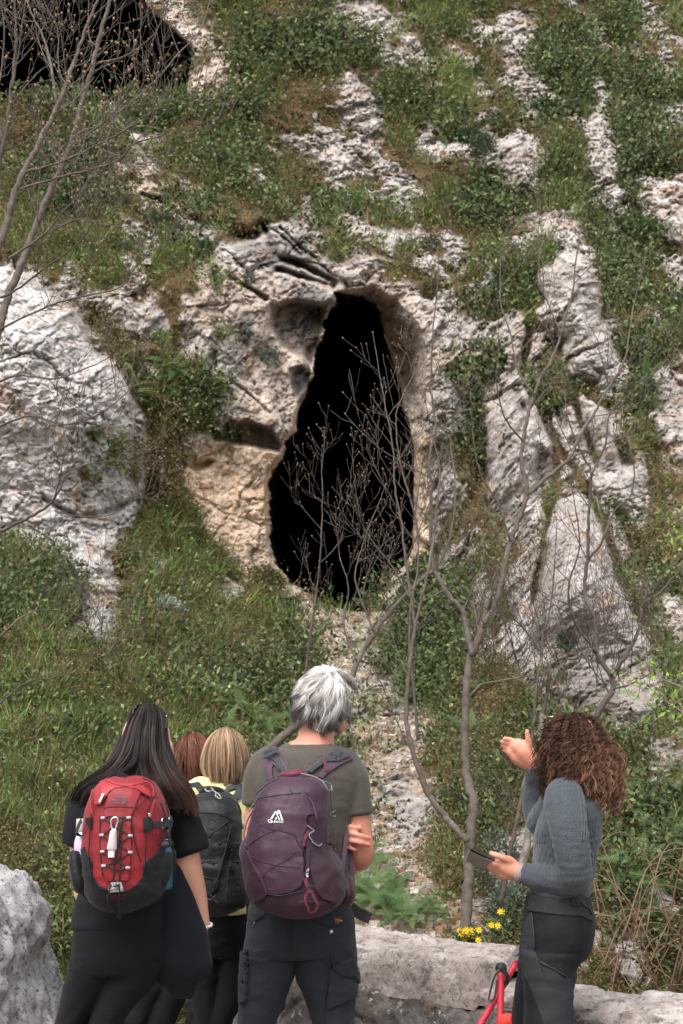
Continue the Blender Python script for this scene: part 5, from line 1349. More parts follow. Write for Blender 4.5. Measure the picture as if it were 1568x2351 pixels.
# stray hairs
hair_sheet('hair', CA, mg[1:], YM + .035, man, 160, [(.7, .68, .66), (.5, .47, .45)], 14, .0009, .02, .0, .010, .012, 1.4, .3, .6, seed=14)
# ---------------------------------------------------------------- packs and the things on them
def nylon(name, c, c2=None, rough=.55, fine=420, big=5, bigamt=.2, spec=.4):
    return cloth_mat(name, c, c2 or tuple(x * 1.25 for x in c), fine=fine, rough=rough, spec=spec, sheen=.05, big=big, bigamt=bigamt, weave=.0004)
M_RED = nylon('red_nylon', (.205, .008, .014), (.26, .012, .019)); M_RED_SHEEN = nylon('red_nylon_sheen', (.30, .013, .020), (.36, .02, .028), rough=.45)  # the second, lighter red is a painted sheen for flap and piping
M_PBLK = nylon('black_pack_nylon', (.007, .008, .010), (.012, .0135, .016), spec=.2); M_WEB = nylon('black_webbing', (.012, .013, .015), (.024, .026, .03), rough=.7)
M_PUR = nylon('plum_nylon', (.040, .014, .032), (.055, .021, .045)); M_PUR2 = nylon('dark_wine_nylon', (.028, .009, .018), (.038, .013, .025)); M_PWEB = nylon('burgundy_webbing', (.11, .012, .035), (.14, .02, .045), rough=.6)
M_PURT = nylon('plum_piping', (.07, .032, .062), (.085, .040, .075)); M_FOAM = nylon('grey_green_foam', (.030, .038, .042), (.042, .052, .057), rough=.7)
M_GBLK = nylon('charcoal_nylon', (.010, .0115, .0135), (.016, .018, .021), spec=.3); M_CORD = plain('black_cord', (.012, .012, .014), .6); M_SILV = plain('bright_metal', (.75, .75, .76), .25, 1.0)
M_REFL = plain('reflective_grey', (.34, .34, .35), .5); M_GREYP = plain('grey_print', (.085, .09, .10), .7); M_WHP = plain('white_print', (.72, .72, .74), .6); M_REDP = plain('red_stitching', (.16, .02, .03), .7); M_CHP = plain('charcoal_print', (.055, .058, .062), .6)
# --- red pack (traced in the wide crop C1 and the close crop CC)
YR = YW - .27
def pack_body(name, cv, rows, Y, mat, root, vox=.0055, seed=0, amp=.008, f=(5, 5, 8), e=2.6, extra=None):
    mb = MB(); rowloft(mb, cv, rows, Y, 0, e, 32)
    if extra: extra(mb)
    return skinned(name, mb, mat, root, vox, 3, lambda V, Nn: folds(V, amp, f, 300 + seed, warp=.25) + folds(V, amp * .35, (16, 16, 20), 310 + seed), want=True)
rp = thing('backpack', tuple(at(*C1(500, 1540), YR)), 'red backpack with a black base and crossed elastic cord, on the long-haired woman', 'backpack', 'backpacks worn by the hikers')
rrows = [(460, 640, 622, .12), (380, 700, 645, .18), (325, 745, 690, .22), (290, 785, 760, .25), (262, 822, 870, .27), (250, 828, 980, .28), (245, 805, 1120, .28), (250, 795, 1230, .28), (255, 795, 1330, .27), (268, 790, 1420, .25), (320, 700, 1490, .2), (400, 590, 1530, .14), (450, 530, 1545, .08)]
rb, RB_ = pack_body('main_body', C1, rrows, YR, M_RED, rp, seed=1, amp=.006)
# black base and pockets
patch('base_panel', RB_, C1, [(240, 1110), (262, 1160), (300, 1215), (302, 1310), (345, 1380), (405, 1408), (480, 1415), (545, 1405), (600, 1370), (640, 1320), (650, 1230), (720, 1170), (790, 1095), (860, 1060), (880, 1250), (840, 1430), (640, 1540), (480, 1580), (320, 1540), (200, 1430), (200, 1150)], M_PBLK, rp, YR, .004, 1.2)
for nm, rows in (('side_pocket', [(152, 240, 1135, .12, .02), (155, 248, 1180, .15, .02), (162, 270, 1260, .17, .02), (172, 300, 1340, .18, .02), (190, 330, 1405, .16, .03), (230, 320, 1425, .08, .04)]),
                 ('side_pocket', [(735, 866, 1140, .13, .02), (728, 866, 1190, .16, .02), (715, 862, 1260, .17, .02), (700, 845, 1340, .17, .02), (700, 812, 1405, .14, .03), (720, 780, 1420, .08, .04)])):
    mb = MB(); rowloft(mb, C1, rows, YR, 0, 2.4, 24)
    skinned(nm, mb, M_PBLK, rp, .0055, 3, lambda V, Nn: folds(V, .006, (10, 10, 3), 330, warp=.1))
# raised red panels, seams, zips
patch('front_panel', RB_, CC, [(385, 1085), (430, 1030), (560, 1010), (690, 1030), (740, 1070), (680, 1230), (640, 1340), (640, 1700), (620, 1950), (610, 2060), (360, 2060), (330, 1950), (300, 1700), (300, 1520), (330, 1380), (340, 1260)], M_RED, rp, YR, .008, 1.2)
patch('top_flap', RB_, CC, [(300, 960), (360, 930), (480, 985), (600, 1000), (760, 990), (830, 1060), (850, 1130), (790, 1100), (700, 1040), (560, 1018), (440, 1035), (390, 1080), (300, 1200), (240, 1200), (250, 1060)], M_RED_SHEEN, rp, YR, .010, 1.2)
mb = MB()
for ln in ([(400, 1075), (440, 1030), (560, 1014), (680, 1030), (760, 1080), (790, 1130), (700, 1250)], [(340, 1250), (390, 1228), (520, 1222), (665, 1232)], [(215, 1180), (195, 1500), (180, 1800), (210, 2050)],
           [(870, 1000), (865, 1150), (820, 1260), (800, 1500), (790, 1800), (780, 1950)], [(300, 1330), (300, 1700), (330, 2000)], [(640, 1330), (660, 1500), (700, 1700), (740, 1850)], [(940, 1180), (990, 1300), (1000, 1480), (930, 1660)],
           [(760, 920), (850, 960), (885, 1050), (880, 1150)], [(1000, 1160), (1040, 1330), (1050, 1480)]):
    cord(mb, RB_, CC, ln, .0017, YR, .006)
mb.build('seam', M_PBLK, rp)
for ln in ([(365, 940), (480, 990), (620, 1000), (780, 960), (850, 1000), (870, 1120)], [(880, 1150), (850, 1250), (840, 1350)], [(235, 1040), (215, 1160), (225, 1300)]):
    band('piping', RB_, CC, ln, 5, M_RED_SHEEN, rp, YR, .010, .002)
# lace cord zigzag with reflective keepers
KL = [(340, 1348), (324, 1538), (333, 1728), (343, 1895)]; KR = [(622, 1348), (636, 1550), (630, 1740), (606, 1912)]
mb = MB(); L_ = .010
for ln in ([KL[0], (420, 1332), (535, 1350), (600, 1332), KR[0]], [KL[0], (480, 1450), KR[1]], [KR[0], (480, 1420), KL[1]], [KL[1], (480, 1640), KR[2]], [KR[1], (500, 1640), KL[2]], [KL[2], (480, 1830), KR[3]], [KR[2], (480, 1830), KL[3]], [KL[3], (480, 1925), KR[3]],
           [(535, 1350), (528, 1600), (518, 1850), (508, 2060)], [(530, 1360), (500, 1640), (460, 1880), (440, 2060)]):
    cord(mb, RB_, CC, ln, .0019, YR, L_)
for ln in ([(487, 1355), (487, 1470), (480, 1560)], [(430, 1365), (412, 1440), (418, 1490), (465, 1545), (483, 1590)]):
    cord(mb, RB_, C1, ln, .0019, YR, .011)
mb.build('elastic_cord', M_CORD, rp)
for (x, y) in KL + KR:
    mb = MB(); p, n = cast(RB_, *CC(x, y), YR); M_ = n.to_track_quat('Y', 'Z').to_matrix()
    p = p + n * .012; ax = M_ @ Vector((1, 0, 0)); up = M_ @ Vector((0, 0, 1)); w = .0125 / 2; h = .0040
    tube(mb, [p - ax * w, p - ax * (w * .98), p + ax * (w * .98), p + ax * w], [h * .8, h, h, h * .8], 10); mb.build('cord_keeper', M_REFL, rp)
p, n = cast(RB_, *C1(485, 1590), YR); mb = MB(); ball(mb, p + n * .012, .007, .007, .011); mb.build('cord_stopper', M_CORD, rp)
patch('reflective_patch', RB_, C1, [(432, 1353), (500, 1353), (508, 1370), (514, 1413), (418, 1416), (424, 1375)], M_REFL, rp, YR, .012, .8)
for y in (1372, 1397): band('patch_slot', RB_, C1, [(448, y), (484, y)], 1.6, M_CORD, rp, YR, .0145)
# logo of the front: three lines of lettering and a banded quarter dome
mb = MB()
for i, (t, x) in enumerate((("THE", 471), ("NORTH", 422), ("FACE", 448))):
    text_on('', t, RB_, CC, x, 1130 + i * 28, 31, None, None, YR, math.radians(3), .012, .02, 1.0, mb)
for k, (r0, r1) in enumerate(((12, 26), (31, 42), (47, 58))):
    arc = lambda r, n=10: [(538 + r * math.sin(a), 1188 - r * 1.45 * math.cos(a) + 4) for a in [PI / 2 * j / n for j in range(n + 1)]]
    a0, a1 = arc(r0), arc(r1)
    for j in range(10): poly_on(mb, RB_, CC, [a0[j], a1[j], a1[j + 1], a0[j + 1]], YR, .012)
mb.build('logo', M_GREYP, rp, smooth=False)
mb = MB()
text_on('', "BOREALIS", RB_, C1, 398, 1450, 22, None, None, YR, math.radians(-1), .006, 0, 1.35, mb); text_on('', "CLASSIC", RB_, C1, 424, 1467, 18, None, None, YR, 0, .006, 0, 1.35, mb)
mb.build('stitched_name', M_REDP, rp, smooth=False)
# zip pulls
for cv, pts in ((CC, [(345, 1090), (340, 1110), (305, 1190)]), (CC, [(1010, 1350), (1025, 1370)]), (CC, [(820, 1290), (825, 1340)])):
    mb = MB(); h = strip_pts(RB_, cv, pts, YR, .013, 5); ribbon(mb, [p + n * .014 for p, n in h], [n for p, n in h], .008, .003); mb.build('zip_pull', M_SILV, rp)
mb = MB(); ring = [(1000, 1350), (1030, 1355), (1040, 1450), (1000, 1450), (1000, 1350)]
tube(mb, spline([cast(RB_, *CC(*q), YR)[0] + Vector((0, -.016, 0)) for q in ring], 5), .0022, 6); mb.build('zip_pull', M_SILV, rp)
patch('strap_wing', RB_, CC, [(775, 1345), (840, 1350), (872, 1390), (874, 1470), (840, 1495), (775, 1500)], M_PBLK, rp, YR, .009, 1.0)
patch('strap_wing', RB_, CC, [(140, 1370), (165, 1340), (205, 1345), (200, 1490), (160, 1420)], M_PBLK, rp, YR, .009, 1.0)
band('compression_strap', RB_, CC, [(865, 1415), (980, 1420), (1060, 1415)], 12, M_WEB, rp, YR, .012)
band('compression_strap', RB_, CC, [(1015, 1460), (1010, 1560), (1038, 1650)], 11, M_WEB, rp, YR, .016)
band('compression_strap', RB_, C1, [(262, 930), (245, 960), (222, 1030), (205, 1100)], 11, M_WEB, rp, YR, .018)
mb = MB(); ball(mb, at(*CC(1075, 1400), YR - .04), .010, .012, .022); mb.build('buckle', M_WEB, rp)
mb = MB(); ball(mb, at(*CC(1030, 1650), YR - .11), .012, .007, .009); mb.build('buckle', M_WEB, rp)
# shoulder straps going over
for xs in ([(370, 720), (340, 690), (300, 700), (270, 760)], [(720, 720), (760, 700), (800, 740), (830, 800)]):
    mb = MB(); pts = [at(*C1(x, y), YW - .16 + .11 * k) for k, (x, y) in enumerate(xs)]
    ribbon(mb, spline(pts, 6), [Vector((0, -.3, 1))] * 19, .055, .012); mb.build('shoulder_strap', M_PBLK, rp)
# --- bottle in each side pocket, sanitiser bottle on a snap hook
def lathe(mb, base, prof, n=24, ax=Vector((0, 0, 1)), M_=None):
    rings = []
    for r, z in prof:
        ring = []
        for k in range(n):
            a = 2 * PI * k / n; v = Vector((r * math.cos(a), r * math.sin(a), z))
            ring.append(base + (M_ @ v if M_ is not None else v))
        rings.append(ring)
    ringsolid(mb, rings)
tilt = Matrix.Rotation(math.radians(-5.4), 3, 'Y')
b0 = at(*C1(246, 1405), YR - .01)
bt1 = thing('water_bottle', tuple(b0), 'pale lilac water bottle with a steel cap in the left pocket of the red backpack', 'bottle', 'bottles in the side pockets')
mb = MB(); lathe(mb, b0, [(.022, 0), (.024, .01), (.024, .115), (.022, .13), (.0155, .148), (.0145, .157)], M_=tilt)
m_lil, ntl, bsl = mat_new('lilac_to_white_enamel'); vv = coords(ntl, 'Object'); sx_ = N(ntl, 'ShaderNodeSeparateXYZ'); ntl.links.new(vv, sx_.inputs[0])
ntl.links.new(ramp(ntl, mathn(ntl, 'ADD', mathn(ntl, 'MULTIPLY', sx_.outputs[2], 6.2), mathn(ntl, 'MULTIPLY', noise(ntl, 20, 3, .5, vv), .2)), [(.55, (.78, .76, .84)), (.75, (.50, .40, .78)), (.98, (.62, .52, .80))]), bsl.inputs['Base Color']); bsl.inputs['Roughness'].default_value = .25
mb.build('body', m_lil, bt1)
mb = MB(); lathe(mb, b0 + tilt @ Vector((0, 0, .158)), [(.014, 0), (.0155, .003), (.0155, .030), (.0145, .034)]); mb.build('cap', plain('brushed_steel', (.62, .58, .55), .45, .4), bt1)
b0 = at(*C1(784, 1405), YR - .01)
bt2 = thing('water_bottle', tuple(b0), 'teal water bottle with a black lid in the right pocket of the red backpack', 'bottle', 'bottles in the side pockets')
mb = MB(); lathe(mb, b0, [(.026, 0), (.028, .01), (.028, .090), (.027, .102), (.020, .118), (.017, .122), (.017, .136)]); mb.build('body', plain('teal_enamel', (.012, .085, .125), .3), bt2)
mb = MB(); lathe(mb, b0 + Vector((0, 0, .137)), [(.019, 0), (.020, .003), (.020, .016), (.018, .018)]); mb.build('lid', M_CORD, bt2)
mb = MB(); lathe(mb, b0 + Vector((0, 0, .1555)), [(.0185, 0), (.0185, .004), (.017, .007)]); lathe(mb, b0 + Vector((0, 0, .1345)), [(.0195, 0), (.0195, .002)]); mb.build('lid_rim', M_SILV, bt2)
sp = cast(RB_, *CC(425, 1600), YR)[0] + Vector((0, -.035, 0))
hook = MB(); hy = sp.y
def cc(x, y): return at(*CC(x, y), hy)
tube(hook, spline([cc(x, y) for x, y in ((440, 1482), (415, 1450), (412, 1380), (432, 1346), (465, 1340), (486, 1356), (484, 1400), (458, 1482), (450, 1490))], 5), .0022, 8)
hk = hook.build('snap_hook', M_SILV, None, loc=tuple(cc(450, 1400))); tag(hk, 'silver snap hook clipped to the cord of the red backpack', 'snap hook')
sb = thing('sanitiser_bottle', tuple(cc(425, 1640)), 'small clear gel bottle with a white cap hanging from a snap hook', 'bottle')
m_gel, ng, bg_ = mat_new('clear_gel_plastic'); bg_.inputs['Base Color'].default_value = (.70, .68, .68, 1); bg_.inputs['Roughness'].default_value = .18; bg_.inputs['Transmission Weight'].default_value = .45; bg_.inputs['IOR'].default_value = 1.3
mb = MB(); rows = [(432, 462, 1468, .008), (405, 472, 1490, .016), (392, 476, 1540, .022), (378, 478, 1620, .026), (364, 478, 1680, .027), (366, 474, 1705, .024), (385, 462, 1722, .018)]
rowloft(mb, CC, rows, hy, 0, 2.4, 20); mb.build('body', m_gel, sb)
mb = MB(); rowloft(mb, CC, [(380, 455, 1724, .016), (380, 455, 1728, .019), (377, 450, 1788, .019), (377, 450, 1796, .016)], hy, 0, 2.6, 20, 2); mb.build('cap', plain('white_plastic', (.78, .78, .77), .4), sb)
# sunglasses pushed up on the dark hair
def w_(x, y, yo): return at(*CC(x, y), YW + yo)
sg = thing('sunglasses', tuple(w_(870, 80, 0)), 'black sunglasses pushed up on the crown of the long dark hair', 'sunglasses')
mb = MB(); tube(mb, spline([w_(690, 75, -.03), w_(720, 58, .0), (w_(830, 52, .035)), w_(920, 90, .05), w_(1010, 130, .05), w_(1056, 165, .04)], 6), .0038, 8); mb.build('frame', M_CORD, sg)
mb = MB(); tube(mb, spline([w_(1056, 165, .04), w_(1052, 190, .0), w_(1040, 260, -.03), w_(1030, 330, -.045)], 6), [.0035] * 19, 8); mb.build('temple', M_CORD, sg)
mb = MB(); tube(mb, spline([w_(690, 75, -.03), w_(668, 110, -.05), w_(655, 170, -.06)], 6), .003, 8); mb.build('temple', M_CORD, sg)
mb = MB(); V = [w_(1040, 150, .05), w_(1058, 170, .035), w_(1050, 200, .04), w_(1020, 190, .055)]; rs = [V, [v + Vector((0, .002, 0)) for v in V]]; ringsolid(mb, rs)
V = [w_(900, 92, .055), w_(1000, 132, .055), w_(990, 160, .065), w_(905, 120, .065)]; ringsolid(mb, [V, [v + Vector((0, .002, 0)) for v in V]]); mb.build('lens', plain('dark_lens', (.01, .01, .012), .08), sg, smooth=False)
for q_ in (w_(1043, 185, -.006), w_(690, 87, -.037)):
    mb = MB(); ball(mb, q_, .0022); mb.build('hinge_stud', M_SILV, sg)
# jacket carried over the arm
mb = MB()
rowloft(mb, C1, [(840, 900, 1215, .06, .02), (790, 930, 1300, .09, .0), (760, 960, 1420, .10, -.01), (720, 1010, 1560, .12, -.02), (690, 1068, 1700, .13, -.02), (680, 1105, 1850, .13, -.02), (700, 1122, 1930, .12, -.02), (740, 1085, 2010, .11, -.01), (800, 1010, 2060, .09, 0), (860, 995, 2130, .06, 0), (900, 980, 2155, .03, 0)], YW + .0, 0, 2.2, 30)
jk = skinned('jacket', mb, cloth_mat('blue_black_fleece', (.007, .009, .012), (.012, .015, .019), sheen=.03, spec=.12), None, .007, 3, lambda V, Nn: folds(V, .012, (9, 9, 2.2), 401, warp=.1) + folds(V, .004, (20, 20, 6), 405), loc=tuple(at(*C1(900, 1700), YW)))
tag(jk, 'dark jacket carried over the forearm of the woman with the red backpack', 'jacket')

# --- purple pack
YP = YM - .30
pp = thing('backpack', tuple(at(*CB(550, 1985), YP)), 'plum purple backpack with grey shoulder straps and burgundy webbing, on the grey-haired man', 'backpack', 'backpacks worn by the hikers')
prows = [(440, 800, 565, .10), (330, 885, 597, .18), (278, 922, 650, .22), (235, 940, 740, .25), (195, 945, 880, .28), (152, 945, 1000, .29), (118, 945, 1130, .30), (88, 960, 1260, .31), (70, 1000, 1360, .31), (88, 1045, 1460, .32), (98, 1082, 1580, .32), (126, 1095, 1700, .31), (165, 1078, 1820, .29), (250, 985, 1905, .24), (400, 850, 1962, .16), (520, 720, 1985, .08)]
def pleft(mb): rowloft(mb, CB, [(60, 140, 1225, .10), (42, 160, 1290, .14), (42, 160, 1370, .14), (70, 160, 1430, .10)], YP, 0)
pb, PB = pack_body('main_body', CB, prows, YP, M_PUR, pp, seed=2, amp=.009, f=(4.5, 4.5, 6), extra=pleft)
patch('front_pocket', PB, CB, [(225, 845), (260, 785), (360, 755), (500, 745), (600, 735), (700, 715), (745, 745), (775, 840), (795, 940), (715, 960), (725, 1050), (690, 1160), (670, 1260), (690, 1400), (700, 1600), (660, 1680), (560, 1740), (430, 1760), (330, 1755), (270, 1640), (180, 1420), (140, 1310), (150, 1100), (185, 960)], M_PUR, pp, YP, .012, 1.3)
patch('side_pocket', PB, CB, [(730, 1110), (760, 1190), (820, 1250), (925, 1262), (960, 1270), (1010, 1370), (1055, 1480), (1090, 1640), (1080, 1790), (1000, 1860), (860, 1810), (800, 1700), (760, 1560), (730, 1400), (700, 1250)], M_PUR2, pp, YP, .015, 1.3)
patch('side_pocket', PB, CB, [(85, 1260), (140, 1330), (200, 1480), (290, 1640), (330, 1760), (280, 1820), (180, 1850), (130, 1720), (95, 1560), (75, 1430)], M_PUR2, pp, YP, .014, 1.3)
patch('base_panel', PB, CB, [(150, 1800), (330, 1775), (560, 1760), (640, 1840), (800, 1830), (1000, 1850), (1060, 1830), (990, 1905), (850, 1955), (700, 1990), (550, 2000), (390, 1970), (230, 1930)], M_PUR2, pp, YP, .006, 1.3)
mb = MB()
for ln in ([(225, 850), (260, 785), (400, 752), (580, 738)], [(700, 715), (750, 760), (780, 860), (798, 970), (790, 1080), (800, 1130)], [(880, 590), (925, 700), (938, 900), (930, 1100), (900, 1240)], [(215, 1000), (280, 1060), (400, 1100), (560, 1140), (620, 1180)],
           [(400, 1110), (280, 1160), (160, 1260)], [(150, 1350), (220, 1400), (380, 1460), (540, 1490), (650, 1490)], [(600, 1320), (480, 1430), (330, 1520), (280, 1600)], [(330, 1755), (480, 1765), (620, 1735), (720, 1700)], [(600, 1180), (650, 1280), (700, 1380), (705, 1600)],
           [(230, 740), (330, 650), (430, 600)], [(545, 690), (590, 735), (660, 725)], [(880, 1000), (860, 1180), (850, 1240)]):
    cord(mb, PB, CB, ln, .0016, YP, .011)
mb.build('seam', plain('dark_plum_thread', (.018, .008, .016), .7), pp)
for ln in ([(735, 760), (778, 880), (798, 980)], [(150, 1330), (200, 1460), (280, 1600), (330, 1740)], [(210, 900), (150, 1010), (118, 1150), (130, 1290)]):
    band('piping', PB, CB, ln, 4, M_PURT, pp, YP, .014, .002)
band('webbing', PB, CB, [(745, 960), (752, 1000), (750, 1040)], 12, M_PUR2, pp, YP, .017)
band('webbing', PB, CB, [(728, 1110), (690, 1180), (662, 1270)], 7, M_PWEB, pp, YP, .019)
band('webbing', PB, CB, [(700, 1590), (715, 1650), (745, 1700)], 8, M_PWEB, pp, YP, .020)
band('webbing', PB, CB, [(745, 1710), (715, 1790), (730, 1860), (755, 1900), (800, 1895), (812, 1850), (780, 1770), (755, 1715)], 5, M_PWEB, pp, YP, .024)
band('webbing', PB, CB, [(712, 1300), (712, 1420), (710, 1540)], 8, M_PUR2, pp, YP, .020)
band('webbing', PB, CB, [(915, 1120), (935, 1200), (965, 1290), (975, 1350)], 5, M_PWEB, pp, YP, .018)
for (x, y) in ((748, 1703), (945, 1150)):
    mb = MB(); p, n = cast(PB, *CB(x, y), YP); p = p + n * .024; a = Vector((1, 0, 0)); z = Vector((0, 0, 1)); w = .009
    tube(mb, [p - a * w - z * w, p + a * w - z * w, p + a * w + z * w, p - a * w + z * w, p - a * w - z * w], .0022, 6); mb.build('buckle', M_FOAM, pp)
# zip cord loops
for ln in ([(660, 572), (720, 585), (780, 600), (840, 625), (870, 660), (895, 690), (925, 688), (925, 665), (890, 645), (850, 628)], [(712, 1055), (735, 1080), (765, 1112), (740, 1130), (725, 1170), (760, 1230), (810, 1270), (835, 1250)], [(228, 850), (200, 890), (175, 930)], [(955, 900), (968, 940), (955, 960)]):
    mb = MB(); cord(mb, PB, CB, ln, .0024, YP, .017); mb.build('zip_cord', plain('grey_cord', (.16, .16, .17), .5), pp)
# mountain mark and name
mb = MB()
def para(pts): poly_on(mb, PB, CB, pts, YP, .0175)
MARK = [[(366, 992), (410, 922), (418, 934), (382, 992)], [(410, 922), (418, 918), (452, 992), (438, 992)], [(396, 992), (413, 962), (419, 974), (408, 992)], [(428, 930), (438, 908), (446, 922), (434, 945)], [(438, 908), (446, 908), (488, 994), (472, 994)], [(446, 950), (453, 958), (468, 993), (460, 993)]]
for m_ in MARK: para(m_)
text_on('', "GREGORY", PB, CB, 337, 1024, 31, None, None, YP, math.radians(1), .0175, .022, 1.14, mb)
mb.build('logo', M_WHP, pp, smooth=False)
text_on('strap_lettering', "ORBX", PB, CB, 706, 1508, 26, M_WHP, pp, YP, math.radians(86), .023, .015, 1.1)
# grab handle
mb = MB(); hp = [at(*CB(x, y), YP + yo) for x, y, yo in ((440, 548, .06), (455, 518, .03), (560, 512, .01), (680, 500, .02), (745, 530, .06))]
ribbon(mb, spline(hp, 6), [Vector((0, -.9, .45))] * 25, .018, .005); mb.build('grab_handle', M_PWEB, pp)
# shoulder straps over the shirt
TB = None
def on_man(x, y, lift):
    p, n = cast(MANB, *CB(x, y), YM - .12); return p + n * lift, n
mb_ = MB(); rowloft(mb_, C2, [(560, 745, 596, .135, .01), (500, 770, 602, .15)] + mtorso[2:], YM, 0); limb(mb_, C2, [(815, 735, 0, .062), (858, 810, 0, .063)], YM)
V_, F_ = union(mb_, .01, 3); MANB = bvh_of(V_, F_)
patch('shoulder_strap', MANB, CB, [(272, 285), (300, 255), (420, 240), (445, 300), (500, 420), (560, 490), (545, 505), (470, 505), (430, 470), (385, 420), (375, 500), (390, 575), (340, 592), (310, 480), (285, 380)], M_PURT, pp, YM - .1, .012, 1.2)
patch('shoulder_strap', MANB, CB, [(1035, 270), (960, 290), (880, 350), (800, 410), (720, 470), (700, 490), (770, 515), (830, 470), (895, 420), (880, 480), (835, 540), (880, 565), (950, 500), (1060, 430), (1190, 370), (1160, 330), (1090, 300)], M_PURT, pp, YM - .1, .012, 1.2)
patch('strap_padding', MANB, CB, [(290, 290), (320, 262), (415, 250), (432, 310), (485, 430), (535, 500), (475, 503), (430, 440), (395, 395), (355, 372), (300, 375)], M_FOAM, pp, YM - .1, .017, 1.1)
patch('strap_padding', MANB, CB, [(1030, 285), (960, 310), (880, 365), (800, 430), (725, 495), (770, 512), (850, 450), (930, 400), (1040, 395), (1150, 352), (1095, 315)], M_FOAM, pp, YM - .1, .017, 1.1)
for q in ((370, 298), (340, 320), (965, 330), (1010, 345), (1050, 350), (1005, 368), (1060, 322)):
    patch('strap_perforation', MANB, CB, [(q[0] - 14, q[1] - 6), (q[0] + 4, q[1] - 9), (q[0] + 14, q[1] + 6), (q[0] - 4, q[1] + 8)], M_CORD, pp, YM - .1, .0195, .6)
band('webbing', MANB, CB, [(885, 365), (900, 420), (918, 490)], 6, M_PWEB, pp, YM, .022)
# lower straps at the side
for pts, w, m_ in (([(1155, 960, -.03), (1145, 1100, -.06), (1115, 1350, -.10), (1090, 1530, -.14)], .014, M_PURT), ([(1150, 1010, -.02), (1165, 1250, -.02), (1200, 1420, -.03), (1230, 1560, -.04)], .012, M_PWEB), ([(1150, 1100, -.02), (1170, 1350, -.03), (1205, 1600, -.06), (1215, 1780, -.09)], .012, M_PUR2), ([(1150, 1240, .0), (1190, 1380, .0), (1215, 1530, -.01)], .018, M_PUR2)):
    mb = MB(); Q = spline([at(*CB(x, y), YM + yo) for x, y, yo in pts], 6); ribbon(mb, Q, [Vector((.3, -1, 0))] * len(Q), w, .002); mb.build('webbing', m_, pp, smooth=False)
mb = MB(); rowloft(mb, CB, [(1070, 1180, 1560, .10, .12), (1080, 1210, 1650, .14, .12), (1080, 1228, 1760, .16, .12), (1060, 1200, 1850, .12, .12)], YP, 0, 2.4, 20); skinned('hip_belt', mb, M_PUR2, pp, .006, 3, lambda V, Nn: folds(V, .005, (6, 6, 18), 431))
mb = MB(); Q = spline([at(*CB(x, y), YM + yo) for x, y, yo in ((1180, 1900, .02), (1260, 1965, .04), (1330, 2000, .06), (1390, 2025, .07))], 5); ribbon(mb, Q, [Vector((-.2, -1, .1))] * len(Q), .036, .003); mb.build('belt_tail', plain('dark_belt_webbing', (.035, .028, .028), .8), pp, smooth=False)
mb = MB(); ball(mb, at(*CB(1160, 1040), YM - .05), .010, .008, .018); mb.build('buckle', M_FOAM, pp)

# --- black pack of the blonde woman
YK = YB - .26
kp = thing('backpack', tuple(at(*C1(1180, 1570), YK)), 'black backpack with a grey mountain mark worn over a pale yellow shirt', 'backpack', 'backpacks worn by the hikers')
krows = [(1060, 1235, 742, .10), (1000, 1285, 775, .17), (985, 1315, 840, .22), (978, 1328, 930, .24), (975, 1325, 1050, .26), (975, 1318, 1150, .27), (980, 1340, 1240, .28), (985, 1375, 1330, .28), (990, 1398, 1420, .28), (1000, 1385, 1490, .26), (1030, 1310, 1545, .2), (1080, 1210, 1575, .1)]
kb, KB = pack_body('main_body', C1, krows, YK, M_GBLK, kp, seed=3, amp=.007)
patch('front_pocket', KB, C1, [(990, 880), (1060, 868), (1160, 880), (1240, 910), (1280, 960), (1235, 1080), (1200, 1250), (1170, 1400), (1110, 1450), (990, 1430)], M_GBLK, kp, YK, .010, 1.3)
patch('side_pocket', KB, C1, [(1255, 1120), (1300, 1150), (1345, 1240), (1390, 1340), (1400, 1450), (1330, 1530), (1230, 1500), (1230, 1300)], M_PBLK, kp, YK, .012, 1.3)
mb = MB()
for ln in ([(1000, 790), (1150, 775), (1260, 800), (1305, 870), (1312, 1000), (1290, 1130)], [(1000, 885), (1100, 875), (1200, 895), (1260, 930)], [(1050, 1050), (1130, 1110), (1190, 1170)], [(1250, 960), (1210, 1150), (1150, 1400)], [(1020, 1280), (1140, 1340)], [(1240, 930), (1120, 1030), (1060, 1060)]):
    cord(mb, KB, C1, ln, .0019, YK, .010)
mb.build('seam', M_CORD, kp)
for ln in ([(1085, 735), (1100, 720), (1120, 730), (1135, 745), (1100, 755), (1085, 735)], [(1135, 745), (1165, 765), (1188, 790), (1175, 797), (1158, 780), (1160, 760)], [(1318, 890), (1320, 930), (1340, 960), (1342, 980), (1322, 980), (1318, 950), (1322, 920)]):
    mb = MB(); cord(mb, KB, C1, ln, .0022, YK, .014); mb.build('zip_cord', plain('pale_grey_cord', (.28, .28, .29), .5), kp)
mb = MB(); cord(mb, KB, C1, [(1260, 1090), (1310, 1110), (1310, 1180), (1280, 1230)], .0024, YK, .014); cord(mb, KB, C1, [(1275, 1085), (1285, 1120), (1300, 1125)], .005, YK, .012); mb.build('buckle', M_CORD, kp)
mb = MB(); cord(mb, KB, C1, [(1120, 1440), (1140, 1470), (1180, 1500)], .004, YK, .012); cord(mb, KB, C1, [(1160, 1450), (1130, 1470), (1100, 1465)], .004, YK, .012); mb.build('buckle', M_CORD, kp)
mb = MB()
def para(pts): poly_on(mb, KB, C1, [(1062 + (x - 428) * .62, 975 + (y - 950) * .62) for x, y in pts], YK, .0135)
for m_ in MARK: para(m_)
text_on('', "GREGORY", KB, C1, 1007, 1010, 20, None, None, YK, math.radians(2), .0135, .022, 1.14, mb)
mb.build('logo', M_CHP, kp, smooth=False)
mb_ = MB(); rowloft(mb_, C1, bt, YB, 0); V_, F_ = union(mb_, .01, 3); BB = bvh_of(V_, F_)
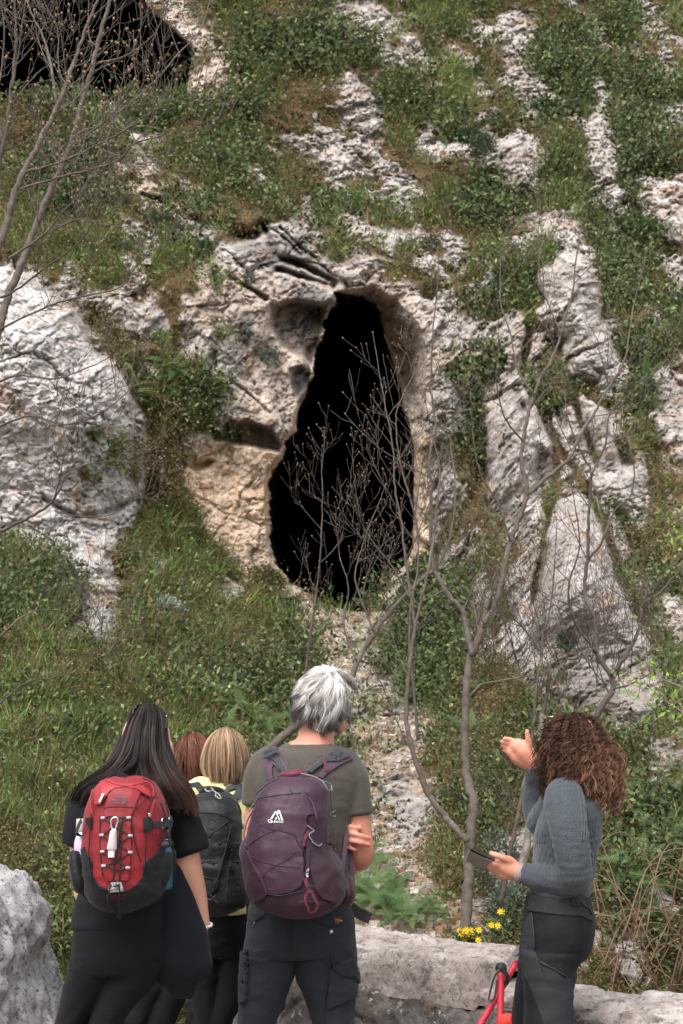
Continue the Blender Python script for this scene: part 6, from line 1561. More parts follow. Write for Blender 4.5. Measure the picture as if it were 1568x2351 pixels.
patch('shoulder_strap', BB, C1, [(935, 690), (975, 665), (1035, 655), (1075, 700), (1110, 750), (1050, 750), (1010, 700), (985, 700), (985, 740), (1000, 790), (975, 780)], M_FOAM, kp, YB - .1, .011, 1.2)
patch('shoulder_strap', BB, C1, [(1200, 735), (1240, 700), (1290, 675), (1360, 700), (1355, 740), (1310, 790), (1265, 765), (1300, 715), (1250, 730), (1225, 760)], M_FOAM, kp, YB - .1, .011, 1.2)
mb = MB(); Q = spline([at(*C1(x, y), YK + yo) for x, y, yo in ((1040, 745, .06), (1060, 715, .02), (1140, 712, .0), (1210, 730, .02), (1235, 755, .06))], 6); ribbon(mb, Q, [Vector((0, -.9, .45))] * len(Q), .022, .005); mb.build('grab_handle', M_PBLK, kp)
mb = MB(); Q = [at(*C1(x, y), YB + yo) for x, y, yo in ((1380, 1250, -.05), (1385, 1400, -.12), (1388, 1550, -.14), (1388, 1605, -.15))]; ribbon(mb, spline(Q, 5), [Vector((0, -1, 0))] * 16, .020, .002); mb.build('webbing', M_WEB, kp, smooth=False)

# --- guide: tablet in its cover, wrist watch, glasses in the curls
def g3y(x, y, yo): return at(*C3(x, y), YG + yo)
tb = thing('tablet', tuple(g3y(330, 1200, -.04)), 'tablet in a taupe folding cover held in the hand of the guide', 'tablet')
def slab(mb, q, th):
    n = (q[1] - q[0]).cross(q[3] - q[0]).normalized() * th
    ringsolid(mb, [[v for v in q], [v + n for v in q]])
mb = MB(); slab(mb, [g3y(225, 1140, -.14), g3y(432, 1240, -.02), g3y(452, 1222, .10), g3y(250, 1128, .02)], .006); mb.build('body', plain('black_glass', (.012, .012, .014), .12), tb, smooth=False)
mb = MB(); slab(mb, [g3y(300, 1184, -.09), g3y(434, 1248, -.022), g3y(440, 1236, -.012), g3y(305, 1170, -.08)], .004); mb.build('edge', plain('pale_aluminium', (.6, .6, .6), .35, .8), tb, smooth=False)
mb = MB(); slab(mb, [g3y(222, 1142, -.142), g3y(436, 1246, -.02), g3y(428, 1308, .02), g3y(196, 1214, -.09)], .003); mb.build('cover', cloth_mat('taupe_cover', (.20, .165, .155), (.25, .21, .195), rough=.7), tb, smooth=False)
wt = thing('wrist_watch', tuple(g3y(578, 1310, -.03)), 'square wrist watch with a taupe strap on the wrist of the guide', 'watch')
mb = MB(); c = g3y(578, 1298, -.03); ax = (g3y(600, 1306, -.035) - g3y(556, 1290, -.025)).normalized(); s = ax.orthogonal().normalized(); s2 = ax.cross(s)
rings = []
for t_, r_ in ((-.011, .0285), (-.010, .0295), (.010, .0325), (.011, .0315)): rings.append([c + ax * t_ + s * math.cos(a) * r_ + s2 * math.sin(a) * r_ for a in [2 * PI * k / 28 for k in range(28)]])
ringsolid(mb, rings); mb.build('strap', plain('taupe_strap', (.26, .20, .19), .7), wt)
q = [g3y(548, 1322, -.055), g3y(592, 1322, -.06), g3y(612, 1372, -.04), g3y(565, 1370, -.035)]
mb = MB(); slab(mb, q, .009); mb.build('case', M_SILV, wt, smooth=False)
cq = sum(q, Vector()) / 4; mb = MB(); slab(mb, [cq + (v - cq) * .8 + Vector((0, -.0045, .0)) for v in q], .0098); mb.build('screen', plain('watch_glass', (.02, .02, .025), .1), wt, smooth=False)
mb = MB(); tube(mb, [g3y(812, 206, .0), g3y(780, 204, .01), g3y(772, 212, .02), g3y(776, 236, .03)], .0022, 6)
gl = mb.build('glasses', M_SILV, None, loc=tuple(g3y(790, 210, 0))); tag(gl, 'silver glasses pushed up into the curly hair of the guide', 'glasses')
# ---------------------------------------------------------------- low wall, boulder, poles
def stone_mat(name, lo, mid, hi, dark=.5, pitw=.6, scale=1.0):
    m, nt, bs = mat_new(name); v = coords(nt)
    bs.inputs['Roughness'].default_value = .92; bs.inputs['Specular IOR Level'].default_value = .2
    n1 = noise(nt, 4 * scale, 8, .72, v, .5); n2 = noise(nt, 18 * scale, 8, .75, v, .4); n3 = noise(nt, 90 * scale, 5, .7, v)
    base = ramp(nt, n1, [(.32, lo), (.5, mid), (.66, hi)])
    base = mixc(nt, mathn(nt, 'MULTIPLY', ramp(nt, n2, [(.40, (1, 1, 1)), (.47, (0, 0, 0))]), dark), base, (.035, .033, .032))
    base = mixc(nt, mathn(nt, 'MULTIPLY', ramp(nt, noise(nt, 48 * scale, 5, .75, v, .3), [(.39, (1, 1, 1)), (.45, (0, 0, 0))]), pitw), base, (.045, .040, .036))
    base = mixc(nt, mathn(nt, 'MULTIPLY', ramp(nt, noise(nt, 30 * scale, 4, .6, v, .2), [(.63, (0, 0, 0)), (.66, (1, 1, 1))]), .7), base, (.60, .585, .56))
    base = mixc(nt, mathn(nt, 'MULTIPLY', ramp(nt, noise(nt, 7 * scale, 5, .65, v, 1), [(.60, (0, 0, 0)), (.68, (1, 1, 1))]), .4), base, (.36, .22, .13))
    nt.links.new(base, bs.inputs['Base Color'])
    bump(nt, mathn(nt, 'ADD', mathn(nt, 'MULTIPLY', n2, .8), mathn(nt, 'MULTIPLY', n3, .35)), 1.0, .022, bs); return m
M_COPE = stone_mat('pale_wall_stone', (.27, .22, .20), (.46, .39, .36), (.66, .60, .57), .55, .5)
M_WALL = stone_mat('dark_wall_stone', (.09, .082, .077), (.17, .153, .145), (.34, .305, .285), .6, .5)
M_BOULD = stone_mat('boulder_stone', (.33, .315, .32), (.48, .46, .465), (.66, .64, .64), .4, .8, 1.0)
def wall_piece(name, path, z0, z1, thick, mat, parent, seed, amp=.03, blocks=.02, bf=(4.5, 4.5, 5.5), zslope=0, step=.013):
    P_ = np.array(path, float); L = np.concatenate([[0], np.cumsum(np.linalg.norm(np.diff(P_, axis=0), axis=1))])
    s = np.arange(0, L[-1] + step, step); X = np.interp(s, L, P_[:, 0]); Y = np.interp(s, L, P_[:, 1])
    tx, ty = np.gradient(X), np.gradient(Y); q = np.hypot(tx, ty); nxv, nyv = ty / q, -tx / q      # front normal (towards the viewer)
    zt = z1 + zslope * s / L[-1]
    prof = [(.5, z0 + (1 - z0) * 0, 0)] ; per = []
    H = (z1 - z0); c = .025
    k = np.arange(0, H, step); per += [(.5, a / H, 1, 0) for a in k]
    w = np.arange(0, thick, step); per += [(.5 - a / thick, 1, 0, 1) for a in w]
    per += [(-.5, 1 - a / H, -1, 0) for a in k]; per.append((-.5, 0, -1, 0))
    per = np.array(per); off, hz, nf, nz_ = per.T
    # round the arrises
    O = off[None] * thick; cx = X[:, None] + nxv[:, None] * O; cy = Y[:, None] + nyv[:, None] * O; cz = z0 + (zt[:, None] - z0) * hz[None]
    N_ = np.stack([nxv[:, None] * nf[None], nyv[:, None] * nf[None], np.ones_like(X)[:, None] * nz_[None]], -1)
    k = 5; Np = np.pad(N_, ((0, 0), (k, k), (0, 0)), 'edge'); Ns = sum(Np[:, i:i + N_.shape[1]] for i in range(2 * k + 1)); Ns /= np.linalg.norm(Ns, axis=-1, keepdims=True) + 1e-9
    ed = 1 - np.clip((Ns * N_).sum(-1), 0, 1)
    V = np.stack([cx, cy, cz], -1); f = V.reshape(-1, 3)
    W = f + .06 * np.stack([vnoise(f, 5, seed), vnoise(f, 5, seed + 1), vnoise(f, 5, seed + 2)], -1)
    cv_, f1, f2 = worley(W, bf, seed + 5)
    d = fbm(f, 4, 5, seed, .6, True) * amp * .7 + fbm(f, 16, 4, seed + 3, .65) * amp * .5 + (cv_ - .5) * blocks - blocks * 1.1 * (1 - sstep(0, .1, f2 - f1))
    V = V + Ns * (d.reshape(V.shape[:2]) - ed * .05)[..., None]
    cen = V.mean(1, keepdims=True)
    def cap(i, sgn):
        rings = []
        for t in (.8, .4, .02):
            r = cen[i] + (V[i] - cen[i]) * t; r = r + np.array([tx[i] / q[i], ty[i] / q[i], 0]) * sgn * (.03 * (1 - t)) + .012 * vnoise(r, 20, seed)[:, None]; rings.append(r)
        return rings
    A = cap(0, -1)[::-1]; B = cap(-1, 1)
    V = np.concatenate([np.stack(A), V, np.stack(B)], 0)
    ix = np.arange(V.shape[0] * V.shape[1]).reshape(V.shape[:2])
    F = np.stack([ix[:-1, :-1], ix[1:, :-1], ix[1:, 1:], ix[:-1, 1:]], -1).reshape(-1, 4)
    return npmesh(name, V.reshape(-1, 3), F, mat, parent)
wl = thing('stone_wall', (.3, 5.6, 0), 'low rough stone wall with pale capstones standing behind the hikers', 'wall')
wall_piece('capstone', [(-.50, 6.22), (.05, 5.80), (.60, 5.30)], .61, .775, .40, M_COPE, wl, 500, .024, .014, (3, 3, 4))
wall_piece('masonry', [(-.50, 6.20), (.05, 5.78), (.64, 5.26)], -.1, .615, .415, M_WALL, wl, 520, .024, .014, (4.5, 4.5, 7))
wall_piece('capstone', [(.60, 5.30), (.82, 5.10), (1.14, 4.80), (1.7, 4.3), (2.6, 3.4)], .625, .675, .36, M_COPE, wl, 540, .03, .02, (3, 3, 6), .02)
wall_piece('masonry', [(.62, 5.27), (.82, 5.08), (1.14, 4.78), (1.7, 4.28), (2.6, 3.38)], -.1, .63, .365, M_WALL, wl, 560, .024, .014, (4.5, 4.5, 7), .02)
# boulder at the lower left
mb = MB(); rowloft(mb, CD, [(-90, -20, 1996, .35), (-140, 22, 2008, .7), (-200, 50, 2034, .95), (-240, 68, 2068, 1.1), (-260, 86, 2110, 1.25), (-280, 92, 2155, 1.35), (-300, 84, 2195, 1.4), (-310, 92, 2240, 1.45), (-320, 112, 2290, 1.5), (-330, 128, 2400, 1.6), (-330, 130, 2600, 1.6), (-330, 140, 2900, 1.7)], 5.9, 0, 2.6, 40)
def bdisp(V, Nn):
    W = V + .12 * np.stack([vnoise(V, 3, 601), vnoise(V, 3, 602), vnoise(V, 3, 603)], -1)
    c_, f1, f2 = worley(W, (2.2, 2.2, 2.6), 610)
    return (c_ - .5) * .03 + fbm(W, 2.0, 6, 615, .65) * .10 + fbm(V, 12, 5, 620, .7) * .035
bd = skinned('boulder', mb, M_BOULD, None, .018, 2, bdisp, loc=tuple(at(-60, 2300, 5.9)))
tag(bd, 'big pale grey pitted boulder beside the woman with the red backpack', 'boulder')
# trekking poles
M_POLER = plain('red_foam_grip', (.50, .022, .045), .55, nscale=60, namp=.1); M_SHAFT = plain('grey_shaft', (.22, .25, .28), .3, .6); M_STRAP = plain('grey_wrist_strap', (.22, .22, .22), .7)
def pole(name, label, pts, ng, grip_r, gm, parent_grp, head=True, ribs=10):
    """pts: picture points from handle to tip with depths; the first ng make the grip"""
    P_ = [at(*p[:2], p[2]) for p in pts]
    root = thing(name, tuple(P_[-1]), label, 'trekking pole', parent_grp)
    g = P_[:ng + 1]; mb = MB(); Q = []; rs = []
    for i in range(len(g) - 1):
        for k in range(14): Q.append(g[i].lerp(g[i + 1], k / 14))
    Q.append(g[-1]); n = len(Q)
    for i in range(n):
        t = i / (n - 1); r = grip_r * (1.25 - .35 * min(1, t * 3) + (.35 * math.exp(-((t - .30) / .05) ** 2)))
        if t > .36: r = grip_r * (1.0 + (.09 if (i // 2) % 2 else -.04))
        rs.append(r)
    tube(mb, Q, rs, 14); mb.build('grip', gm, root)
    if head:
        mb = MB(); d = (g[0] - g[1]).normalized(); tube(mb, [g[0] - d * .004, g[0] + d * .008, g[0] + d * .022, g[0] + d * .028], [grip_r * 1.2, grip_r * 1.5, grip_r * 1.45, grip_r * .9], 14); mb.build('knob', M_CORD, root)
    mb = MB(); tube(mb, P_[ng:], .0068, 10); mb.build('shaft', M_SHAFT, root)
    mb = MB(); d = (P_[-1] - P_[-2]).normalized(); tube(mb, [P_[-1] - d * .05, P_[-1]], [.006, .002], 8); mb.build('tip', M_METAL, root)
    return root, P_
def toground(a, b, ya, yb):
    """extend the line a-b until it meets the ground"""
    A, B = at(*a, ya), at(*b, yb); t = A.z / max(1e-3, (A.z - B.z)); return A + (B - A) * t
def pole_g(name, label, a, b, ya, yb, gl, r, gm, grp, **k):
    A, B = at(*a, ya), at(*b, yb); E = toground(a, b, ya, yb); root = None
    d = (E - A).normalized(); g1 = A + d * gl
    global at_; P_ = [A, g1, E]
    root = thing(name, tuple(E), label, 'trekking pole', grp)
    Q = [A.lerp(g1, i / 44) for i in range(45)]; rs = []
    for i in range(45):
        t = i / 44; q = r * (1.2 - .22 * min(1, t * 4) + .22 * math.exp(-((t - .42) / .035) ** 2))
        if t > .47: q = r * (1.02 + (.10 if (i // 2) % 2 else -.04))
        rs.append(q)
    mb = MB(); tube(mb, Q, rs, 14); mb.build('grip', gm, root)
    mb = MB(); tube(mb, [A + d * .004, A - d * .008, A - d * .022, A - d * .028], [r * 1.3, r * 1.75, r * 1.6, r * .9], 14); mb.build('knob', M_CORD, root)
    mb = MB(); tube(mb, [g1, g1.lerp(E, .5)], .0075, 10); tube(mb, [g1.lerp(E, .5), E - d * .04], .006, 10); mb.build('shaft', M_SHAFT, root)
    mb = MB(); tube(mb, [E - d * .05, E], [.006, .002], 8); mb.build('tip', M_METAL, root)
    mb = MB(); c = g1.lerp(E, .5); tube(mb, [c - d * .02, c + d * .02], .010, 10); mb.build('clamp', M_CORD, root)
    return root, A, d
pa, A, d = pole_g('trekking_pole', 'upright trekking pole with a red foam grip and grey wrist loop leaning on the wall', C3(444, 1985), C3(438, 2351), 4.98, 4.92, .40, .0115, M_POLER, 'trekking poles')
mb = MB(); Q = spline([at(*C3(x, y), 4.95) for x, y in ((432, 1975), (400, 2010), (378, 2070), (362, 2140), (355, 2180), (372, 2190), (395, 2165), (405, 2100), (412, 2040))], 5); ribbon(mb, Q, [Vector((1, -.55, 0))] * len(Q), .018, .002); mb.build('wrist_strap', M_STRAP, pa, smooth=False)
mb = MB(); Q = spline([at(*C3(x, y), 4.96) for x, y in ((455, 1980), (480, 2000), (490, 2040), (478, 2070), (465, 2050))], 5); ribbon(mb, Q, [Vector((.3, -1, 0))] * len(Q), .014, .002); mb.build('wrist_strap', M_CORD, pa, smooth=False)
pb_, A, d = pole_g('trekking_pole', 'slanting trekking pole with a red foam grip crossing behind the upright one', C3(600, 1838), C3(305, 2345), 5.06, 4.95, .33, .0105, M_POLER, 'trekking poles')
mb = MB(); Q = [at(*C3(x, y), 5.02) for x, y in ((582, 1815), (560, 1840), (540, 1870), (560, 1885), (588, 1862))]; ribbon(mb, spline(Q, 5), [Vector((0, -1, 0))] * 21, .020, .002); mb.build('wrist_strap', M_STRAP, pb_, smooth=False)
# thin grey pole by the man
A, B = at(*C2(472, 2040), 5.2), at(*C2(405, 2351), 5.05); E = A + (B - A) * (A.z / (A.z - B.z)); T = A - (B - A) * .25
pc = thing('trekking_pole', tuple(E), 'thin silver-grey trekking pole seen between the legs of the grey-haired man', 'trekking pole', 'trekking poles')
mb = MB(); tube(mb, [T, A.lerp(E, .35)], .0085, 10); mb.build('shaft', M_SHAFT, pc)
mb = MB(); tube(mb, [A.lerp(E, .35), E], .0065, 10); mb.build('lower_shaft', plain('pale_shaft', (.42, .42, .43), .35, .7), pc)
mb = MB(); c = at(*C2(437, 2225), 5.11); dd = (E - A).normalized(); tube(mb, [c - dd * .02, c + dd * .02], .0125, 10); mb.build('clamp', M_CORD, pc)
mb = MB(); c = at(*C3(492, 2330), 4.9); ball(mb, c, .028, .02, .022, 18, 12); ball(mb, c + Vector((.02, 0, -.02)), .03, .022, .03, 18, 12); ball(mb, c + Vector((-.01, .0, -.04)), .03, .02, .03, 18, 12)
pu = skinned('pouch', mb, cloth_mat('orange_red_nylon', (.62, .045, .03), (.72, .07, .05), rough=.6), None, .004, 2, lambda V, Nn: folds(V, .006, (22, 22, 22), 701), loc=tuple(c))
tag(pu, 'small bright orange-red cloth pouch hanging by the red pole grips', 'pouch')
# ---------------------------------------------------------------- bare trees, ferns, shrubs, flowers
def C4(x, y): return (860.9 + .451 * x, 1090.5 + .451 * y)
def C5(x, y): return (.3294 * x, .3294 * y)
def C7(x, y): return (784 + .5 * x, 573.9 + .5 * y)
def bark(name, c1, c2):
    m, nt, bs = mat_new(name); v = coords(nt)
    f = noise(nt, 30, 5, .65, v); g = noise(nt, 6, 4, .6, v)
    b = ramp(nt, f, [(.35, c1), (.65, c2)]); b = mixc(nt, mathn(nt, 'MULTIPLY', ramp(nt, g, [(.56, (0, 0, 0)), (.66, (1, 1, 1))]), .35), b, (.22, .21, .19))
    nt.links.new(b, bs.inputs['Base Color']); bs.inputs['Roughness'].default_value = .85; bump(nt, f, .6, .004, bs); return m
M_BARK = bark('grey_brown_bark', (.062, .047, .037), (.118, .092, .074)); M_BARKD = bark('dark_twig_bark', (.045, .033, .027), (.085, .063, .052)); M_BARKL = bark('pale_bark', (.11, .095, .08), (.22, .195, .17))
M_BUD = plain('ochre_bud', (.22, .14, .075), .6, nscale=80)
class Twigs:
    def __init__(s): s.mb = MB(); s.buds = []
def grow(T, p, d, L, r, lev, R, up=.5, minr=.0011, bend=.25, opp=True):
    n = 5 if lev > 0 else 4; pts = [p.copy()]; q = p.copy(); dd = d.copy()
    for k in range(n):
        dd = (dd + Vector((0, 0, 1)) * up * .22 + Vector((R.gauss(0, 1), R.gauss(0, 1), R.gauss(0, 1))) * bend * .30).normalized()
        q = q + dd * (L / n); pts.append(q.copy())
    r1 = max(minr, r * .55)
    tube(T.mb, pts, [r + (r1 - r) * i / n for i in range(n + 1)], 4 if r < .004 else 6, caps=False)
    if lev == 0:
        T.buds.append((pts[-1], dd)); return
    for k in range(1, n + 1):
        if R.random() < .5: continue
        c = pts[k]; t = (pts[k] - pts[k - 1]).normalized()
        s = t.cross(Vector((R.gauss(0, 1), R.gauss(0, 1), R.gauss(0, 1)))).normalized()
        for sg in ((1, -1) if (opp and R.random() < .3) else (R.choice((1, -1)),)):
            nd = (t * .62 + s * sg * .75 + Vector((0, 0, .25))).normalized()
            grow(T, c, nd, L * R.uniform(.42, .72), max(minr, r * .5), lev - 1, R, up, minr, bend, opp)
    T.buds.append((pts[-1], dd))
def tree(name, label, cat, mains, seed, group, budr=.006, tw=(.5, 2), spacing=.22, mat=None, tmat=None, density=1.0, startk=.25, twr=.0042):
    """mains: list of (points (x, y, depth), r0, r1, twigs?) ; the first is the trunk"""
    R = random.Random(seed); mat = mat or M_BARK; T = Twigs(); root = None; br = MB()
    for i, (pts, r0, r1, dens) in enumerate(mains):
        Q = spline([at(x, y, Y) for x, y, Y in pts], 6); n = len(Q)
        for k in range(1, n - 1): Q[k] = Q[k] + Vector((R.gauss(0, 1), R.gauss(0, 1), R.gauss(0, 1))) * min(r0, .012) * .22
        rs = [(r0 + (r1 - r0) * (k / (n - 1)) ** .9) * (1 + .03 * R.gauss(0, 1)) for k in range(n)]
        if root is None: root = thing(name, tuple(Q[0]), label, cat, group)
        mb = MB(); tube(mb, Q, rs, 10 if r0 > .012 else 6)
        if i == 0: mb.build('trunk', tmat or mat, root)
        else: mb.build('branch', mat, root)
        if dens > 0:
            acc = 0; L = sum((Q[k + 1] - Q[k]).length for k in range(n - 1)); run = 0
            for k in range(1, n):
                run += (Q[k] - Q[k - 1]).length; acc += (Q[k] - Q[k - 1]).length
                if run < startk * L: continue
                if acc > spacing / dens / density:
                    acc = 0; t = (Q[k] - Q[k - 1]).normalized(); s = t.cross(Vector((R.gauss(0, .5), 1 + R.gauss(0, .8), R.gauss(0, .5)))).normalized() * R.choice((-1, 1))
                    f = 1 - .45 * run / L
                    grow(T, Q[k], (t * .5 + s * .8 + Vector((0, 0, .3))).normalized(), tw[0] * R.uniform(.6, 1.25) * f, min(twr, rs[k] * .6), tw[1], R)
            t = (Q[-1] - Q[-2]).normalized(); grow(T, Q[-1], t, tw[0] * .7, max(.0014, r1), tw[1], R)
    b = T.mb; nf = len(b.F)
    for p, d in T.buds:
        M_ = d.to_track_quat('Z', 'Y').to_matrix(); q = budr * R.uniform(.5, .95); ball(b, p + d * q, q * .8, q * .8, q * 1.2, 6, 4, M_) if R.random() < .6 else None
    cr = b.build('crown', mat, root); cr.data.materials.append(M_BUD)
    ids = np.zeros(len(b.F), np.int32); ids[nf:] = 1; cr.data.polygons.foreach_set('material_index', ids)
    return root
def z(pts, Y, dY=0.0, cv=CD):
    n = len(pts); return [(*cv(*p), Y + dY * i / max(1, n - 1)) for i, p in enumerate(pts)]
# left of the picture
tree('bare_tree', 'tallest bare tree with a pale leaning trunk and round ochre buds before the upper cave', 'tree', [
    (z([(-120, 2600), (-40, 2390), (0, 2265), (30, 2150), (90, 1980), (150, 1850), (200, 1700), (280, 1500), (340, 1350), (420, 1180), (500, 990), (530, 870), (570, 720), (620, 560), (660, 400), (700, 230), (750, 60), (775, -60)], 6.6, .4, C5), .022, .009, .5),
    (z([(540, 920), (700, 870), (850, 760), (1000, 640), (1100, 540), (1220, 400), (1400, 200), (1460, 20)], 6.85, .5, C5), .0085, .003, 1.3),
    (z([(520, 1010), (690, 880), (800, 780), (880, 650), (940, 560)], 6.8, -.3, C5), .007, .003, 1.0),
    (z([(650, 450), (850, 400), (1000, 310), (1100, 200), (1160, 60)], 6.95, -.2, C5), .006, .0025, 1.2),
    (z([(640, 450), (560, 550), (480, 590), (420, 520), (405, 400), (400, 200), (320, 40)], 6.9, .2, C5), .006, .0025, 1.0),
    (z([(690, 330), (630, 280), (615, 150), (622, -20)], 7, .1, C5), .005, .0025, 1.0),
    (z([(300, 1560), (420, 1570), (560, 1530), (720, 1550)], 6.7, -.3, C5), .004, .002, 1.0),
    (z([(200, 1700), (380, 1600), (560, 1500), (650, 1350), (720, 1180)], 6.7, -.4, C5), .0045, .002, 1.2)], 21, 'bare trees on the left', .009, (.46, 2), .15, M_BARK, twr=.0036)
tree('bare_tree', 'bare tree with a forked brown trunk just left of the tallest pale one', 'tree', [
    (z([(-80, 2000), (0, 1700), (40, 1560), (90, 1380), (150, 1230), (230, 1080), (330, 880), (400, 740), (460, 600), (530, 400), (600, 200), (690, -30)], 6.2, .3, C5), .020, .006, .6),
    (z([(395, 730), (350, 450), (300, 250), (220, 100), (180, -40)], 6.4, .2, C5), .008, .003, 1.0),
    (z([(140, 1320), (400, 1240), (640, 1180), (830, 1110), (940, 1000), (1130, 940), (1280, 820)], 6.2, -.6, C5), .006, .0022, 1.1),
    (z([(180, 1200), (450, 1120), (700, 1000), (900, 890), (1040, 800), (1095, 650)], 6.25, -.4, C5), .006, .0022, 1.1),
    (z([(60, 1800), (300, 1640), (420, 1500), (560, 1350), (640, 1220)], 6.1, -.2, C5), .006, .002, 1.1)], 22, 'bare trees on the left', .009, (.44, 2), .16, M_BARK, twr=.0034)
tree('bare_tree', 'dark slim bare tree leaning at the upper left edge', 'tree', [
    (z([(-60, 1500), (0, 1100), (40, 930), (70, 720), (95, 500), (110, 250), (105, -30)], 6.9, .2, C5), .016, .006, .9),
    (z([(80, 620), (130, 350), (160, 120), (185, -30)], 7, .2, C5), .007, .003, 1.2),
    (z([(60, 760), (180, 600), (300, 480), (480, 400), (620, 320)], 7, .3, C5), .006, .0025, 1.2),
    (z([(20, 1000), (-20, 700), (10, 500), (30, 200), (0, -20)], 7, .3, C5), .007, .003, 1.0)], 23, 'bare trees on the left', .009, (.46, 2), .14, M_BARKD, twr=.0034)
tree('low_branches', 'low bare branches arching over the pale rock on the left', 'branches', [
    (z([(-100, 2440), (0, 2300), (300, 2150), (520, 2080), (820, 2010), (925, 1890)], 6.0, -.2, C5), .006, .002, 1.2),
    (z([(-80, 2100), (80, 2040), (300, 1880), (560, 1680), (640, 1560)], 6.0, -.2, C5), .006, .002, 1.2),
    (z([(-100, 3760), (0, 3700), (180, 3620), (360, 3500), (480, 3300), (600, 3240), (900, 3180)], 6.0, -.2, C5), .009, .002, .8),
    (z([(380, 3560), (560, 3600), (760, 3590), (860, 3540)], 5.9, -.1, C5), .0035, .0015, .9),
    (z([(-100, 2700), (120, 2620), (380, 2640), (620, 2560), (780, 2480)], 6.0, -.2, C5), .005, .0018, 1.0),
    (z([(-60, 3000), (200, 2900), (460, 2960), (700, 2880), (860, 2760)], 6.0, -.2, C5), .005, .0018, 1.0),
    (z([(-60, 4500), (150, 4300), (330, 4250), (560, 4300), (640, 4420)], 6.2, .3, C5), .005, .0018, .8),
    (z([(-60, 4950), (180, 4760), (380, 4720), (520, 4600), (640, 4560)], 6.4, .3, C5), .005, .0018, .8)], 24, 'bare trees on the left', .006, (.34, 2), .30, M_BARKD, twr=.0028)
# right of the cave
tree('bare_tree', 'forked bare tree rising from behind the wall between the man and the guide', 'tree', [
    (z([(1064, 2165), (1068, 2120), (1075, 2038), (1077, 1973), (1082, 1907), (1088, 1841), (1078, 1808), (1070, 1762), (1068, 1677), (1070, 1578), (1073, 1550), (1082, 1500)], 7.2, .5), .030, .019, .12),
    (z([(1084, 1505), (1071, 1442), (1062, 1402), (1032, 1370), (1001, 1316), (992, 1280), (989, 1200), (990, 1120), (985, 1050), (1000, 980), (988, 870), (1000, 700)], 7.65, .3), .017, .004, .9),
    (z([(1085, 1505), (1109, 1438), (1131, 1397), (1150, 1348), (1159, 1298), (1172, 1244), (1190, 1194), (1210, 1131), (1199, 1074), (1201, 1014), (1211, 959), (1224, 914), (1239, 869), (1264, 829), (1284, 784), (1299, 729), (1314, 674), (1321, 604)], 7.7, .5), .020, .005, .55),
    (z([(1210, 1135), (1259, 1094), (1309, 1049), (1330, 1000), (1366, 946), (1394, 894), (1434, 824), (1449, 739), (1457, 690)], 7.9, .4), .013, .004, .9),
    (z([(1073, 1933), (1044, 1900), (1020, 1874), (987, 1830), (955, 1750), (938, 1690), (933, 1620), (940, 1540), (953, 1442), (969, 1370), (987, 1293), (1000, 1190), (1010, 1100)], 7.3, .3), .019, .005, .6),
    (z([(953, 1442), (940, 1350), (930, 1271), (922, 1200), (906, 1120), (903, 1040), (890, 960), (875, 880)], 7.5, .2), .008, .003, 1.0),
    (z([(1075, 1600), (1110, 1570), (1170, 1560), (1235, 1548)], 7.6, .1), .008, .003, .8),
    (z([(1225, 905), (1190, 850), (1170, 760), (1150, 700), (1148, 640)], 8, .2), .006, .003, 1.0),
    (z([(1290, 770), (1260, 700), (1240, 640), (1238, 570)], 8.1, .2), .005, .003, .8),
    (z([(1062, 1405), (1085, 1350), (1105, 1300), (1110, 1260)], 7.8, .1), .005, .002, 1.2),
    (z([(1172, 1244), (1140, 1150), (1100, 1080), (1085, 980), (1080, 900)], 7.8, -.2), .006, .002, 1.0),
    (z([(1201, 1014), (1160, 960), (1140, 880), (1145, 800)], 7.9, -.2), .006, .002, 1.0)], 31, 'bare trees right of the cave', .0058, (.46, 2), .24, M_BARK, twr=.0034)
tree('bare_tree', 'dark many-stemmed bare tree growing against the right-hand rock ridge', 'tree', [
    (z([(1345, 1700), (1366, 1650), (1389, 1609), (1407, 1582), (1402, 1550), (1370, 1496), (1366, 1424), (1343, 1361), (1350, 1271), (1352, 1181), (1357, 1090), (1335, 1040), (1310, 980)], 8.0, .4), .021, .005, .7),
    (z([(1402, 1550), (1443, 1496), (1470, 1438), (1474, 1388), (1515, 1361), (1555, 1316), (1600, 1280)], 8.1, .1), .013, .004, 1.0),
    (z([(1350, 1284), (1380, 1248), (1411, 1172), (1447, 1140), (1456, 1080), (1440, 1000)], 8.2, .1), .009, .003, 1.0),
    (z([(1370, 1500), (1320, 1430), (1305, 1350), (1330, 1260), (1320, 1160)], 8.1, -.2), .008, .003, 1.1),
    (z([(1357, 1090), (1390, 1020), (1400, 950), (1450, 900), (1500, 860)], 8.3, .2), .007, .003, 1.0),
    (z([(1407, 1582), (1450, 1570), (1500, 1540), (1540, 1500)], 8.0, -.1), .007, .003, 1.0)], 32, 'bare trees right of the cave', .0055, (.46, 2), .22, M_BARKD, twr=.0034)
tree('bare_sapling', 'slim brown sapling rising beside the raised hand of the guide', 'sapling', [
    (z([(1150, 2080), (1169, 1966), (1188, 1884), (1198, 1825), (1208, 1775), (1225, 1677), (1231, 1600), (1240, 1520), (1250, 1450), (1262, 1400), (1271, 1330)], 7.0, .3), .012, .004, .7),
    (z([(1245, 1500), (1200, 1440), (1150, 1400), (1130, 1360)], 7.2, -.1), .005, .002, 1.2),
    (z([(1240, 1530), (1300, 1500), (1360, 1490)], 7.2, .1), .004, .002, 1.2)], 33, 'bare trees right of the cave', .0052, (.42, 2), .20, M_BARKD, twr=.003)
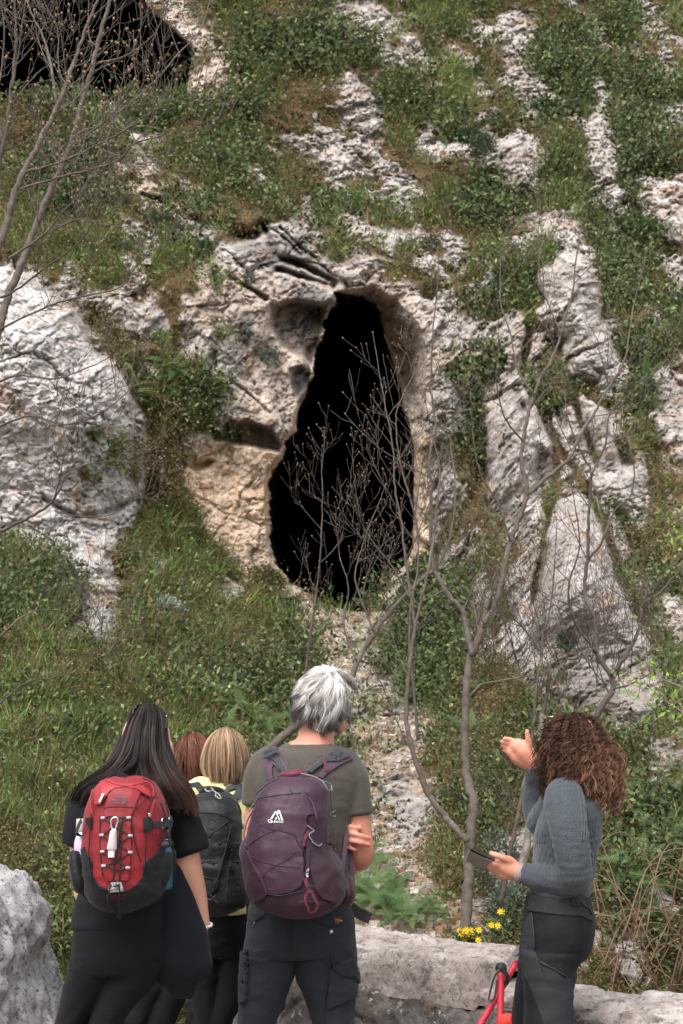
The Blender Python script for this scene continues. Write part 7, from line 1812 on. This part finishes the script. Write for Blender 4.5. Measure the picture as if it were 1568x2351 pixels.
tree('lichened_trunk', 'short lichen-speckled trunk just behind the guide', 'tree', [
    (z([(1120, 2150), (1150, 2060), (1190, 2000), (1208, 1950), (1215, 1890), (1218, 1841), (1226, 1780), (1240, 1700), (1246, 1640)], 7.4, .2), .026, .012, .5)], 34, 'bare trees right of the cave', .0052, (.4, 2), .3, M_BARKD, M_BARKL)
tree('bare_tree', 'leaning dark trunk behind the head of the grey-haired man', 'tree', [
    (z([(600, 1740), (640, 1700), (700, 1650), (760, 1600), (803, 1563), (822, 1516), (859, 1454), (899, 1399), (959, 1339), (1010, 1290), (1040, 1200), (1045, 1100)], 9.0, .6), .030, .007, .4),
    (z([(860, 1454), (830, 1380), (815, 1320), (830, 1260), (850, 1200)], 9.2, .2), .007, .003, 1.1),
    (z([(820, 1520), (790, 1440), (800, 1350), (780, 1280)], 9.2, .1), .006, .003, 1.0)], 35, 'bare trees right of the cave', .006, (.42, 2), .26, M_BARK, twr=.0036)
tree('bare_sapling', 'thin straight sapling standing in front of the lower cave mouth', 'sapling', [
    (z([(690, 1660), (701, 1552), (707, 1492), (718, 1420), (728, 1350), (735, 1280), (740, 1180), (740, 1065)], 9.2, .3), .011, .003, 1.1),
    (z([(705, 1500), (640, 1480), (560, 1450), (500, 1440)], 9.2, -.3), .004, .002, .7)], 36, 'bare trees right of the cave', .006, (.40, 2), .20, M_BARKD, twr=.003)
tree('bare_sapling', 'pale-twigged sapling curving across the right edge of the cave mouth', 'sapling', [
    (z([(960, 1700), (952, 1600), (940, 1480), (945, 1380), (960, 1300), (955, 1200), (925, 1090), (910, 1000), (915, 930), (950, 860)], 8.6, .3), .010, .003, 1.2),
    (z([(945, 1380), (900, 1300), (860, 1250), (830, 1200), (820, 1150)], 8.8, .1), .005, .002, 1.2)], 37, 'bare trees right of the cave', .006, (.42, 2), .20, M_BARK, twr=.0032)
# dense thicket of thin stems at the foot of the ridge
def thicket(name, label, cat, spots, seed, mat, L=.6, lev=2, r=.0034, per=5, up=.5):
    R = random.Random(seed); T = Twigs(); root = None
    for x, y, lift in spots:
        p, n = surf(x, y, 0)
        if root is None: root = thing(name, tuple(p), label, cat, 'thickets of bare stems')
        for k in range(per):
            d = (Vector((R.gauss(0, .6), R.gauss(-.2, .4), 1)) + n * .4).normalized(); grow(T, p + Vector((R.gauss(0, .12), 0, 0)), d, L * R.uniform(.6, 1.3), r * R.uniform(.6, 1.2), lev, R, up)
    T.mb.build('stems', mat, root)['kind'] = 'stuff'; return root
thicket('thicket', 'tangle of thin bare stems before the foot of the right rock ridge', 'thicket', [(1110 + 34 * i + (i % 3) * 9, 1600 - 25 * (i % 4), 0) for i in range(11)], 41, M_BARKD)
thicket('thicket', 'bare brown stems on the slope to the right of the cave mouth', 'thicket', [(1010 + 16 * (i % 3), 1000 + 45 * i, 0) for i in range(9)], 42, M_BARKD, .6, 2, .0032, 3)
thicket('thicket', 'dry brown twigs hanging on the rock at the top beside the upper cave', 'thicket', [(300 + 26 * i, 120 + (i * 53) % 110, 0) for i in range(8)], 43, M_BARK, .6, 2, .003, 4, -.1)
thicket('thicket', 'dead twigs below the pale rock on the left', 'thicket', [(60 + 34 * i, 1420 + (i * 41) % 90, 0) for i in range(6)], 44, M_BARK, .5, 2, .003, 3, .1)
# bramble stems at the lower right
R = random.Random(9); mb = MB(); BR = thing('bramble', tuple(at(1480, 2300, 6.0)), 'tangle of arching reddish bramble stems behind the wall at the lower right', 'bramble', 'thickets of bare stems')
for k in range(46):
    x = R.uniform(1370, 1640); y = R.uniform(2150, 2330); Y = R.uniform(5.7, 6.6)
    a = at(x, y, Y); s = R.choice((-1, 1)) * R.uniform(.2, .7); h = R.uniform(.1, .5)
    pts = spline([a, a + Vector((s * .3, R.gauss(0, .1), h * .9)), a + Vector((s * .7, R.gauss(0, .15), h)), a + Vector((s, R.gauss(0, .2), h * .4 + R.gauss(0, .1)))], 5)
    tube(mb, pts, [.0042 * R.uniform(.5, 1) * (1 - .7 * i / (len(pts) - 1)) for i in range(len(pts))], 5)
mb.build('stems', plain('red_brown_stem', (.17, .10, .065), .7, nscale=20), BR)['kind'] = 'stuff'

# ferns
def fern_mesh(seed, nf=13, L=.44):
    R = np.random.default_rng(seed); VV = []; FF = []; CC_ = []; n0 = 0
    for f in range(nf):
        az = 2 * PI * f / nf + R.normal(0, .25); el = R.uniform(.5, 1.15); l = L * R.uniform(.7, 1.1); S = 24
        t = np.linspace(0, 1, S + 1); h = np.array([math.cos(az), math.sin(az), 0])
        ang = el - t * R.uniform(.9, 1.5)
        st = np.cumsum(np.concatenate([[0], np.full(S, l / S)])) * 0
        pos = np.zeros((S + 1, 3))
        for k in range(1, S + 1): pos[k] = pos[k - 1] + (h * math.cos(ang[k]) + np.array([0, 0, 1]) * math.sin(ang[k])) * l / S
        tan = np.gradient(pos, axis=0); tan /= np.linalg.norm(tan, axis=1, keepdims=True); side = np.cross(tan, [0, 0, 1]); side /= np.linalg.norm(side, axis=1, keepdims=True) + 1e-9
        base = np.array([[.085, .145, .045], [.115, .175, .058], [.065, .112, .036]])[R.integers(0, 3)] * R.uniform(.8, 1.2)
        for k in range(2, S + 1):
            w = l * .19 * math.sin(PI * min(1, (t[k]) ** .75 * .97)) ** .8 * (1.05 - .25 * t[k])
            for sg in (-1, 1):
                a = pos[k]; d = side[k] * sg + tan[k] * .38; d /= np.linalg.norm(d); dn = np.array([0, 0, -.18]); ww = l / S * .30
                V = [a - tan[k] * ww, a + d * w * .5 - tan[k] * ww * .9 + dn * w * .2, a + d * w + dn * w * .6, a + d * w * .5 + tan[k] * ww * .9 + dn * w * .2, a + tan[k] * ww]
                VV += V; FF.append([n0, n0 + 1, n0 + 2, n0 + 3, n0 + 4]); n0 += 5; CC_ += [base * R.uniform(.8, 1.25)] * 5
        for k in range(S):
            q = .0022; VV += [pos[k] - side[k] * q, pos[k] + side[k] * q, pos[k + 1] + side[k + 1] * q, pos[k + 1] - side[k + 1] * q]; FF.append([n0, n0 + 1, n0 + 2, n0 + 3, n0 + 3]); n0 += 4; CC_ += [base * .6] * 4
    F5 = np.array([f for f in FF if f[3] != f[4]]); F4 = np.array([f[:4] for f in FF if f[3] == f[4]])
    return np.array(VV), [F5, F4], np.array(CC_)
protos = []
for s in (1, 2, 3):
    V, F, Cc = fern_mesh(s); o = npmesh('fern', V, F, M_LEAF, smooth=False, cols={'col': Cc}, loc=(0, 0, 0)); protos.append(o)
FERNS = [(545, 1655, 1.0, 'uppermost fern of the patch above the auburn and blonde heads'), (590, 1690, .9, 'fern between the blonde bob and the grey-haired man'), (560, 1730, .9, 'lowest fern of the patch just above the blonde head'), (520, 1700, .8, 'leftmost fern of the patch above the blonde head'), (612, 1730, .8, 'fern close to the left shoulder of the grey-haired man'),
 (846, 1990, .75, 'fern right beside the right elbow of the grey-haired man'), (838, 2055, .85, 'fern at the right hip of the grey-haired man'), (875, 2085, .9, 'fern in the middle of the row behind the pale wall top'), (925, 2110, .8, 'fern low behind the wall, touching its top edge'), (965, 2118, .7, 'small fern behind the wall, second from the tree trunk'), (900, 2050, .6, 'upper small fern of the row behind the wall'), (1000, 2110, .6, 'fern behind the wall nearest to the tree trunk'),
 (930, 1500, .9, 'uppermost left fern of the green patch below the cave'), (985, 1520, 1.1, 'broad fern at the top of the green patch below the cave'), (1030, 1550, 1.0, 'rightmost fern of the green patch below the cave'), (960, 1570, 1.0, 'middle fern of the green patch below the cave'), (1010, 1610, 1.1, 'large lower fern of the green patch below the cave'), (1060, 1640, .9, 'fern touching the forked tree trunk below the cave patch'), (950, 1620, .8, 'lowest left fern of the green patch below the cave'), (1120, 1600, .8, 'fern just right of the forked tree trunk'),
 (1480, 840, 1.0, 'uppermost dark fern between two rock ribs at the right edge'), (1500, 880, 1.1, 'rightmost dark fern between the rock ribs at the right edge'), (1470, 900, 1.0, 'left dark fern between the rock ribs at the right edge'), (1510, 920, .9, 'lowest dark fern between the rock ribs at the right edge'), (1060, 860, 1.0, 'fern just right of the cave arch, nearest to the cave'), (1100, 880, 1.0, 'middle fern of the dark gully right of the cave arch'), (1080, 930, .9, 'lowest fern of the dark gully right of the cave arch'), (1130, 850, .8, 'uppermost fern of the dark gully right of the cave arch'), (1290, 930, .7, 'fern between the two big rocks on the right'), (1330, 880, .7, 'fern at the foot of the large smooth rock on the right'),
 (385, 860, .9, 'left fern tuft in the green gully left of the cave'), (420, 890, .9, 'right fern tuft in the green gully left of the cave'), (375, 900, .7, 'lowest fern tuft in the green gully left of the cave'), (1100, 1850, .7, 'fern between the forked tree and the raised hand'), (1130, 1900, .7, 'fern above the tablet'), (1150, 1780, .6, 'small fern just below the raised hand'), (1440, 1900, .8, 'fern on the mossy bank level with the shoulder of the guide'), (1490, 1870, .8, 'fern on the mossy bank beside the narrow white rock'), (1530, 1960, .9, 'fern at the right edge level with the elbow of the guide'), (1470, 2010, .8, 'fern right of the elbow of the guide'), (1420, 2030, .8, 'fern behind the back of the guide near the waist'), (1540, 2060, .8, 'fern at the right edge level with the waist of the guide'), (1430, 1780, .7, 'fern beside the curly hair of the guide'), (1545, 1830, .7, 'highest fern at the right edge above the bank'), (1500, 2110, .7, 'lowest fern above the brambles'), (1390, 1960, .7, 'fern touching the back of the guide'), (1100, 1700, .7, 'fern left of the raised hand'), (1020, 1760, .6, 'small fern at the right border of the stony path'), (1440, 530, 1.0, 'fern right of the long vertical rock'), (1500, 540, .9, 'fern near the right edge above the boulders'), (1460, 470, .8, 'fern beside the upper half of the long vertical rock'), (1280, 260, .9, 'fern left of the top of the long vertical rock'), (1300, 140, .9, 'highest fern, between the pale rocks at the upper right')]
ri = random.Random(5)
for i, (x, y, s, lab) in enumerate(FERNS):
    o = protos[i] if i < 3 else protos[i % 3].copy()
    if i >= 3: COL.objects.link(o)
    p, n = surf(x, y, .01); o.location = p
    k = s * (.44 + .034 * p.y); up = (n * .75 + Vector((0, 0, .55))).normalized()
    o.rotation_mode = 'QUATERNION'; o.rotation_quaternion = up.to_track_quat('Z', 'Y') @ Vector((0, 0, 1)).rotation_difference(Vector((0, 0, 1))); o.rotation_quaternion = o.rotation_quaternion @ Matrix.Rotation(ri.uniform(0, 6.28), 3, 'Z').to_quaternion()
    o.scale = (k, k, k)
    tag(o, lab or 'green fern on the slope among others just like it', 'fern', 'ferns on the slope')
# round shrubs: leaf masses with stems inside
def bush(name, label, cat, x, y, rad, cols, n=900, leaf=.02, seed=0, flat=.85, stems=True, grp='small shrubs on the slope', thin=False, lift=.5):
    R = np.random.default_rng(seed); p, nr = surf(x, y, 0); s = rad * perD(p.y); c = p + nr * s * lift
    root = thing(name, tuple(p), label, cat, grp)
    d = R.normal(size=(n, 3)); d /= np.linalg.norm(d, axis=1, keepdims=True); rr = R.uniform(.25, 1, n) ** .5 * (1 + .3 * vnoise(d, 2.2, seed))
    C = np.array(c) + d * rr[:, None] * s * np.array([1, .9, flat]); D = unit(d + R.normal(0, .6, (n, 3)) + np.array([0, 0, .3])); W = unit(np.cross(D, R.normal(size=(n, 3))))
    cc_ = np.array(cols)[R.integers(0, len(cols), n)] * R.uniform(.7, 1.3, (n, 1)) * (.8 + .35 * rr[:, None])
    lw = leaf * (.22 if thin else .55)
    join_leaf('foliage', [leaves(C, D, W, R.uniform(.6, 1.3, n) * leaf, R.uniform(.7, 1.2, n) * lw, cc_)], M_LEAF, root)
    if stems:
        mb = MB(); q = random.Random(seed)
        for k in range(9):
            e = Vector(C[q.randrange(n)].tolist()); tube(mb, spline([p, p.lerp(e, .5) + Vector((0, 0, s * .1)), e], 3), [.004, .0035, .003, .003, .002, .002, .0015], 5, False)
        mb.build('stems', M_BARKD, root)
DG = [(.03, .06, .03), (.045, .08, .04), (.06, .09, .05)]; GG = [(.09, .12, .085), (.12, .15, .11), (.07, .10, .07)]; BRG = [(.13, .11, .05), (.10, .10, .045), (.16, .13, .07)]; LG = [(.12, .19, .05), (.16, .23, .06), (.09, .15, .04)]; WH = [(.38, .42, .38), (.28, .33, .28), (.12, .16, .10)]
B_ = [('round grey-green cushion shrub on the bare rock left of the cave mouth', 611, 830, 24, GG, 700, .03), ('tiny grey-green cushion plant under the rock lip above the cave', 578, 650, 16, GG, 350, .03),
      ('dark round shrub beside the pale block at the upper right', 1118, 350, 34, DG, 900, .05), ('dark clump lower left of that pale block', 1110, 400, 38, DG, 900, .05), ('dark shrub near the top right of centre', 1075, 325, 26, DG, 600, .05),
      ('small dark shrub on the grass left of the long vertical rock', 1262, 245, 24, DG, 500, .05), ('grey-green shrub touching the long vertical rock', 1325, 250, 22, GG, 500, .045), ('brown-green shrub at the foot of the cave mouth', 600, 1345, 34, BRG, 900, .05),
      ('dark green cushion under the lower left lip of the cave', 668, 1395, 20, DG, 450, .04), ('whitish flowering shrub on the slope below the left rock', 365, 1425, 42, WH, 1200, .035), ('greyish twiggy shrub beside the whitish one', 392, 1475, 34, BRG, 800, .04),
      ('dark shrub on the grass under the left cave wall', 440, 1245, 32, BRG, 900, .05), ('leafy green shrub just left of the cave arch top', 470, 590, 26, DG, 600, .05), ('yellow-green shrub above the cave arch', 800, 480, 34, LG, 800, .045), ('bright yellow-green shrub in the gully left of the cave', 372, 775, 24, LG, 600, .04),
      ('brown dry shrub on the right ridge', 1475, 1300, 36, BRG, 800, .05), ('grey-green shrub on the lower right ridge', 1490, 1400, 40, BRG, 900, .05), ('dark shrub above the cave arch to the right', 985, 670, 26, BRG, 600, .05), ('dark green shrub among the stones above the arch', 985, 575, 22, DG, 500, .045),
      ('small bright green shrub on the grass above the arch', 1115, 515, 20, LG, 450, .045), ('tall grass-like shrub left above the cave', 510, 400, 28, DG, 500, .06), ('dark shrub on the bank under the dark tree', 1310, 1480, 24, DG, 500, .045)]
for i, (lab, x, y, rad, cols, n, lf) in enumerate(B_): bush('shrub', lab, 'shrub', x, y, rad, cols, n, lf * .8, 900 + i)
# yellow-flowered plant behind the wall
def flower_plant(label, x, y, Y, nfl, w, h, seed):
    R = random.Random(seed); base = at(x, y + h * .9, Y); root = thing('flowering_plant', tuple(base), label, 'plant', 'plants with yellow flowers'); st = MB(); heads = []
    Rn = np.random.default_rng(seed); Cs = []
    for k in range(nfl):
        e = at(x + R.uniform(-w, w), y + R.uniform(-h * .35, h * .35), Y + R.uniform(-.1, .1)); q = spline([base, base.lerp(e, .5) + Vector((R.gauss(0, .02), 0, .02)), e], 4); tube(st, q, .0018, 4, False); heads.append(e)
        for j in range(2, 8):
            for _ in range(5): Cs.append(list(q[j] + Vector((R.gauss(0, .012), R.gauss(0, .012), R.gauss(0, .01)))))
    st.build('stems', plain('green_stem', (.07, .11, .035), .6), root)
    Cs = np.array(Cs); n = len(Cs); D = unit(Rn.normal(size=(n, 3))); W = unit(np.cross(D, Rn.normal(size=(n, 3))))
    join_leaf('leaves', [leaves(Cs, D, W, Rn.uniform(.010, .02, n), Rn.uniform(.005, .01, n), np.array([[.06, .11, .04]]) * Rn.uniform(.7, 1.5, (n, 1)))], M_LEAF, root)
    for e in heads:
        mb = MB()
        for j in range(7):
            a = 2 * PI * j / 7; d = Vector((math.cos(a), -.25, math.sin(a))); s = Vector((-math.sin(a), 0, math.cos(a))) * .0045
            mb.add([e, e + d * .007 + s, e + d * .0155, e + d * .007 - s], [(0, 1, 2, 3)])
        ball(mb, e, .005, n=8, m=5); mb.build('flower', M_YFL, root)
M_YFL = plain('yellow_petal', (.78, .52, .02), .6)
flower_plant('plant with a dense cluster of yellow flowers touching the wall top', 1078, 2146, 5.9, 30, 24, 34, 1)
flower_plant('sprig with a few yellow flowers above the wall next to the guide', 1130, 2118, 6.0, 5, 14, 20, 2)
flower_plant('low sprig of yellow flowers at the broken end of the wall', 1160, 2182, 5.75, 4, 9, 12, 3)
flower_plant('sprig with two pale yellow flowers between the sapling stems', 1160, 2100, 6.1, 2, 12, 24, 4)
# blue-green leafy shrub behind the wall
bush('leafy_shrub', 'blue-green small-leaved shrub rising beside the hips of the guide', 'shrub', 1165, 2030, 60, GG, 1300, .026, 970, 1.5)
bush('leafy_shrub', 'blue-green small-leaved shrub low behind the broken wall end', 'shrub', 1175, 2120, 55, GG, 1300, .026, 971, 1.2)
# sprays of young leaves coming in from the right edge
def spray(label, pts, Y, seed, n=90):
    R = random.Random(seed); Q = spline([at(x, y, Y + .1 * i) for i, (x, y) in enumerate(pts)], 8); root = thing('leafy_branch', tuple(Q[0]), label, 'branch', 'sprays of young leaves'); mb = MB(); tube(mb, Q, [.005 * (1 - .7 * k / (len(Q) - 1)) for k in range(len(Q))], 5)
    Rn = np.random.default_rng(seed); Cs = []
    for k in range(n):
        q = Q[R.randrange(2, len(Q))]; e = q + Vector((R.gauss(0, .05), R.gauss(0, .05), R.gauss(-.01, .05))); Cs.append(list(e))
        if k % 4 == 0: tube(mb, [q, e], .0012, 4, False)
    mb.build('stem', M_BARKL, root); Cs = np.array(Cs); D = unit(Rn.normal(size=(n, 3)) + np.array([-.3, 0, -.2])); W = unit(np.cross(D, Rn.normal(size=(n, 3))))
    join_leaf('leaves', [leaves(Cs, D, W, Rn.uniform(.02, .045, n), Rn.uniform(.010, .018, n), np.array([[.20, .30, .05]]) * Rn.uniform(.7, 1.3, (n, 1)))], M_LEAF, root)
spray('spray of bright young leaves at the right edge beside the ridge top', [(1640, 1160), (1600, 1175), (1570, 1190), (1545, 1205), (1548, 1240)], 5.6, 1, 60)
spray('spray of bright young leaves at the right edge above the guide', [(1660, 1600), (1600, 1590), (1560, 1575), (1520, 1560), (1480, 1550), (1460, 1556)], 5.6, 2, 110)
spray('bright leafy twig low on the right edge', [(1640, 1700), (1590, 1660), (1560, 1630), (1530, 1610)], 5.8, 3, 60)
# loose stones on the path
R2 = np.random.default_rng(77); cand = np.flatnonzero((PATHM.reshape(-1) > .5) & (GY.reshape(-1) < 2330) & (GX.reshape(-1) < 1300)); m = 2600; pk = R2.choice(cand, m)
U = np.array([[-1, -1, -1], [1, -1, -1], [1, 1, -1], [-1, 1, -1], [-1, -1, 1], [1, -1, 1], [1, 1, 1], [-1, 1, 1]], float) * .58
Fb = np.array([[0, 3, 2, 1], [4, 5, 6, 7], [0, 1, 5, 4], [1, 2, 6, 5], [2, 3, 7, 6], [3, 0, 4, 7]])
sz = R2.uniform(.008, .03, (m, 1)) * R2.uniform(.5, 1.8, (m, 1)); A_ = R2.uniform(0, 6.28, m); ca_, sa_ = np.cos(A_), np.sin(A_)
V = U[None] * (1 + R2.normal(0, .22, (m, 8, 3))) * sz[:, None] * np.array([1, 1, .6]); V = np.stack([V[..., 0] * ca_[:, None] - V[..., 1] * sa_[:, None], V[..., 0] * sa_[:, None] + V[..., 1] * ca_[:, None], V[..., 2]], -1)
V = V + Pf[pk][:, None]; F = (Fb[None] + (np.arange(m) * 8)[:, None, None]).reshape(-1, 4)
pc_ = np.array([[.42, .36, .31], [.30, .25, .21], [.52, .47, .42], [.20, .15, .11], [.35, .22, .14]])[R2.integers(0, 5, m)]
mst, nt, bs = mat_new('loose_stone'); nt.links.new(attr(nt, 'col', True), bs.inputs['Base Color']); bs.inputs['Roughness'].default_value = .9
tag(npmesh('gravel', V.reshape(-1, 3), F, mst, smooth=False, cols={'col': np.repeat(pc_, 8, 0)}), 'pale loose stones strewn down the path from the cave', 'gravel', kind='stuff')
